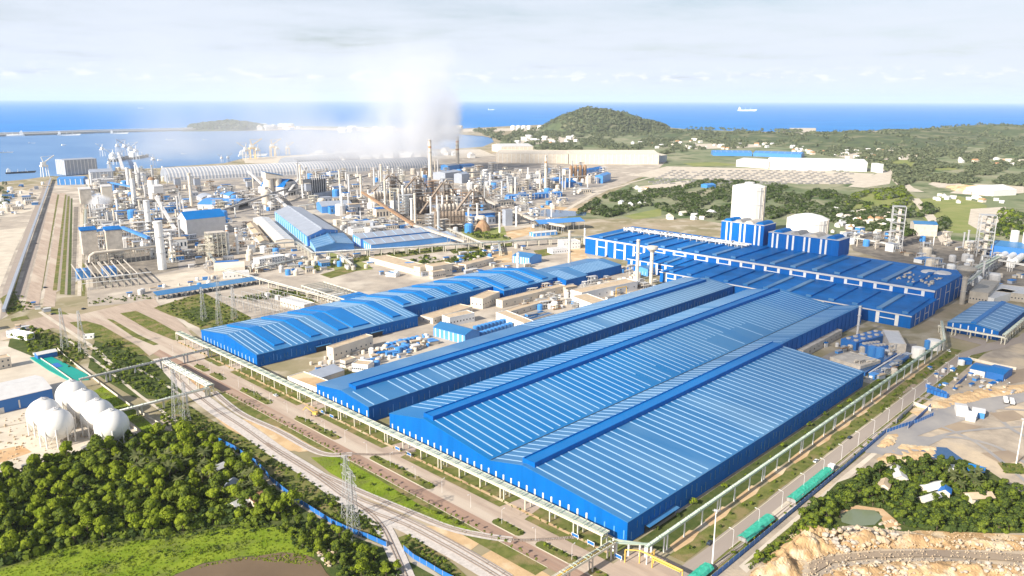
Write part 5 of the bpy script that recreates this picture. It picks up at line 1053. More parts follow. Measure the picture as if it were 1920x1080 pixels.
for a,b,d,h,wl,rf,l in (((1028,349),(1056,346),30,14,'tank_blue','tank_blue','blue shed behind the cream banded chimney'),((1060,352),(1080,350),20,12,'blue_paint','roof_deep','dark blue shed right of the cream banded chimney'),((980,362),(998,360),22,12,'tank_blue','tank_blue','little blue hall below the middle distance roofs'),((918,352),(965,348),24,12,'grey_sheet','grey_sheet','grey hall with a window band in the middle distance'),((925,341),(960,338),24,12,'tank_blue','grey_sheet','pale blue hall in the middle distance'),((866,344),(880,342),24,22,'grey_sheet','grey_sheet','grey box hall with white bands left of the middle roofs'),((835,338),(866,334),40,18,'grey_sheet','grey_sheet','grey roofed hall right of the left tall chimney'),((840,320),(862,318),30,14,'tank_blue','grey_sheet','small blue hall between the tall chimneys'),((870,318),(890,316),30,12,'tank_blue','tank_blue','small blue hall right of the right tall chimney'),((1090,330),(1115,327),26,14,'tank_blue','roof_deep','blue roofed hall by the rusty kilns'),((1116,326),(1132,322),26,12,'tank_blue','roof_deep','small blue hall right of the rusty kilns'),((1130,344),(1145,338),20,18,'tank_blue','tank_blue','tall blue block at the road bend')):
    shed2('hall',l,'hall',a,b,d,h,3,wall=wl,roof=rf)
stack((1068,352),318,2.6,'thin white stack by the rusty kilns','white'); stack((797,348),328,9,'short thick blue tank beside the left tall chimney','tank_blue',name='tank')
# settling pond
sheet('settling_pond',[(1000,404),(1022,392),(1100,398),(1098,404),(1040,408)],'pond_blue',.3); sheet('pond_bank',[(985,398),(1020,386),(1130,394),(1120,402),(1100,398),(1022,392)],'sand',.28)
# long pipe racks across the middle
for a,b,w,h,l in (((590,486),(1092,455),7,9,'long grey pipe rack on trestles crossing behind the stepped mill'),((412,512),(640,576),4.5,7,'pale pipe rack slanting down behind the switchyard'),((412,512),(392,484),4,7,'short pale pipe rack turning off by the canopy'),((482,470),(560,465),5,9,'grey pipe rack below the roof-fan building'),((556,464),(588,487),4,9,'pale rack linking the two grey pipe racks'),((840,438),(905,468),4,9,'pale pipe rack slanting down from the brown bag filters'),((935,460),(938,480),3,7,'short pale rack stub below the long pipe rack'),((480,512),(575,490),4,6,'low grey pipe rack in front of the white offices'),((420,510),(470,510),4,7,'cream pipe rack in front of the long drum'),((640,487),(660,505),3,7,'little pale rack by the large flat building'),((160,452),(163,352),4,8,'pale rack at the left edge of the coke plant'),((238,372),(330,362),4,10,'pale rack across the upper coke plant'),((560,395),(690,378),4,9,'faint pale rack in the smoke')):
    rack('pipe_rack',l,at(*a),at(*b),w,h,17,deck='grey' if 'grey' in l else 'beige',post='rack_cream',pw=.8,pipes=((-.8,.5,'steel'),(.8,.4,'pale_sheet')))
b = at(432,512); p,L,r = span((402,516),(460,512)); t = thing('drum_house','long cream half-round drum building with a blue strip behind','plant building',p,r); n=8; bb=MB(); bb.add([(x,8-8*math.cos(math.pi*i/n),4+9*math.sin(math.pi*i/n)) for x in (0,L) for i in range(n+1)],[(i,n+1+i,n+2+i,i+1) for i in range(n)]+[tuple(range(n+1))[::-1],tuple(range(n+1,2*n+2))]); bb.build('drum','cream',t); MB().box(0,L,.2,15.8,0,3.98).build('wall','cream',t); MB().box(2,L-6,17,24,0,12).build('blue_annex','blue_paint',t)
house2('plant_office','pale roofed white hut row in front of the cream drum building','office',(420,524),(468,520),12,6,wall='white',roof='pale_sheet',nwin=6)
house2('plant_office','white three-storey office beside the grey pipe rack','office',(487,502),(535,494),14,10,wall='white',roof='white',rows=3,nwin=10)
# beige service buildings between the mills
for a,b,d,h,wl,l in (((692,492),(776,515),26,6,'cream','large flat beige-roofed building behind the stepped mill'),((723,518),(742,520),10,4,'white','small blue-roofed hut in front of the flat beige building'),((788,518),(812,512),10,10,'cream','cream block with a tower behind the stepped mill'),((812,520),(848,514),16,12,'cream','taller cream block behind the stepped mill'),((812,524),(836,520),8,8,'beige','lower cream block before the taller one'),((874,508),(926,494),12,7,'cream','long beige block behind the stepped mill'),((860,510),(880,505),12,6,'beige','beige block joined to the long one')):
    house2('service_building',l,'service building',a,b,d,h,wall=wl,roof='tan_roof' if wl!='white' else 'roof_blue',nwin=7)
for a,b,d,h,l in (((812,608),(886,585),16,5,'long flat beige-roofed building between the mills'),((843,613),(890,603),12,8,'white office with a beige roof between the mills'),((905,580),(937,566),14,10,'cream cube with a round vent between the mills'),((930,600),(990,625),12,7,'white building with a beige roof beside the narrow mill'),((626,677),(700,652),8,10,'tall narrow cream building beside the stepped mill'),((942,578),(1060,548),9,7,'long beige gallery building with a brown roof'),((952,596),(1046,568),8,5,'beige colonnade building in front of the gallery building'),((1070,570),(1120,590),20,8,'white block with a beige roof beside the narrow mill'),((1090,566),(1195,543),16,9,'long white tank block before the cream columns'),((540,722),(598,745),14,6,'white building with an orange roof beside the narrow mill gable'),((648,690),(668,683),6,5,'small cream hut at the end of the tall narrow building'),((660,697),(690,700),10,6,'white pump block beside the narrow mill')):
    house2('service_building',l,'service building',a,b,d,h,wall='cream' if 'white' not in l else 'white',roof='tan_roof' if 'orange' not in l else 'sand',nwin=8)
shed2('shed','blue ribbed shed between the stepped and narrow mills','shed',(813,630),(872,646),18,8,3,wall='wall_pale_blue',roof='roof_blue',ribs=7)
shed2('shed','grey mono-roof shed by the narrow mill gable','shed',(600,722),(646,706),12,5,2,wall='cream',roof='grey_sheet',mono=True)
def tanks(pts, r, h, name, label, m, group):
    me = MB().lathe(0,0,[(r,0),(r,h),(r*.6,h+.5),(r*.1,h+.6)],14).mesh('tank',m)
    for p in pts: tag(link(name,me,None,(p[0],p[1],0)),label,'tank',group)
def row(a,b,n): p,q = at(*a),at(*b); return [p.lerp(q,(i+.5)/n) for i in range(n)]
tanks(row((722,654),(786,638),8),2.2,4,'filter_tank','blue filter tank in the front row between the mills','tank_blue','blue filter tanks between the mills'); tanks(row((744,664),(766,656),3),2.6,5,'filter_tank','fat blue tank beside the front filter row','tank_blue','blue filter tanks between the mills')
tanks(row((888,622),(950,606),9),2.4,4.5,'filter_tank','blue filter tank in the rear double row behind the white office','tank_blue','rear blue filter tanks'); tanks(row((900,632),(960,613),9),2.4,4.5,'filter_tank','blue filter tank in the rear double row nearest the narrow mill','tank_blue','rear blue filter tanks')
t = thing('basin','dark water basins beside the narrow mill','basin',at(985,605)); 
for k in range(4): MB().box(0,40,-18+9*k,-11+9*k,.2,1.2).build('basin_wall','concrete',t); MB().box(1,39,-17+9*k,-12+9*k,1.22,1.3).build('water','pond_blue',t)
t = thing('gantry_crane','little yellow gantry frame beside the narrow mill','crane',at(1155,556)); MB().bar((0,0,0),(0,0,9),.6).bar((14,-3,0),(14,-3,9),.6).bar((0,0,9),(14,-3,9),.8).build('frame','yellow',t)
# -- utilities right of the largest mill
house2('service_building','long low beige building against the end of the largest mill','service building',(1505,672),(1578,632),9,6,wall='beige',roof='beige',nwin=9)
for a,b,d,h,wl,rf,l in (((1664,664),(1697,667),40,9,'beige','pale_sheet','large pale box building beside the pipe rack'),((1555,682),(1612,700),26,5,'beige','beige','flat grey roofed sump building beside the largest mill')):
    house2('service_building',l,'service building',a,b,d,h,wall=wl,roof=rf,nwin=0)
for a,b,l in (((1604,658),(1668,640),'blue cooling tower bank with square fan openings'),((1634,668),(1665,664),'pair of tall blue filter tanks right of the cooling bank')):
    p,L,r = span(a,b); t = thing('cooling_tower',l,'cooling tower',p,r)
    MB().box(0,L,0,14,0,7).build('body','blue_paint',t)
    for i in range(5):
        for j in range(2): MB().lathe(L*(i+.5)/5,3.5+7*j,[(1.9,7.02),(1.9,8)],12).build('fan_ring','beige',t)
tanks([at(1634,672),at(1648,675)],3.4,10,'filter_tank','tall round blue tank beside the pale box building','tank_blue','tall blue tanks by the pale box building'); tanks(row((1586,645),(1612,648),3),2.2,4,'filter_tank','small blue tank at the corner of the largest mill','tank_blue','small blue tanks by the largest mill'); tanks(row((1628,690),(1640,682),3),2.4,5,'filter_tank','blue tank right of the flat grey sump building','tank_blue','blue tanks by the sump building')
tanks([at(1720,672)],5,9,'white_tank','round cream open-topped tank beside the pipe rack','white_tank',None); tanks([at(1750,655)],5.5,8,'white_tank','second cream tank behind the open-topped one','white_tank',None); tanks([at(1737,656)],2.2,8,'filter_tank','narrow blue tank beside the cream tanks','tank_blue',None)
p,L,r = span((1645,712),(1704,674)); t = thing('clarifier','blue long settling trough with a pale walkway beside the pipe rack','basin',p,r); MB().box(0,L,0,5,0,3.6).box(0,L,9,15,0,3.2).build('trough','blue_paint',t); MB().box(0,L,5.6,6.8,3.7,4.1).build('walkway','pale_sheet',t); MB().box(0,L,.6,4.4,3.62,3.7).box(0,L,9.6,14.4,3.22,3.3).build('water','pond_blue',t)
# -- small sheds on the earthworks
shed2('site_shed','left blue-roofed site shed on the earthworks with a white front','shed',(1817,703),(1845,709),18,5,1.2,wall='white',roof='roof_blue_new'); shed2('site_shed','right blue-roofed site shed on the earthworks with a white canopy','shed',(1846,708),(1880,716),20,5.5,1.2,wall='blue_paint',roof='roof_blue_new'); shed2('site_shed','small blue hut beyond the two blue-roofed site sheds','shed',(1805,684),(1822,684),7,3.5,.8,wall='blue_paint',roof='roof_blue_new')
tanks([at(1802,684)],2.4,3.6,'white_tank','little white tank beside the small blue hut','white',None)
shed2('site_shed','pale grey roofed camp shed on the earthworks by the grey lagoon','shed',(1793,780),(1814,783),14,4,1,wall='white',roof='pale_sheet'); shed2('site_shed','second pale camp shed in front of the first','shed',(1810,788),(1828,792),8,4,1,wall='white',roof='white'); shed2('site_shed','low pale blue camp shed right of the pale ones','shed',(1822,782),(1845,786),9,4,1,wall='tank_blue',roof='pale_sheet')
p,L,r = span((1737,736),(1775,748)); t = thing('container_row','row of dark blue containers behind the white wall','containers',p,r)
for i in range(6): MB().box(L*i/6+.15,L*(i+1)/6-.15,0,3,0,3).build('container','blue_paint',t)
t = shed2('site_shed','blue tarpaulin tent by the trees at the right','tent',(1812,890),(1842,898),8,3.5,1.6,wall='blue_paint',roof='roof_blue_new')
# far plant behind the melt shop
def tall_lattice(base,ty,w,label):
    b = at(*base); h = hgt(b,ty); t = thing('lattice_tower',label,'lattice tower',(b.x,b.y,0),.4); a = w*mpp(b)/2
    pm = MB().box(-.45,.45,-.45,.45,0,h).mesh('column','steel')
    for x in (-a,a):
        for y in (-a,a): link('column',pm,t,(x,y,0))
    MB().box(-a*.38,a*.1,-a*.38,a*.1,0,h*.97).box(a*.3,a*.55,-a*.2,a*.1,0,h*.9).build('column_pack','beige',t)
    n = 10; bb = MB()
    for k in range(n):
        z0,z1 = h*k/n,h*(k+1)/n
        for s in (-1,1): bb.bar((-a,s*a,z0),(a,s*a,z1),.35); bb.bar((s*a,-a,z0),(s*a,a,z1),.35); bb.bar((a,s*a,z0),(-a,s*a,z1),.25)
    bb.build('brace','steel',t)
    for k in range(2,n+1,2): MB().box(-a-.2,a+.2,-a-.2,a+.2,h*k/n-.2,h*k/n).build('floor','steel',t)
tall_lattice((1678,462),386,19,'left of two tall pale lattice towers behind the melt shop'); tall_lattice((1842,480),402,21,'right of two tall pale lattice towers behind the melt shop')
shed2('hall','blue hall at the far right behind the lattice tower','hall',(1855,482),(1920,490),45,16,4,wall='blue_paint',roof='roof_blue'); shed2('hall','blue striped roofed hall on an open floor left of the right lattice tower','hall',(1712,442),(1756,444),30,18,3,wall='beige',roof='roof_blue')
house2('plant_block','grey flat concrete building right of the water tower','plant building',(1815,568),(1850,573),70,12,wall='concrete',roof='concrete',nwin=6); house2('plant_block','long grey roofed building at the right edge','plant building',(1862,560),(1925,568),40,8,wall='concrete',roof='pale_sheet',nwin=10); house2('plant_block','white building with slatted roof vents at the right','plant building',(1862,575),(1905,560),14,8,wall='white',roof='pale_sheet',nwin=0)
def bullet(a,b,label,group):
    p,q = at(*a),at(*b); d=(q-p); L=d.length; t=thing('bullet_tank',label,'gas tank',(p.x,p.y,0),math.atan2(d.y,d.x),group); r=4.2
    MB().lathe(0,0,[(.6,0),(r*.8,1.5),(r,4),(r,L-4),(r*.8,L-1.5),(.6,L)],16).build('shell','white_tank',t,loc=None); o=t.children[0]; o.rotation_euler=(0,math.pi/2,0); o.location=(0,0,r+2)
    for x in (6,L-6): MB().box(x-1,x+1,-3,3,0,3.2).build('saddle','concrete',t)
for i,(a,b) in enumerate((((1872,493),(1895,478)),((1885,497),(1908,481)),((1900,500),(1922,484)))): bullet(a,b,('left','middle','right')[i]+' of three white lying bullet tanks at the right','white bullet tanks')
tanks([at(1897,480),at(1920,484)],5,34,'white_tank','tall white upright tank at the right edge','white_tank','tall white upright tanks at right'); 
for a,b,w,h,l in (((1790,545),(1870,500),6,14,'grey covered gallery climbing right of the water tower'),((1805,555),(1862,505),4,12,'pale gallery beside the grey covered one'),((1862,503),(1925,516),5,12,'pale gallery crossing the right edge'),((1600,455),(1690,472),4,8,'pale pipe rack behind the melt shop roof')):
    rack('pipe_rack',l,at(*a),at(*b),w,h,16,deck='pale_sheet',post='pale_sheet',pipes=((-.6,.4,'grey'),(.8,.5,'pale_sheet')))
# -- small plant everywhere between the big pieces
def clutter(poly, n, kinds, label, group, smin, smax, seed):
    rr = random.Random(seed); P = [at(*p) for p in poly]; xs=[p[0] for p in poly]; ys=[p[1] for p in poly]; k=0; tries=0
    def inside(x,y):
        c=False; j=len(poly)-1
        for i in range(len(poly)):
            (xi,yi),(xj,yj)=poly[i],poly[j]
            if (yi>y)!=(yj>y) and x<(xj-xi)*(y-yi)/(yj-yi)+xi: c=not c
            j=i
        return c
    while k<n and tries<n*30:
        tries+=1; x,y=rr.uniform(min(xs),max(xs)),rr.uniform(min(ys),max(ys))
        if not inside(x,y): continue
        b=at(x,y); kd=rr.choice(kinds); s=rr.uniform(smin,smax); rz=-.25+rr.uniform(-.05,.05); k+=1
        CN={'white':'white','pale_sheet':'pale grey','cream':'cream','tank_blue':'light blue','beige':'beige','steel':'grey','grey_sheet':'blue-grey','concrete':'concrete grey','brown_steel':'brown','rack_cream':'cream','tan_roof':'tan','grey':'dark grey','roof_deep':'deep blue','rust':'rusty'}
        if kd=='tank':
            m=rr.choice(('white','pale_sheet','cream','tank_blue','beige'))
            tag(link('silo' if s>13 else 'small_plant_tank' if s<5 else 'plant_tank',MB().lathe(0,0,[(s*.4,0),(s*.4,s*.7),(s*.3,s*.82),(.3,s*.85)],12).mesh('plant_tank',m),None,b,rz),'small round '+CN[m]+' tank '+label,'tank',group)  # generic filler tanks named by size; silo-named ones are plain tanks too
        elif kd=='col':
            m=rr.choice(('white','pale_sheet','cream','steel'))
            tag(link('process_column',MB().lathe(0,0,[(s*.09,0),(s*.09,s*1.7),(s*.13,s*1.72),(s*.13,s*1.8)],8).mesh('process_column',m),None,b),'slim upright '+CN[m]+' column '+label,'column',group)
        elif kd=='box':
            w,d,h=s*rr.uniform(.6,1.8),s*rr.uniform(.5,1),s*rr.uniform(.3,.8); m=rr.choice(('beige','cream','white','grey_sheet','tank_blue','concrete','pale_sheet')); m2=rr.choice(('tan_roof','pale_sheet','grey','tank_blue','grey_sheet','roof_deep'))
            t=thing('plant_hut' if s<7.5 else 'plant_building','small '+CN[m]+(' hut' if s<7.5 else ' building')+', '+CN[m2]+' roof, '+label,'hut' if s<7.5 else 'plant building',b,rz,group)
            MB().box(0,w,0,d,0,h).build('wall',m,t); MB().box(-.3,w+.3,-.3,d+.3,h+.02,h+.5).build('roof',m2,t)
            if s>5:
                wm=MB().box(-s*.05,s*.05,-.12,-.02,h*.3,h*.7).mesh('window','window'); k_=max(2,int(w/s*4))
                for q in range(k_): link('window',wm,t,(w*(q+.5)/k_,0,0))
        elif kd=='frame':
            w,h=s*rr.uniform(.5,1),s*rr.uniform(.7,1.5); m=rr.choice(('steel','steel','beige','pale_sheet','brown_steel' if 'furnace' in label else 'rack_cream', 'brown_steel' if 'furnace' in label else 'steel', 'rust' if 'furnace' in label else 'beige')); m2=rr.choice(('white','grey','beige','pale_sheet'))
            t=thing('brown_process_unit' if m in ('brown_steel','rust') else 'process_unit' if s>9 else 'small_process_unit',CN[m]+' process unit round a '+CN[m2]+' vessel '+label,'process unit',b,rz,group); bb=MB(); n_=3; L_=max(2,int(h/5))  # one generic filler process unit, its name split by colour and size
            for i in range(n_):
                for j in range(2): bb.bar((w*i/2,j*w*.7,0),(w*i/2,j*w*.7,h),.5)
            for l in range(1,L_+1):
                z=h*l/L_; bb.box(-.4,w+.4,-.4,w*.7+.4,z-.4,z-.05)
            bb.build('frame',m,t)
            pp=MB()
            for q in range(4): z=rr.uniform(1,h); pp.tube((-3,w*.7*q/3,z),(w+4,w*.7*q/3,z),.5,6)
            pp.build('pipework',rr.choice(('pale_sheet','cream','steel','rust')),t)
            MB().tube((w*.5,w*.35,0),(w*.5,w*.35,h*.95),w*.2,8).build('vessel',m2,t)
ALLK=('tank','col','box','frame','frame','box')
clutter([(165,362),(300,345),(345,395),(350,470),(330,500),(240,470),(165,470)],230,ALLK,'in the crowded coke plant','small plant of the coke works',9,20,5)
clutter([(205,318),(300,325),(320,345),(250,358),(165,358)],40,ALLK,'near the quay end of the works','small plant near the quay',12,26,6)
clutter([(320,350),(500,335),(520,400),(480,412),(360,430),(330,400)],80,ALLK,'left of the cream silo tower','small plant left of the silo tower',8,20,7)
clutter([(340,440),(480,470),(560,468),(540,500),(400,505),(345,490)],40,('box','tank','frame'),'by the frame tower','small plant by the frame tower',5,12,8)
clutter([(560,330),(720,318),(760,350),(760,420),(680,430),(600,395),(550,370)],110,ALLK,'in the smoke by the vaulted shed','small plant in the smoke',10,26,9)
clutter([(720,330),(900,318),(960,360),(950,420),(870,440),(780,440),(720,400)],150,('frame','frame','col','box','tank'),'in the furnace area','small plant of the furnace area',9,24,10)
clutter([(860,318),(1080,318),(1140,330),(1080,372),(930,380),(880,350)],140,ALLK,'among the middle roofs','small plant of the middle distance',10,24,11)
clutter([(1560,430),(1860,470),(1900,500),(1870,545),(1800,545),(1700,480),(1590,462)],90,ALLK,'in the gas plant','small plant of the gas works',5,15,12)
clutter([(1810,520),(1920,520),(1920,570),(1860,560)],20,('box','tank'),'at the right edge','small plant at the right edge',5,10,13)
clutter([(640,668),(700,655),(720,690),(660,700)],16,('box','tank'),'by the tall narrow building','pumps by the tall narrow building',2,5,14)
clutter([(690,660),(800,632),(810,650),(700,690)],70,('box','tank'),'along the narrow mill','small plant along the narrow mill',2.5,6,15)
clutter([(960,560),(1190,500),(1235,540),(1100,575),(990,600)],95,('box','tank','frame'),'in the yard between the mills','small plant of the mill yard',3,9,16)
clutter([(470,500),(690,480),(700,505),(560,520)],26,('box','tank'),'by the grey pipe rack','small plant by the grey rack',4,9,17)
clutter([(1530,640),(1720,650),(1700,690),(1640,720),(1600,690)],50,('box','tank','frame'),'in the mill water plant','small plant of the water works',2.5,7,18)
clutter([(780,505),(960,480),(1000,500),(900,520)],24,('box',),'behind the stepped mill','huts behind the stepped mill',3,7,19)
clutter([(1740,690),(1900,690),(1900,745),(1800,735),(1740,725)],50,('box','box','tank'),'on the earthworks yard','site stores on the earthworks',1.2,3.6,20)
clutter([(0,640),(60,570),(90,585),(60,610),(0,660)],10,('box',),'by the left junction','huts by the left junction',3,6,21)
clutter([(0,355),(85,345),(60,395),(0,410)],40,('box','box','tank'),'in the yard left of the twin roads','stores in the left yard',5,14,22)
clutter([(340,500),(470,505),(560,478),(690,468),(690,476),(560,520),(430,520)],46,('box','tank','box','frame'),'in front of the grey pipe rack','small plant before the grey rack',3,8,31)
clutter([(455,415),(520,470),(500,480),(440,440)],30,('box','tank','frame'),'beside the roof-fan building','small plant by the roof-fan building',4,11,32)
clutter([(640,395),(770,430),(800,445),(700,446),(640,440)],70,('box','tank','frame','frame'),'behind the twin shed','small plant behind the twin shed',5,14,33)
clutter([(890,372),(1070,372),(1050,392),(1000,400),(1090,428),(1000,428),(900,400)],70,('box','tank','frame'),'by the settling pond','small plant by the settling pond',4,12,34)
clutter([(225,545),(400,520),(400,540),(240,560)],26,('box','tank'),'along the coke plant front','stores at the coke plant front',2.5,7,35)
clutter([(690,520),(960,455),(1000,465),(800,520)],40,('box','box','tank'),'between long rack and stepped mill','huts behind the long rack',3,8,36)
clutter([(560,690),(640,662),(660,690),(590,712)],18,('box','tank'),'before the narrow mill gable','stores by the narrow mill gable',2,5,37)
# ---------------------------------------------------------------- FAR: hills, island, port, ships, warehouses, villages
def hill(name, cx, cy, rx, ry, h, rot, m='hill', seed=1, n=70, rough=.22, shape=1.6, two=None):
    rg = np.random.default_rng(seed); g = np.linspace(-1.05, 1.05, n); X, Y = np.meshgrid(g, g, indexing='ij'); rr = np.sqrt(X**2+Y**2)
    Z = np.clip(1-rr**2, 0, 1)**shape
    if two: Z = np.maximum(Z, two[2]*np.clip(1-((X-two[0])**2+(Y-two[1])**2)/two[3]**2, 0, 1)**shape)
    nz = np.zeros_like(Z)
    for f, a in ((2.3,1),(4.7,.5),(9.1,.28),(18,.14)):
        ph = rg.uniform(0, 6.28, 4); nz += a*(np.sin(f*X+ph[0]+1.3*np.sin(f*.7*Y+ph[1]))*np.sin(f*Y+ph[2]+1.1*np.sin(f*.8*X+ph[3])))
    Z = h*Z*(1+rough*nz) - .6; c, s = math.cos(rot), math.sin(rot)
    V = np.stack([cx+rx*X*c-ry*Y*s, cy+rx*X*s+ry*Y*c, Z], -1).reshape(-1, 3)
    F = [(i*n+j, (i+1)*n+j, (i+1)*n+j+1, i*n+j+1) for i in range(n-1) for j in range(n-1)]
    b = MB(); b.v = [tuple(v) for v in V]; b.f = F; b.m = [0]*len(F); return struct(b.build(name, m, smooth=True))
hb = at(1125, 245); hk = hgt(hb, 199)
vd = Vector((hb.x, hb.y)).normalized(); ang = math.atan2(vd.y, vd.x) - math.pi/2
hill('hill', hb.x, hb.y, 115*mpp(hb), 520, hk*.88, ang, seed=4, two=(.42, .1, .55, .8), shape=1.15, rough=.16)
ib = at(428, 241); hill('island_hill', ib.x, ib.y, 66*mpp(ib), 420, hgt(ib, 231)*1.0, math.atan2(ib.y, ib.x)-math.pi/2, seed=9, shape=.9)
for px, py, ty, w, d, sd in ((1880,255,237,190,900,5), (1740,262,247,150,700,6), (1600,268,252,170,700,12), (1430,262,250,120,500,13), (1300,256,247,110,450,14)):
    q = at(px, py); hill('low_hill', q.x, q.y, w*mpp(q), d, hgt(q, ty), math.atan2(q.y, q.x)-math.pi/2, m='hill', seed=sd, shape=1.1)
q = at(1825, 357); hill('earth_mound', q.x, q.y, 32*mpp(q), 45, 10, math.atan2(q.y,q.x)-math.pi/2, m='sand', seed=21, shape=.5); q = at(1800, 352); hill('earth_mound', q.x, q.y, 24*mpp(q), 30, 7, 0, m='sand', seed=22, shape=.5)
# breakwater and its quays
def mole(name, pts, w, z0, z1, m):
    P = [at(*p) for p in pts]; Lf, Rt = ribbon(P, w); b = MB(); n = len(P)
    for i in range(n-1): b.hexa([(Lf[i].x,Lf[i].y,z0),(Rt[i].x,Rt[i].y,z0),(Rt[i+1].x,Rt[i+1].y,z0),(Lf[i+1].x,Lf[i+1].y,z0),(Lf[i].x,Lf[i].y,z1),(Rt[i].x,Rt[i].y,z1),(Rt[i+1].x,Rt[i+1].y,z1),(Lf[i+1].x,Lf[i+1].y,z1)])
    return struct(b.build(name, m))
BW = [(-60,257),(100,252),(180,249),(260,247),(345,245),(384,243)]
mole('breakwater', BW, 60, -3, 9, 'concrete'); mole('breakwater_wall', [(x, y-.8) for x, y in BW], 14, 8, 17, 'white')
for pts in ([(380,240),(470,238),(540,238),(560,243),(500,245),(400,244)], [(455,297),(548,291),(640,287),(640,300),(540,306),(460,306)], [(560,243),(700,246),(860,248),(860,244),(700,241),(560,239)], [(860,242),(1120,238),(1125,243),(870,247)]):
    sheet('port_apron', pts, 'pale_yard', .3)
sheet('green_strip', [(480,236),(620,237),(720,238),(720,240),(620,240),(480,239)], 'far_ground', .35)
# shore tanks at the foot of the hill
for i, px in enumerate((962,972,982,992,1012,1022,1032,1050,1060,1072,1082,1096,1106,1118)):
    q = at(px, 243.5); r = 4.6*mpp(q); tag(link('storage_tank', MB().lathe(0,0,[(r,0),(r,26),(r*.3,31),(.5,31)],16).mesh('storage_tank','white'), None, q), 'white oil storage tank in the row at the foot of the hill', 'storage tank', 'white tanks below the hill')
for i, px in enumerate((487,495,528,536,545)):
    q = at(px, 238); tag(link('storage_tank', MB().lathe(0,0,[(28,0),(28,22),(9,26),(.5,26)],16).mesh('storage_tank','white'), None, q), 'white storage tank on the far spit', 'storage tank', 'white tanks on the far spit')
# ships
def ship(b, L, label, rz, hull='blue_paint', deck=True):
    t = thing('ship', label, 'ship', (b[0], b[1], -1.9), rz); w = L*.15; h = L*.065
    MB().hexa([(-L/2,-w/2*.8,0),(L*.42,-w/2*.6,0),(L*.42,w/2*.6,0),(-L/2,w/2*.8,0),(-L/2,-w/2,h),(L*.5,-w*.12,h*1.25),(L*.5,w*.12,h*1.25),(-L/2,w/2,h)]).build('hull', hull, t)
    MB().box(-L*.46,-L*.34,-w*.42,w*.42,h+.02,h*2.6).box(-L*.43,-L*.38,-w*.3,w*.3,h*2.62,h*3.3).build('bridge', 'white', t)
    for k in range(4): MB().box(-L*.28+L*.16*k,-L*.28+L*.13*k+L*.02*(k+1),-w*.35,w*.35,h+.02,h*1.3).build('hatch', 'white', t)
    for k in range(2): MB().bar((-L*.1+L*.25*k,0,h),(-L*.1+L*.25*k,0,h*2.6),L*.012).build('mast', 'white', t)
def facing(b): return math.atan2(b[1], b[0]) - math.pi/2
q = at(1401,208); ship(q, 33*mpp(q), 'long white ship out at sea on the right', facing(q), 'white'); q = at(921,206); ship(q, 12*mpp(q), 'small white ship beyond the smoke', facing(q), 'white'); q = at(264,203); ship(q, 9*mpp(q), 'small white ship on the hazy sea at the left', facing(q), 'white')
q = at(18,255); ship(q, 40*mpp(q), 'white ship moored at the left end of the breakwater', facing(q)+3.1, 'white'); q = at(130,253.5); ship(q, 34*mpp(q), 'white ship moored at the middle of the breakwater', facing(q), 'white'); q = at(224,250.5); ship(q, 28*mpp(q), 'pale ship moored at the right of the breakwater', facing(q), 'white')
q = at(10,286); ship(q, 22*mpp(q), 'small pale boat in the bay at the left edge', facing(q)+.2, 'white'); q = at(40,324); ship(q, 42*mpp(q), 'dark low barge in the bay at left', facing(q)+.1, 'dark'); q = at(225,300); ship(q, 70*mpp(q), 'dark ship at the coal quay under the cranes', facing(q)+1.2, 'dark'); q = at(262,296); ship(q, 60*mpp(q), 'second dark ship behind the quay cranes', facing(q)+1.1, 'dark'); q = at(475,292); ship(q, 50*mpp(q), 'pale ship at the far orange cranes', facing(q)+.2, 'white')
for i, (px, py, w_) in enumerate(((318,262,12),(385,262,9),(600,268,12),(640,272,16),(560,272,9),(120,272,12),(60,268,10),(345,288,9),(300,300,14),(170,300,12),(640,258,8),(690,265,12))):
    q = at(px,py); ship(q, w_*mpp(q), ('small white boat on the bay, '+('left side','under the island','middle','before the far quay','right of the far cranes','well left','far left','before the vaulted shed','by the grey cranes','left of the coal quay','near the spit','in the smoke')[i]), facing(q)+(i%3)*.5, 'white')
# quay cranes
def quay_crane(b, h, label, m, rz, lean=1):
    t = thing('quay_crane', label, 'crane', (b[0], b[1], 0), rz); w = h*.28
    for x in (-w/2,w/2):
        for y in (-w/2,w/2): MB().bar((x,y,0),(x*.8,y*.8,h*.55),h*.03).build('leg', m, t)
    MB().box(-w*.55,w*.55,-w*.5,w*.5,h*.52,h*.6).build('portal', m, t); MB().box(-w*.4,w*.3,-w*.3,w*.3,h*.605,h*.74).build('machine_house', 'white', t)
    MB().bar((0,0,h*.7),(lean*h*.55,0,h*1.05),h*.045).build('boom', m, t); MB().bar((0,0,h*.74),(-lean*h*.08,0,h),h*.035).build('mast', m, t); MB().bar((-lean*h*.08,0,h),(lean*h*.5,0,h*1.03),h*.018).build('stay', m, t)
for i,(px,py,ty,l) in enumerate(((193,293,270,'white quay crane standing leftmost of the coal quay cluster'),(222,288,264,'white quay crane at the far side of the coal quay cluster'),(236,293,262,'pale quay crane in the middle of the coal quay cluster'),(246,296,268,'white quay crane right of the middle of the coal quay cluster'),(256,300,272,'pale quay crane at the right of the coal quay cluster'),(225,300,283,'low white quay crane in front of the coal quay cluster'),(213,309,280,'tall thin white quay crane leaning over the coal quay'),(206,318,297,'white quay crane closest to the works on the coal quay'),(288,313,289,'lone white quay crane right of the coal quay'),(85,332,294,'thin white crane at the end of the railway on the shore'),(416,305,290,'left of a pair of grey quay cranes'),(428,305,289,'right of a pair of grey quay cranes'))):
    q = at(px,py); quay_crane(q, hgt(q,ty), l, ('white','pale_sheet','grey_sheet')[i%3], facing(q)+(.4 if i%2 else -2.5))
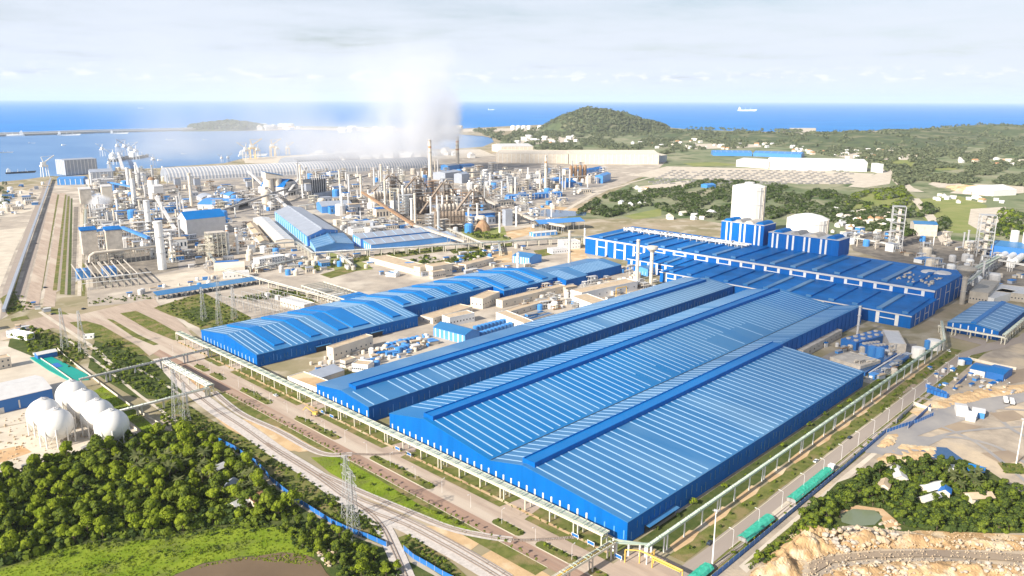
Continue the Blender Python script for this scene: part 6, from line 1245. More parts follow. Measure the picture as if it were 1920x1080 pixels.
for i,(px,py,ty) in enumerate(((462,300,268),(474,298,262),(484,297,270),(512,293,262),(520,292,268),(540,290,268))):
    q = at(px,py); quay_crane(q, hgt(q,ty), ('leftmost','second','third','fourth','fifth','rightmost')[i]+' of six orange-cream cranes at the far quay', 'yellow' if i%2 else 'cream', facing(q)+(.3 if i%2 else -2.6))
b0,b1 = at(232,330),at(215,292); gallery((232,330),16,(222,296),16,'long pale quay conveyor running out to the coal cranes',8)
# pale warehouses of the neighbouring works
shed2('warehouse','very long cream warehouse with a tan roof beyond the works, left one','warehouse',(930,305),(1065,307),130,30,8,wall='cream',roof='cream',ribs=16,vent=True); shed2('warehouse','very long cream warehouse with a tan roof beyond the works, right one','warehouse',(1068,308),(1235,308),140,32,8,wall='cream',roof='cream',ribs=20,vent=True)
shed2('warehouse','grey-ended blue gable shed at the right end of the cream warehouses','warehouse',(1235,305),(1250,303),90,22,7,wall='grey_sheet',roof='cream'); shed2('warehouse','cream warehouse row behind the long left one','warehouse',(940,287),(1000,286),140,24,8,wall='cream',roof='pale_sheet',ribs=8)
shed2('warehouse','long white factory hall in the right distance','warehouse',(1445,318),(1625,322),120,26,6,wall='white',roof='white',ribs=14); shed2('warehouse','lower white hall joined to the left of the long white factory','warehouse',(1380,312),(1440,316),90,20,5,wall='white',roof='pale_sheet',ribs=6); shed2('warehouse','row of blue roofed sheds behind the white factory, left half','warehouse',(1337,292),(1410,293),90,13,5,wall='tank_blue',roof='tank_blue',sky=7); shed2('warehouse','row of blue roofed sheds behind the white factory, right half','warehouse',(1412,293),(1502,296),90,13,5,wall='tank_blue',roof='tank_blue',sky=7)
house2('office_block','small white block right of the white factory','office',(1645,324),(1655,324),40,24,wall='white',roof='white',nwin=4); shed2('warehouse','white domed sheet roof shed at the far right','warehouse',(1862,368),(1905,366),70,12,8,wall='white',roof='white'); shed2('warehouse','white little shed on the hill road at right','warehouse',(1660,420),(1676,421),20,6,2,wall='white',roof='white')
shed2('shed','small blue shed among the trees left of the tall gas holder','shed',(1326,353),(1342,352),22,7,3,wall='tank_blue',roof='tank_blue')
for i in range(26):
    pass
# rows of stacked goods in the open yard
for j in range(9):
    for i in range(26):
        if R.random() < .18: continue
        px = 1215+15*i+j*6; py = 345-3.0*j+.25*i*0
        if px > 1600: continue
        q = at(px,py); L = 7*mpp(q); o = link('goods_stack', GS if 'GS' in globals() else MB().box(-8,8,-2.2,2.2,0,3).mesh('goods_stack','grey'), None, q, R.uniform(-.55,-.35)); GS = o.data
        tag(o,'low stack of goods in the '+('first','second','third','fourth','fifth','sixth','seventh','eighth','ninth')[j]+' row of the open yard, '+('left part' if i<9 else 'middle part' if i<18 else 'right part'),'goods stack','stacked goods in the open yard')
# villages
def houses(poly, n, label, group, s, seed, cols=('white','cream','pale_sheet','terracotta','cream')):
    rr = random.Random(seed); ms = []
    for c in cols:
        b = MB(); b.mi = 0; b.box(-.5,.5,-.35,.35,0,.4); b.mi = 1; b.hexa([(-.55,-.4,.4),(.55,-.4,.4),(.55,.4,.4),(-.55,.4,.4),(-.55,-.03,.66),(.55,-.03,.66),(.55,.03,.66),(-.55,.03,.66)]); ms.append((c, b.mesh('house', ['cream' if c == 'terracotta' else 'white', c])))
    xs=[p[0] for p in poly]; ys=[p[1] for p in poly]; k=0
    while k < n:
        x,y = rr.uniform(min(xs),max(xs)), rr.uniform(min(ys),max(ys)); c_=False; j=len(poly)-1
        for i in range(len(poly)):
            (xi,yi),(xj,yj)=poly[i],poly[j]
            if (yi>y)!=(yj>y) and x<(xj-xi)*(y-yi)/(yj-yi)+xi: c_=not c_
            j=i
        if not c_: continue
        k+=1; q=at(x,y); c,me=rr.choice(ms); nm={'white':'white-roofed','cream':'cream-roofed','pale_sheet':'grey-roofed','terracotta':'orange-roofed'}[c]
        o=link('house',me,None,q,rr.uniform(0,3.1),s*rr.uniform(.7,1.4)); tag(o,'small '+nm+' house '+label,'house',group)
houses([(1475,392),(1690,400),(1650,440),(1560,440),(1560,400)],45,'in the village behind the squat gas holder','village behind the gas holder',8.5,31)
houses([(1480,276),(1640,276),(1760,296),(1640,300),(1490,292)],60,'in the far village beyond the white factory','village beyond the white factory',14,32); houses([(1180,262),(1420,260),(1480,275),(1300,285),(1190,275)],40,'scattered in the far green plain','houses in the far plain',15,33)
houses([(970,258),(1090,256),(1090,270),(970,275)],20,'on the cleared land before the hill','houses before the hill',20,34); houses([(1790,295),(1920,300),(1920,315),(1800,308)],16,'along the road at the far right','houses at the far right',14,35); houses([(1760,350),(1915,368),(1900,385),(1740,380)],16,'around the earth mounds at right','houses by the mounds',10,36); houses([(640,244),(860,243),(860,249),(640,249)],34,'on the spit behind the smoke','buildings on the spit',40,37); houses([(400,240),(560,240),(560,244),(400,243)],26,'on the far spit by the island','buildings by the island',36,38)
houses([(560,292),(900,286),(920,296),(600,306)],24,'on the pale port land behind the vaulted shed','sheds on the port land',30,39,('white','cream','pale_sheet')); houses([(1150,352),(1220,345),(1220,392),(1150,390)],9,'among trees right of the middle works','huts among the trees',10,40)
houses([(1240,405),(1345,400),(1345,412),(1240,415)],7,'on the cleared land before the gas holder','huts before the gas holder',12,41)
# ---------------------------------------------------------------- GREEN: trees, palms, shrubs, woods
def inpoly(poly, x, y):
    c = False; j = len(poly)-1
    for i in range(len(poly)):
        (xi, yi), (xj, yj) = poly[i], poly[j]
        if (yi > y) != (yj > y) and x < (xj-xi)*(y-yi)/(yj-yi)+xi: c = not c
        j = i
    return c
def quads_mesh(name, C, Nn, size, mats, mi=None, rg=rng, jag=.35):
    """leaf clumps: one small bent quad per centre, facing roughly along Nn"""
    n = len(C); t = rg.normal(size=(n,3)); u = np.cross(Nn, t); u /= np.linalg.norm(u,axis=1)[:,None]+1e-9; v = np.cross(Nn, u)
    s = size*(.6+.8*rg.random(n))[:,None]; a = C-u*s-v*s*.7; b = C+u*s-v*s*.6; c = C+u*s*.8+v*s; d = C-u*s*.7+v*s*.8
    b = b+Nn*s*jag*rg.normal(size=(n,1)); d = d+Nn*s*jag*rg.normal(size=(n,1))
    V = np.stack([a,b,c,d],1).reshape(-1,3); me = bpy.data.meshes.new(name)
    me.vertices.add(4*n); me.vertices.foreach_set('co', V.astype(np.float32).ravel()); me.loops.add(4*n); me.loops.foreach_set('vertex_index', np.arange(4*n,dtype=np.int32))
    me.polygons.add(n); me.polygons.foreach_set('loop_start', np.arange(0,4*n,4,dtype=np.int32)); me.polygons.foreach_set('loop_total', np.full(n,4,dtype=np.int32))
    for m in mats: me.materials.append(M[m])
    if mi is not None: me.polygons.foreach_set('material_index', mi.astype(np.int32))
    me.update(calc_edges=True); me.validate(); return me
def crown_pts(r, h0, h1, lobes, n, rg):
    L = []
    for k in range(lobes):
        a = rg.uniform(0, 6.28); d = r*rg.uniform(.15,.72); L.append((d*math.cos(a)*1.1, d*math.sin(a)*1.1, h0+(h1-h0)*rg.uniform(.3,.95)*(1-.35*d/r), r*rg.uniform(.2,.46)))
    L.append((0,0,h0+(h1-h0)*.72,r*.5)); L = np.array(L); w = L[:,3]**2; idx = rg.choice(len(L), n, p=w/w.sum())
    d = rg.normal(size=(n,3)); d[:,2] = np.abs(d[:,2])*1.05-.25; d /= np.linalg.norm(d,axis=1)[:,None]
    C = L[idx,:3]+d*(L[idx,3]*rg.uniform(.78,1.05,n))[:,None]; C[:,2] = np.maximum(C[:,2], h0*.55)
    return C, d
def trunk_mesh(h, r):
    b = MB(); b.tube((0,0,-.3),(0,0,h),r,6,r*.6)
    for k in range(3): a = k*2.1; b.tube((0,0,h*.75),(1.5*math.cos(a),1.5*math.sin(a),h*1.25),r*.45,5,r*.2)
    return b.mesh('trunk','trunk')
TREES = []
for k in range(13):
    rg = np.random.default_rng(100+k); r = (3.4,4.2,3.0,3.8,4.6,3.2,4.0,3.6,4.4,2.8,3.2,3.8,3.4)[k]; h = r*(1.75+.3*(k%3)); C, d = crown_pts(r, h*.3, h, 10+k%6, 900, rg)
    mm = [('leaf','leaf_yellow'),('leaf','leaf_dark'),('leaf_yellow','leaf'),('leaf','leaf_dark'),('leaf_yellow','leaf')][k%5] if k < 10 else ('leaf_dark','leaf')  # last variants: cloud shade on the right wood put into leaf colour
    mi = (rg.random(len(C)) < .25).astype(int); TREES.append((quads_mesh('crown', C, d, .34, mm, mi, rg), trunk_mesh(h*.42, .22)))
def tree_thing(name, b, var, label, group, sc, rz=None, cat='tree'):
    t = thing(name, label, cat, (b[0], b[1], 0), R.uniform(0,6.28) if rz is None else rz, group, sc); link('crown', TREES[var][0], t); link('trunk', TREES[var][1], t); return t
def scatter(poly, n, gap, seed, avoid=()):
    rr = random.Random(seed); xs=[p[0] for p in poly]; ys=[p[1] for p in poly]; out=[]; g={}
    for _ in range(n*60):
        if len(out) >= n: break
        # sample evenly over the ground, not over the picture
        y = rr.uniform(min(ys),max(ys)); x = rr.uniform(min(xs),max(xs)); 
        if not inpoly(poly,x,y): continue
        q = at(x,y)
        if any((q-o).length < gap for o in out) or any((q-Vector((a[0],a[1],0))).length < a[2] for a in avoid): continue
        out.append(q)
    return out
def proj(q):
    c = RX.transposed() @ (Vector((q[0], q[1], 0)) - Vector((0, 0, H))); return 960+F_PX*c.x/-c.z, 540-F_PX*c.y/-c.z
LW = [(-90,905),(0,893),(60,880),(100,862),(200,843),(262,818),(330,812),(392,828),(430,850),(475,886),(497,908),(535,945),(560,962),(520,975),(470,988),(400,985),(330,1000),(240,1008),(160,1012),(60,1045),(-90,1085)]
av = [(*at(478,952).xy,5),(*at(445,962).xy,5),(*at(405,892).xy,4),(*at(440,922).xy,4)]
KN = {0:'mid-green',1:'dark green',2:'yellow-green',3:'dark green',4:'yellow-green'}
for i, q in enumerate(scatter(LW, 185, 6.6, 41, av)):
    v = R.randrange(10); v = (v//5*5)+2 if R.random() < .46 else v
    Z = proj(q); w_ = R.uniform(.75,1.45)
    tree_thing('broadleaf_tree', q, v, ('tall ' if w_ > 1.22 else 'low ' if w_ < .95 else '')+KN[v%5]+' tree '+('near the blue fence' if Z[0] > 430 else 'along the pale yard' if Z[1] < 875 else 'along the bright meadow' if Z[1] > 960 else 'at the left edge' if Z[0] < 120 else 'in the middle')+', lower left wood', 'trees of the lower left wood', (w_, w_, w_*R.uniform(.85,1.2)))
for i, q in enumerate(scatter([(515,985),(590,985),(640,1005),(690,1032),(735,1062),(755,1085),(640,1090),(612,1050),(570,1035)], 34, 4.8, 42)):
    v = R.randrange(10); tree_thing('broadleaf_tree', q, v, KN[v%5]+' bushy tree between the pond and the blue fence', 'trees by the pond', R.uniform(.55,.95))
RWD = [(1500,975),(1545,940),(1600,900),(1655,880),(1725,866),(1795,872),(1850,905),(1925,930),(1925,998),(1850,1000),(1740,995),(1690,985),(1665,955),(1600,946),(1560,970),(1530,995)]
av = [(*at(*p).xy,7) for p in ((1700,908),(1742,930),(1733,950),(1822,945),(1665,925),(1780,935))]
for i, q in enumerate(scatter(RWD, 125, 4.6, 43, av)):
    v = R.choice((1,10,11,12,10,11,12,8,6)); Z = proj(q); tree_thing('broadleaf_tree', q, v, ('dark' if v > 9 else KN[v%5])+' tree '+('by the green pond' if Z[0] < 1640 else 'along the haul road bank' if Z[1] > 970 else 'on the far side' if Z[1] < 900 else 'at the right edge' if Z[0] > 1850 else 'among the houses')+', lower right wood', 'trees of the lower right wood', R.uniform(.5,.95))  # dark crowns here carry the cloud shade in their leaf colour
# palms
def palm_mesh(seed):
    rg = random.Random(seed); b = MB()
    for k in range(15):
        a = k*2.4+rg.uniform(-.2,.2); dr = rg.uniform(-.1,.9); P=[]
        for j in range(5): s = j/4*3.0; P.append(Vector((s*math.cos(a), s*math.sin(a), .9*j/4*(1-dr)*1.4-1.9*(j/4)**2*dr*1.3)))
        n = Vector((-math.sin(a), math.cos(a), 0))
        for j in range(4):
            w0,w1 = (.12,.5,.55,.4,.05)[j],(.12,.5,.55,.4,.05)[j+1]
            for s in (-1,1): b.add([P[j],P[j+1],P[j+1]+n*s*w1-Vector((0,0,.25*w1)),P[j]+n*s*w0-Vector((0,0,.25*w0))],[(0,1,2,3)])
    return b.mesh('crown','leaf_palm')
PALM = [(palm_mesh(k), MB().tube((0,0,0),(.5,0,6.5),.17,6,.12).mesh('trunk','trunk')) for k in range(3)]
def palm(q, label, group, sc):
    t = thing('palm_tree', label, 'palm tree', (q.x,q.y,0), R.uniform(0,6.28), group, sc); k = R.randrange(3); link('crown',PALM[k][0],t,(.5,0,6.5)); link('trunk',PALM[k][1],t)
for q in scatter([(300,880),(400,870),(420,905),(330,930),(200,880)], 16, 5, 44): palm(q,'coconut palm standing above the lower left wood','palms of the lower left wood',R.uniform(1.1,1.5))
for q in scatter([(455,895),(500,915),(490,945),(450,930)], 8, 4, 45): palm(q,'coconut palm by the cottages beside the blue fence','palms by the cottages',R.uniform(1.0,1.3))
for q in scatter([(1780,905),(1830,905),(1830,930),(1790,930)], 7, 5, 46): palm(q,'coconut palm in the lower right wood','palms of the lower right wood',R.uniform(1.0,1.3))
# shrubs and young street trees
def bush_mesh(seed, r, h, n, mats):
    rg = np.random.default_rng(seed); C, d = crown_pts(r, .1, h, 5, n, rg); return quads_mesh('shrub', C, d, .22, mats, (rg.random(n) < .3).astype(int), rg)
BUSH = [bush_mesh(200+k, 1.0+.25*(k%3), 1.3+.3*(k%4), 130, (('leaf','leaf_dark'),('leaf_dark','leaf'),('leaf','leaf_yellow'))[k%3]) for k in range(6)]
def shrub(q, label, group, sc, nm='shrub', cat='shrub'): return tag(link(nm, R.choice(BUSH), None, (q[0],q[1],.15), R.uniform(0,6.28), sc), label, cat, group)
nb = 0
for ya, yb in MED:
    y = ya+1.5
    while y < yb-1: shrub((242.3+R.uniform(-2.2,2.2), y),'low shrub planted in the median of the block-paved road','median shrubs',R.uniform(.6,1.15)); y += R.uniform(2.4,4.4)
YT_tr = MB().tube((0,0,0),(0,0,2.3),.06,5).mesh('trunk','trunk')
YT = [quads_mesh('crown', *(lambda rg: (lambda C,d:(C,d))(*crown_pts(.9,2.0,4.0,4,60,rg)))(np.random.default_rng(300+k)), .2, ('leaf','leaf_dark'), None) for k in range(3)]
def young(q, label, group, sc=1.0): t = thing('young_tree', label, 'young tree', (q[0],q[1],.1), R.uniform(0,6.28), group, sc); link('crown',R.choice(YT),t); link('trunk',YT_tr,t)
y = 205
while y < 500: young((228.6+R.uniform(-.4,.4), y),'slim young street tree on the verge left of the block-paved road','young trees on the left verge',R.uniform(.7,1.15)); y += R.uniform(3.6,6)
y = 200
while y < 640: young((255.2+R.uniform(-.5,.5), y),'slim young street tree on the verge beside the front pipe rack','young trees by the front pipe rack',R.uniform(.6,1.1)); y += R.uniform(5,9)
for q in scatter([(225,640),(300,690),(340,735),(300,745),(220,705),(180,680),(150,650)], 40, 4, 47): shrub(q,'rough bush on the scrubland left of the railway','scrub left of the railway',R.uniform(1,2))
for q in scatter([(335,770),(400,800),(520,900),(640,955),(690,985),(640,965),(520,915),(420,840),(345,815)], 60, 3, 48): shrub(q,'rough bush on the bank between fence and railway','bank scrub',R.uniform(.8,1.7))
for q in scatter([(300,785),(345,775),(410,815),(400,830),(330,820)], 26, 3.5, 49): shrub(q,'rough bush right of the sphere tanks','scrub by the spheres',R.uniform(1.2,2.4))
for q in scatter([(20,632),(60,616),(98,642),(98,660),(60,668)], 30, 5, 50): shrub(q,'bush in the dark green plot at the left edge','left plot bushes',R.uniform(1.6,2.8))
for q in scatter([(620,862),(700,900),(860,988),(800,965),(690,915)], 12, 7, 51): shrub(q,'round bush on the bright meadow by the road','meadow bushes',R.uniform(.9,1.4))
for x in range(20): shrub((290+19*x+R.uniform(-5,5), 181+R.uniform(-2,3)),'dark bush along the shaded foot of the largest mill','bushes at the mill foot',R.uniform(.9,1.8))
for x in range(46): shrub((285+8.7*x+R.uniform(-3,3), 162.5+R.uniform(-2,2)),'bush in the strip under the side pipe rack','bushes under the side pipe rack',R.uniform(.7,1.3))
for x in range(40): shrub((300+8*x+R.uniform(-3,3), 146+R.uniform(-1.2,1.2)),'bush on the verge beside the dark blue fence','bushes by the dark blue fence',R.uniform(.5,1.0))
for q in scatter([(1400,1060),(1480,1000),(1530,955),(1560,985),(1500,1012),(1440,1045)], 40, 3, 52): shrub(q,'green bush on the slope left of the right wood','bushes left of the right wood',R.uniform(1,2))
for q in scatter([(755,945),(800,938),(820,958),(780,975)], 5, 3, 53): pass
# ---- undergrowth and far woods: nobody could count these
def wood(name, qs, size, mats, per, seed, squash=.8):
    rg = np.random.default_rng(seed); n = len(qs)
    if n == 0: return
    P = np.array([(q.x,q.y,0) for q in qs]); sz = np.array([s for s in size]) if hasattr(size,'__len__') else np.full(n,size)
    d = rg.normal(size=(n,per,3)); d[:,:,2] = np.abs(d[:,:,2])*1.0-.15; d /= np.linalg.norm(d,axis=2)[:,:,None]
    r = (sz*(.7+.6*rg.random(n)))[:,None,None]; lob = 1+.3*np.sin(d[:,:,:1]*5+rg.random((n,1,1))*6)
    C = P[:,None,:]+d*r*lob*rg.uniform(.75,1.05,(n,per,1))*np.array([1,1,squash])+np.array([0,0,1])*r*.55
    ss = np.repeat(r[:,0,0],per)*.34; C = C.reshape(-1,3); d = d.reshape(-1,3)
    me = quads_mesh(name, C, d, 1.0, mats, np.repeat((rg.random(n) < .45).astype(int),per), rg) if False else None
    t = rg.normal(size=C.shape); u = np.cross(d,t); u /= np.linalg.norm(u,axis=1)[:,None]; v = np.cross(d,u); s = (ss*(.6+.8*rg.random(len(C))))[:,None]
    V = np.stack([C-u*s-v*s*.7, C+u*s-v*s*.6, C+u*s*.8+v*s, C-u*s*.7+v*s*.8],1).reshape(-1,3); N = len(C); me = bpy.data.meshes.new(name)
    me.vertices.add(4*N); me.vertices.foreach_set('co',V.astype(np.float32).ravel()); me.loops.add(4*N); me.loops.foreach_set('vertex_index',np.arange(4*N,dtype=np.int32))
    me.polygons.add(N); me.polygons.foreach_set('loop_start',np.arange(0,4*N,4,dtype=np.int32)); me.polygons.foreach_set('loop_total',np.full(N,4,dtype=np.int32))
    for m in mats: me.materials.append(M[m])
    me.polygons.foreach_set('material_index',np.repeat((rg.random(n) < .4).astype(np.int32),per)); me.update(calc_edges=True); stuff(link(name,me))
def fill(poly, n, seed, clump=0.0, cs=.02):
    rr = random.Random(seed); xs=[p[0] for p in poly]; ys=[p[1] for p in poly]; out=[]; ph=[rr.uniform(0,6.28) for _ in range(6)]
    for _ in range(n*12):
        if len(out) >= n: break
        x,y = rr.uniform(min(xs),max(xs)), rr.uniform(min(ys),max(ys))
        if not inpoly(poly,x,y): continue
        if clump:
            f = math.sin(x*cs*2.1+ph[0]+1.7*math.sin(y*cs*5+ph[1]))+math.sin(y*cs*7.3+ph[2]+1.3*math.sin(x*cs*1.4+ph[3]))+.7*math.sin(x*cs*6+y*cs*9+ph[4])
            if f < clump*rr.uniform(-1.2,2.2): continue
        out.append(at(x,y))
    return out
wood('undergrowth', fill(LW, 1900, 61), 2.1, ('leaf','leaf_dark'), 34, 61); wood('undergrowth', fill(RWD, 1300, 62), 1.6, ('leaf_dark','leaf'), 34, 62)
wood('undergrowth', fill([(505,978),(600,985),(700,1030),(760,1085),(650,1085),(612,1045),(560,1030)], 260, 63), 1.1, ('leaf_dark','leaf'), 30, 63)
MWD = [(1078,404),(1120,374),(1180,354),(1260,355),(1330,338),(1420,342),(1480,352),(1560,360),(1600,376),(1680,396),(1700,430),(1640,436),(1560,418),(1480,400),(1440,414),(1370,416),(1300,408),(1245,396),(1215,385),(1180,398),(1140,408)]
wood('wood', fill(MWD, 4300, 64, .9, .03), 4.2, ('leaf_dark','leaf_far'), 26, 64)
wood('wood', fill([(1690,385),(1740,385),(1790,430),(1700,445),(1640,435)], 260, 65, .5), 5.5, ('leaf_dark','leaf_far'), 26, 65)
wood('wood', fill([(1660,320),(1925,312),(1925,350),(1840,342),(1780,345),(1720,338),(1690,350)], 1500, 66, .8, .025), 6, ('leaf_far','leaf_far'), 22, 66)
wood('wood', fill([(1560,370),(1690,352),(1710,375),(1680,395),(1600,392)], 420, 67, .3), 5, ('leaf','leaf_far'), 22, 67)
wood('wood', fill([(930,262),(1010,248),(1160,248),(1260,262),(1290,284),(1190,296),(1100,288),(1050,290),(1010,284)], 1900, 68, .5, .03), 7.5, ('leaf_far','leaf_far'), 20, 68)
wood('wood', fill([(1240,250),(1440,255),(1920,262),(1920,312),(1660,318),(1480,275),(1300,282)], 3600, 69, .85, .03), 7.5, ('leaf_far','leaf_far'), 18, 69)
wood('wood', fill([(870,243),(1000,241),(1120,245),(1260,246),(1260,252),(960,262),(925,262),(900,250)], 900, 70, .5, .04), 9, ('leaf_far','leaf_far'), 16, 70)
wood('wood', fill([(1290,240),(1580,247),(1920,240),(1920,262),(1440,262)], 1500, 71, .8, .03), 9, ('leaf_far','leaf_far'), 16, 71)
wood('wood', fill([(1870,395),(1925,400),(1925,445),(1885,450),(1860,440)], 70, 72), 4.5, ('leaf_dark','leaf'), 26, 72)
wood('wood', fill([(-30,345),(20,345),(15,400),(-30,420)], 40, 73), 6, ('leaf_far','leaf_dark'), 22, 73)
wood('wood', fill([(840,480),(905,472),(915,490),(850,496)], 46, 74), 3.0, ('leaf_dark','leaf'), 26, 74); wood('wood', fill([(860,432),(930,440),(960,450),(900,448)], 46, 75), 2.6, ('leaf_dark','leaf'), 24, 75); wood('wood', fill([(735,490),(800,482),(830,492),(760,500)], 34, 76), 2.4, ('leaf_dark','leaf'), 24, 76)
def cover(obn, n, size, seed, zmin=2, drop=.25):
    """low woodland lying on a hill's own surface"""
    rg = random.Random(seed); me = bpy.data.objects[obn].data; vs = [v.co.copy() for v in me.vertices if v.co.z > zmin]; out = []
    for _ in range(n):
        v = rg.choice(vs); 
        if math.sin(v.x*.011+seed)+math.sin(v.y*.013+1.7*math.sin(v.x*.006)) < -drop*4+rg.uniform(-.6,.6): continue
        out.append(Vector((v.x+rg.uniform(-9,9), v.y+rg.uniform(-9,9), v.z-2)))
    return out
def wood3(name, qs, size, mats, per, seed):
    wood(name, qs, size, mats, per, seed); me = COL.objects[-1].data
    n = len(qs); co = np.empty(len(me.vertices)*3, np.float32); me.vertices.foreach_get('co', co); co = co.reshape(n, -1, 3); co[:,:,2] += np.array([q.z for q in qs], np.float32)[:,None]; me.vertices.foreach_set('co', co.ravel()); me.update()
wood3('hill_wood', cover('hill', 2600, 11, 1, 4, .1), 10, ('leaf_far','leaf_far'), 14, 77); wood3('island_wood', cover('island_hill', 700, 12, 2, 3, .4), 14, ('leaf_dark','leaf_far'), 14, 78)
for k_, o_ in enumerate([o for o in COL.objects if o.name.startswith('low_hill')]): wood3('hill_wood', cover(o_.name, 320, 11, 5+k_, 4, .05), 10, ('leaf_far','leaf_far'), 12, 80+k_)
for pts, n_, s_ in (([(560,500),(690,478),(700,486),(580,512)],70,1.2), ([(700,478),(830,462),(840,470),(710,488)],70,1.3), ([(840,468),(960,455),(960,462),(850,476)],60,1.2), ([(505,540),(560,548),(600,570),(560,560)],50,1.0), ([(770,500),(850,484),(850,492),(790,508)],40,1.3), ([(160,560),(300,552),(290,560),(170,572)],60,1.0), ([(30,545),(70,575),(40,585),(10,590)],50,1.2), ([(290,575),(380,550),(470,598),(460,610),(385,618)],240,1.1), ([(380,548),(440,560),(520,545),(560,552),(480,565)],120,1.3), ([(160,665),(220,640),(330,735),(300,750),(200,712)],260,1.2), ([(290,762),(335,748),(400,792),(470,828),(560,888),(640,938),(712,984),(722,1018),(655,994),(560,938),(508,896),(480,864),(410,824),(350,818)],520,.75), ([(745,1012),(772,1004),(850,1060),(870,1085),(840,1085),(795,1052)],120,.7), ([(80,615),(140,640),(165,668),(130,690),(100,660)],120,1.2), ([(1400,1068),(1550,945),(1560,1000),(1450,1050)],160,1.1), ([(1620,700),(1760,640),(1740,665),(1600,720)],120,.8)):
    wood('ground_cover', fill(pts, n_, int(n_*7)), s_, ('leaf_dark','leaf'), 20, n_)
for pts, n_, s_, mm in (([(60,1040),(240,1006),(400,984),(520,975),(560,985),(500,1000),(380,1006),(240,1022),(90,1050)],170,.9,('leaf','leaf_dark')), ([(150,1060),(330,1030),(480,1012),(560,1012),(480,1024),(330,1046),(180,1075)],90,.7,('leaf','leaf_dark')), ([(1500,990),(1560,975),(1590,1000),(1540,1012)],60,.8,('leaf','leaf_dark')), ([(1640,770),(1700,715),(1712,720),(1655,775)],70,.6,('leaf','leaf_dark')), ([(1870,868),(1915,870),(1925,890),(1885,888)],40,.7,('leaf_dark','leaf')), ([(-60,1085),(20,1062),(110,1027),(200,1018),(300,1010),(400,992),(500,990),(560,985),(585,1020),(590,1045),(470,1042),(380,1056),(310,1085)],1500,.42,('leaf_yellow','leaf')), ([(330,1082),(400,1055),(480,1044),(560,1040),(600,1058),(590,1062),(470,1050),(380,1064)],160,.5,('leaf_yellow','leaf')), ([(583,858),(645,862),(780,943),(888,995),(872,1002),(690,925)],500,.3,('leaf_yellow','leaf')), ([(167,738),(192,725),(345,850),(320,835),(225,775)],500,.35,('leaf_yellow','leaf')), ([(130,605),(190,610),(280,668),(210,650)],300,.4,('leaf','leaf_yellow')), ([(225,588),(290,600),(345,638),(280,620)],250,.4,('leaf','leaf_yellow')), ([(300,575),(380,550),(470,600),(385,620)],300,.5,('leaf','leaf_dark'))):
    wood('ground_cover', fill(pts, n_, int(n_*3)+7), s_, mm, 12, n_+1, .6)
# ---- broken rock and dirt in the lower right, stones by the pond
def dirt_mound(name, poly, h, m, seed, z0=.1):
    P = [at(*p) for p in poly]; xs=[p.x for p in P]; ys=[p.y for p in P]; st = 1.1; nx=int((max(xs)-min(xs))/st)+2; ny=int((max(ys)-min(ys))/st)+2; rg=random.Random(seed); ph=[rg.uniform(0,6.28) for _ in range(8)]
    pl=[(p.x,p.y) for p in P]; b=MB(); idx={}
    def edge(x,y):
        dm=1e9
        for (x0,y0),(x1,y1) in zip(pl,pl[1:]+pl[:1]):
            L=(x1-x0)**2+(y1-y0)**2; t=max(0,min(1,((x-x0)*(x1-x0)+(y-y0)*(y1-y0))/L)); dm=min(dm,math.hypot(x-x0-t*(x1-x0),y-y0-t*(y1-y0)))
        return dm
    for i in range(nx):
        for j in range(ny):
            x,y=min(xs)+i*st,min(ys)+j*st
            if not inpoly(pl,x,y): continue
            e=min(1,edge(x,y)/7); z=h*e*(.55+.3*math.sin(x*.21+ph[0]+1.4*math.sin(y*.17+ph[1]))+.25*math.sin(y*.33+ph[2]+math.sin(x*.27+ph[3]))+.13*math.sin(x*.9+ph[4]+1.5*math.sin(y*.7+ph[5]))+.07*math.sin(y*1.7+x*1.1+ph[6]))+rg.uniform(-.09,.09)
            idx[(i,j)]=len(b.v); b.v.append((x,y,z0+max(z,-.05)))
    for (i,j),k in idx.items():
        q=[(i,j),(i+1,j),(i+1,j+1),(i,j+1)]
        if all(c in idx for c in q): b.f.append(tuple(idx[c] for c in q)); b.m.append(0)
    return struct(b.build(name,m,smooth=False))
dirt_mound('dirt_mound', [(1395,1085),(1420,1062),(1470,1010),(1500,982),(1540,985),(1570,1000),(1640,1000),(1680,1012),(1660,1030),(1560,1042),(1510,1058),(1505,1090)], 5.5, 'rock_ground', 81)
dirt_mound('dirt_mound', [(1640,1005),(1700,995),(1790,1008),(1925,1010),(1925,1036),(1760,1030),(1650,1032)], 3.0, 'rock_ground', 82)
dirt_mound('dirt_mound', [(1520,1090),(1570,1062),(1680,1052),(1800,1052),(1925,1062),(1925,1095)], 3.0, 'rock_ground', 83)
dirt_mound('dirt_mound', [(1640,838),(1662,815),(1688,812),(1680,835),(1655,842)], 3.5, 'sand', 84)
dirt_mound('dirt_bank', [(1690,832),(1760,838),(1760,860),(1660,872),(1640,862)], 1.5, 'sand', 85); dirt_mound('dirt_bank', [(1700,770),(1760,745),(1850,725),(1925,720),(1925,735),(1800,760),(1720,782)], 1.6, 'sand', 86)
ROCKS=[]
for k in range(6):
    bm=bmesh.new(); bmesh.ops.create_icosphere(bm,subdivisions=1,radius=1); rr=random.Random(k)
    for v in bm.verts: v.co*=rr.uniform(.65,1.2); v.co.z*=.75
    me=bpy.data.meshes.new('boulder'); bm.to_mesh(me); bm.free(); me.materials.append(M['rock' if k%2 else 'white_rock']); ROCKS.append(me)
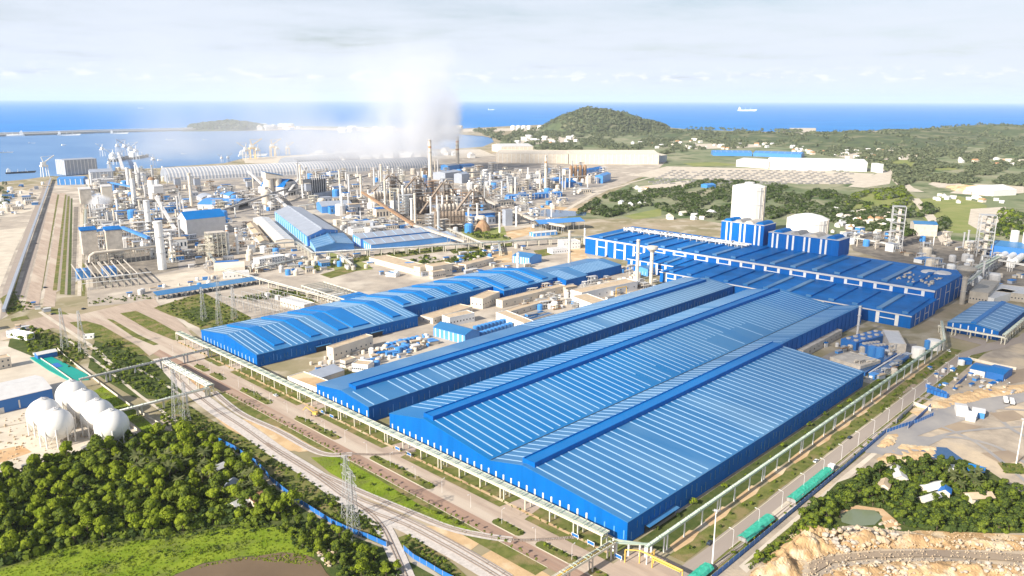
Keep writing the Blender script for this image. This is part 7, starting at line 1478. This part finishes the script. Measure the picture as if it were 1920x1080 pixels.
def boulders(poly,n,lo,hi,label,group,seed,z=.8):
    for q in scatter(poly,n,.8,seed):
        f=R.random(); k=R.randrange(6); Z=proj(q); xs=[p[0] for p in poly]; e=(Z[0]-min(xs))/(max(xs)-min(xs))
        tag(link('boulder',ROCKS[k],None,(q.x,q.y,z*R.uniform(.3,1.2)),R.uniform(0,6),lo+(hi-lo)*f),('large ' if f>.66 else 'small ' if f<.33 else '')+('tan ' if k%2 else 'whitish ')+label+(', left part' if e<.33 else ', right part' if e>.66 else ', middle part'),'boulder',group)
boulders([(1545,1000),(1640,995),(1690,1015),(1640,1030),(1560,1040),(1540,1020)],95,.7,2.0,'boulder in the tumbled heap above the haul road','boulders above the haul road',91,2.6)
boulders([(1690,1010),(1800,1018),(1925,1012),(1925,1035),(1760,1032)],60,.5,1.3,'boulder on the bank right of the heap','boulders on the right bank',92,1.6)
boulders([(1580,1060),(1680,1054),(1760,1058),(1740,1085),(1580,1085)],80,.5,1.3,'broken stone below the haul road','stones below the haul road',93,1.8); boulders([(1790,1056),(1925,1062),(1925,1085),(1780,1080)],60,.5,1.4,'broken stone in the bottom right corner','stones in the bottom right corner',94,1.8)
boulders([(592,1038),(615,1030),(640,1050),(632,1066),(610,1064)],36,.5,1.1,'stone in the rubble slope at the brown pond','rubble by the pond',95,.6)
boulders([(1640,980),(1690,975),(1700,990),(1650,995)],18,.5,1.2,'boulder beside the little green pond','boulders by the green pond',96,.5)
b=MB(); rr=random.Random(5)
for q in fill([(1500,1085),(1540,1000),(1700,1000),(1925,1010),(1925,1085)],900,97):
    s=rr.uniform(.08,.3); z=rr.uniform(.8,2.6); b.hexa([(q.x-s,q.y-s,z-s),(q.x+s,q.y-s,z-s),(q.x+s,q.y+s,z-s),(q.x-s,q.y+s,z-s),(q.x-s*.5,q.y-s*.7,z+s*.7),(q.x+s*.6,q.y-s*.4,z+s*.5),(q.x+s*.5,q.y+s*.6,z+s*.8),(q.x-s*.6,q.y+s*.4,z+s*.5)])
stuff(b.build('rubble','rock'))
b=MB()
for q in fill([(-40,790),(60,770),(230,800),(280,828),(230,835),(150,848),(95,860),(0,895),(-60,905)],260,98):
    s=rr.uniform(.2,.9); b.hexa([(q.x-s,q.y-s,0),(q.x+s,q.y-s,0),(q.x+s,q.y+s,0),(q.x-s,q.y+s,0),(q.x-s*.5,q.y-s*.7,s),(q.x+s*.6,q.y-s*.4,s),(q.x+s*.5,q.y+s*.6,s),(q.x-s*.6,q.y+s*.4,s)])
stuff(b.build('rubble','rock'))
# ---------------------------------------------------------------- SMOKE: the plume of the two tall chimneys and the thin veil it leaves
def smoke(name, origin, rz, size, build, albedo=(.90,.92,.965)):
    m = bpy.data.materials.new(name); m.use_nodes = True; nt = m.node_tree; nt.nodes.clear(); N, L = nt.nodes, nt.links
    o = N.new('ShaderNodeOutputMaterial'); v = N.new('ShaderNodeVolumePrincipled'); v.inputs['Color'].default_value = (*albedo, 1); v.inputs['Anisotropy'].default_value = 0.0
    L.new(v.outputs[0], o.inputs['Volume']); tc = N.new('ShaderNodeTexCoord'); sx = N.new('ShaderNodeSeparateXYZ'); L.new(tc.outputs['Object'], sx.inputs[0])
    def mt(op, a, b=None, c=None, clamp=False):
        n = N.new('ShaderNodeMath'); n.operation = op; n.use_clamp = clamp
        for i, q in enumerate((a, b, c)):
            if q is None: continue
            if isinstance(q, (int, float)): n.inputs[i].default_value = q
            else: L.new(q, n.inputs[i])
        return n.outputs[0]
    def noise(scale, detail=5, rough=.55, off=(0,0,0)):
        n = N.new('ShaderNodeTexNoise'); n.inputs['Scale'].default_value = scale; n.inputs['Detail'].default_value = detail; n.inputs['Roughness'].default_value = rough
        a = N.new('ShaderNodeVectorMath'); a.operation = 'ADD'; a.inputs[1].default_value = off; L.new(tc.outputs['Object'], a.inputs[0]); L.new(a.outputs[0], n.inputs['Vector']); return n.outputs[0]
    def ss(x, a, b):
        n = N.new('ShaderNodeMapRange'); n.interpolation_type = 'SMOOTHSTEP'; n.inputs[1].default_value = a; n.inputs[2].default_value = b; L.new(x, n.inputs[0]); return n.outputs[0]
    L.new(build(mt, noise, ss, sx.outputs[0], sx.outputs[1], sx.outputs[2]), v.inputs['Density'])
    M[name] = m; (x0, x1), (y0, y1), (z0, z1) = size; ob = MB().box(x0, x1, y0, y1, z0, z1).build(name, name, None, False, origin); ob.rotation_euler = (0, 0, rz)
    m.cycles.volume_step_rate = 0.35
    return stuff(ob)
c1 = at(807, 335); c2 = at(858, 310)
# local x runs to the left of the picture, y away from the camera, z up; origin under the right tall chimney's top
mid = (c1 + c2)/2; vdir = Vector((mid.x, mid.y)).normalized(); rz = math.atan2(vdir.x, -vdir.y)
def plume(mt, noise, ss, x, y, z):
    n1, n2 = noise(.011, 6, .62), noise(.004, 3, .5, (50, 9, 3))
    h = mt('SUBTRACT', z, 96.0)                                       # height above the chimney tops
    u = mt('ADD', mt('ADD', x, mt('MULTIPLY', mt('SUBTRACT', n1, .5), mt('ADD', 26.0, mt('MULTIPLY', mt('MAXIMUM', h, 0.0), 1.25)))), 62.0)   # distance left of the clean right hand edge
    edge = ss(mt('SUBTRACT', u, mt('MULTIPLY', mt('MAXIMUM', h, 0.0), .12)), 4.0, 50.0)
    hb = mt('ADD', mt('ADD', h, mt('MULTIPLY', mt('SUBTRACT', n1, .5), 60.0)), mt('MULTIPLY', mt('MAXIMUM', mt('SUBTRACT', u, 60.0), 0.0), .3))
    wid = mt('ADD', 125.0, mt('MULTIPLY', mt('MAXIMUM', h, 0.0), .75))
    core = mt('EXPONENT', mt('MULTIPLY', mt('POWER', mt('DIVIDE', mt('MAXIMUM', u, 0.0), wid), 2.0), -1.0))
    up = mt('MULTIPLY', ss(hb, -14.0, 26.0), mt('EXPONENT', mt('DIVIDE', mt('MAXIMUM', h, 0.0), -62.0)))
    dep = mt('EXPONENT', mt('MULTIPLY', mt('POWER', mt('DIVIDE', y, 80.0), 2.0), -1.0))
    p = mt('MULTIPLY', mt('MULTIPLY', mt('MULTIPLY', edge, core), mt('MULTIPLY', up, dep)), mt('MULTIPLY', ss(n1, .27, .6), .14))
    # the old smoke drifting left, low over the works and the bay
    veil = mt('MULTIPLY', mt('MULTIPLY', ss(u, 30.0, 200.0), mt('EXPONENT', mt('DIVIDE', mt('MAXIMUM', u, 0.0), -560.0))), mt('MULTIPLY', ss(n2, .36, .66), mt('EXPONENT', mt('DIVIDE', mt('MAXIMUM', z, 0.0), -150.0))))
    low = mt('MULTIPLY', mt('MULTIPLY', veil, ss(z, 14.0, 70.0)), mt('MULTIPLY', mt('ADD', n1, .1), .030))
    box = mt('MULTIPLY', mt('MULTIPLY', ss(x, 1080.0, 700.0), ss(z, 470.0, 300.0)), ss(x, -130.0, -62.0))
    fade = mt('MULTIPLY', ss(y, -175.0, -90.0), ss(y, 215.0, 120.0))
    return mt('MULTIPLY', mt('MULTIPLY', mt('ADD', p, low), box), fade)
smoke('smoke', (mid.x, mid.y, 0), rz, ((-140, 1100), (-180, 220), (8, 480)), plume)
def veil2(mt, noise, ss, x, y, z):
    n1, n2 = noise(.009, 5, .6), noise(.02, 4, .55, (7, 3, 1))
    r = mt('ADD', mt('POWER', mt('DIVIDE', mt('SUBTRACT', x, 230.0), 260.0), 2.0), mt('POWER', mt('DIVIDE', mt('ADD', y, 470.0), 270.0), 2.0))
    return mt('MULTIPLY', mt('MULTIPLY', mt('MULTIPLY', mt('EXPONENT', mt('MULTIPLY', r, -1.0)), ss(r, 2.6, 1.4)), mt('MULTIPLY', ss(n1, .36, .68), mt('ADD', n2, .2))), mt('MULTIPLY', mt('MULTIPLY', ss(z, 4.0, 24.0), ss(z, 135.0, 60.0)), .014))
smoke('smoke', (mid.x, mid.y, 0), rz, ((-220, 720), (-910, -190), (2, 140)), veil2)
sb = at(190, 402)
def puff(mt, noise, ss, x, y, z):
    n = noise(.06, 4); r = mt('SQRT', mt('ADD', mt('ADD', mt('MULTIPLY', x, x), mt('MULTIPLY', y, y)), mt('POWER', mt('SUBTRACT', z, 20.0), 2.0)))
    return mt('MULTIPLY', ss(mt('ADD', r, mt('MULTIPLY', mt('SUBTRACT', n, .5), 34.0)), 20.0, 6.0), .12)
smoke('steam', (sb.x, sb.y, 0), 0, ((-32, 32), (-32, 32), (2, 52)), puff)
hm = bpy.data.materials.new('haze'); hm.use_nodes = True; hn = hm.node_tree; hn.nodes.clear()
ho = hn.nodes.new('ShaderNodeOutputMaterial'); hv = hn.nodes.new('ShaderNodeVolumePrincipled')
hv.inputs['Color'].default_value = (0.82, 0.88, 1.0, 1); hv.inputs['Density'].default_value = 2.4e-5; hv.inputs['Anisotropy'].default_value = 0.0
hn.links.new(hv.outputs[0], ho.inputs['Volume'])
M['haze'] = hm
stuff(MB().box(-110500, 110500, -110500, 110500, -3.2, 640).build('haze', 'haze'))

# a fair-weather cloud drifting behind and above the camera; the sun stands behind it, so its shade lies over the right of the works
def cloud(center, rx, ry, rz_, dens, seed):
    m = bpy.data.materials.new('cloud'); m.use_nodes = True; nt = m.node_tree; nt.nodes.clear(); o = nt.nodes.new('ShaderNodeOutputMaterial'); v = nt.nodes.new('ShaderNodeVolumePrincipled')
    v.inputs['Color'].default_value = (.98, .98, .98, 1); v.inputs['Density'].default_value = dens; nt.links.new(v.outputs[0], o.inputs['Volume']); M['cloud'] = m
    bm = bmesh.new(); bmesh.ops.create_icosphere(bm, subdivisions=5, radius=1); rg = random.Random(seed); ph = [rg.uniform(0, 6.28) for _ in range(9)]
    for q in bm.verts:
        x, y, z = q.co; f = 1+.22*math.sin(3.1*x+ph[0]+1.5*math.sin(2.7*y+ph[1]))+.16*math.sin(5.3*y+ph[2]+1.3*math.sin(4.1*z+ph[3]))+.09*math.sin(9.7*x+ph[4]+math.sin(8.3*y+ph[5]))+.06*math.sin(17*y+ph[6]+math.sin(15*z+ph[7]))
        q.co = Vector((x*f*rx, y*f*ry, z*f*rz_*(1 if z > 0 else .35)))
    me = bpy.data.meshes.new('cloud'); bm.to_mesh(me); bm.free(); me.materials.append(m); stuff(link('cloud', me, None, center))
shade = Vector((790, 265, 0)); cloud(shade + SUNV*(1250/SUNV.z), 330, 165, 125, .0042, 3)
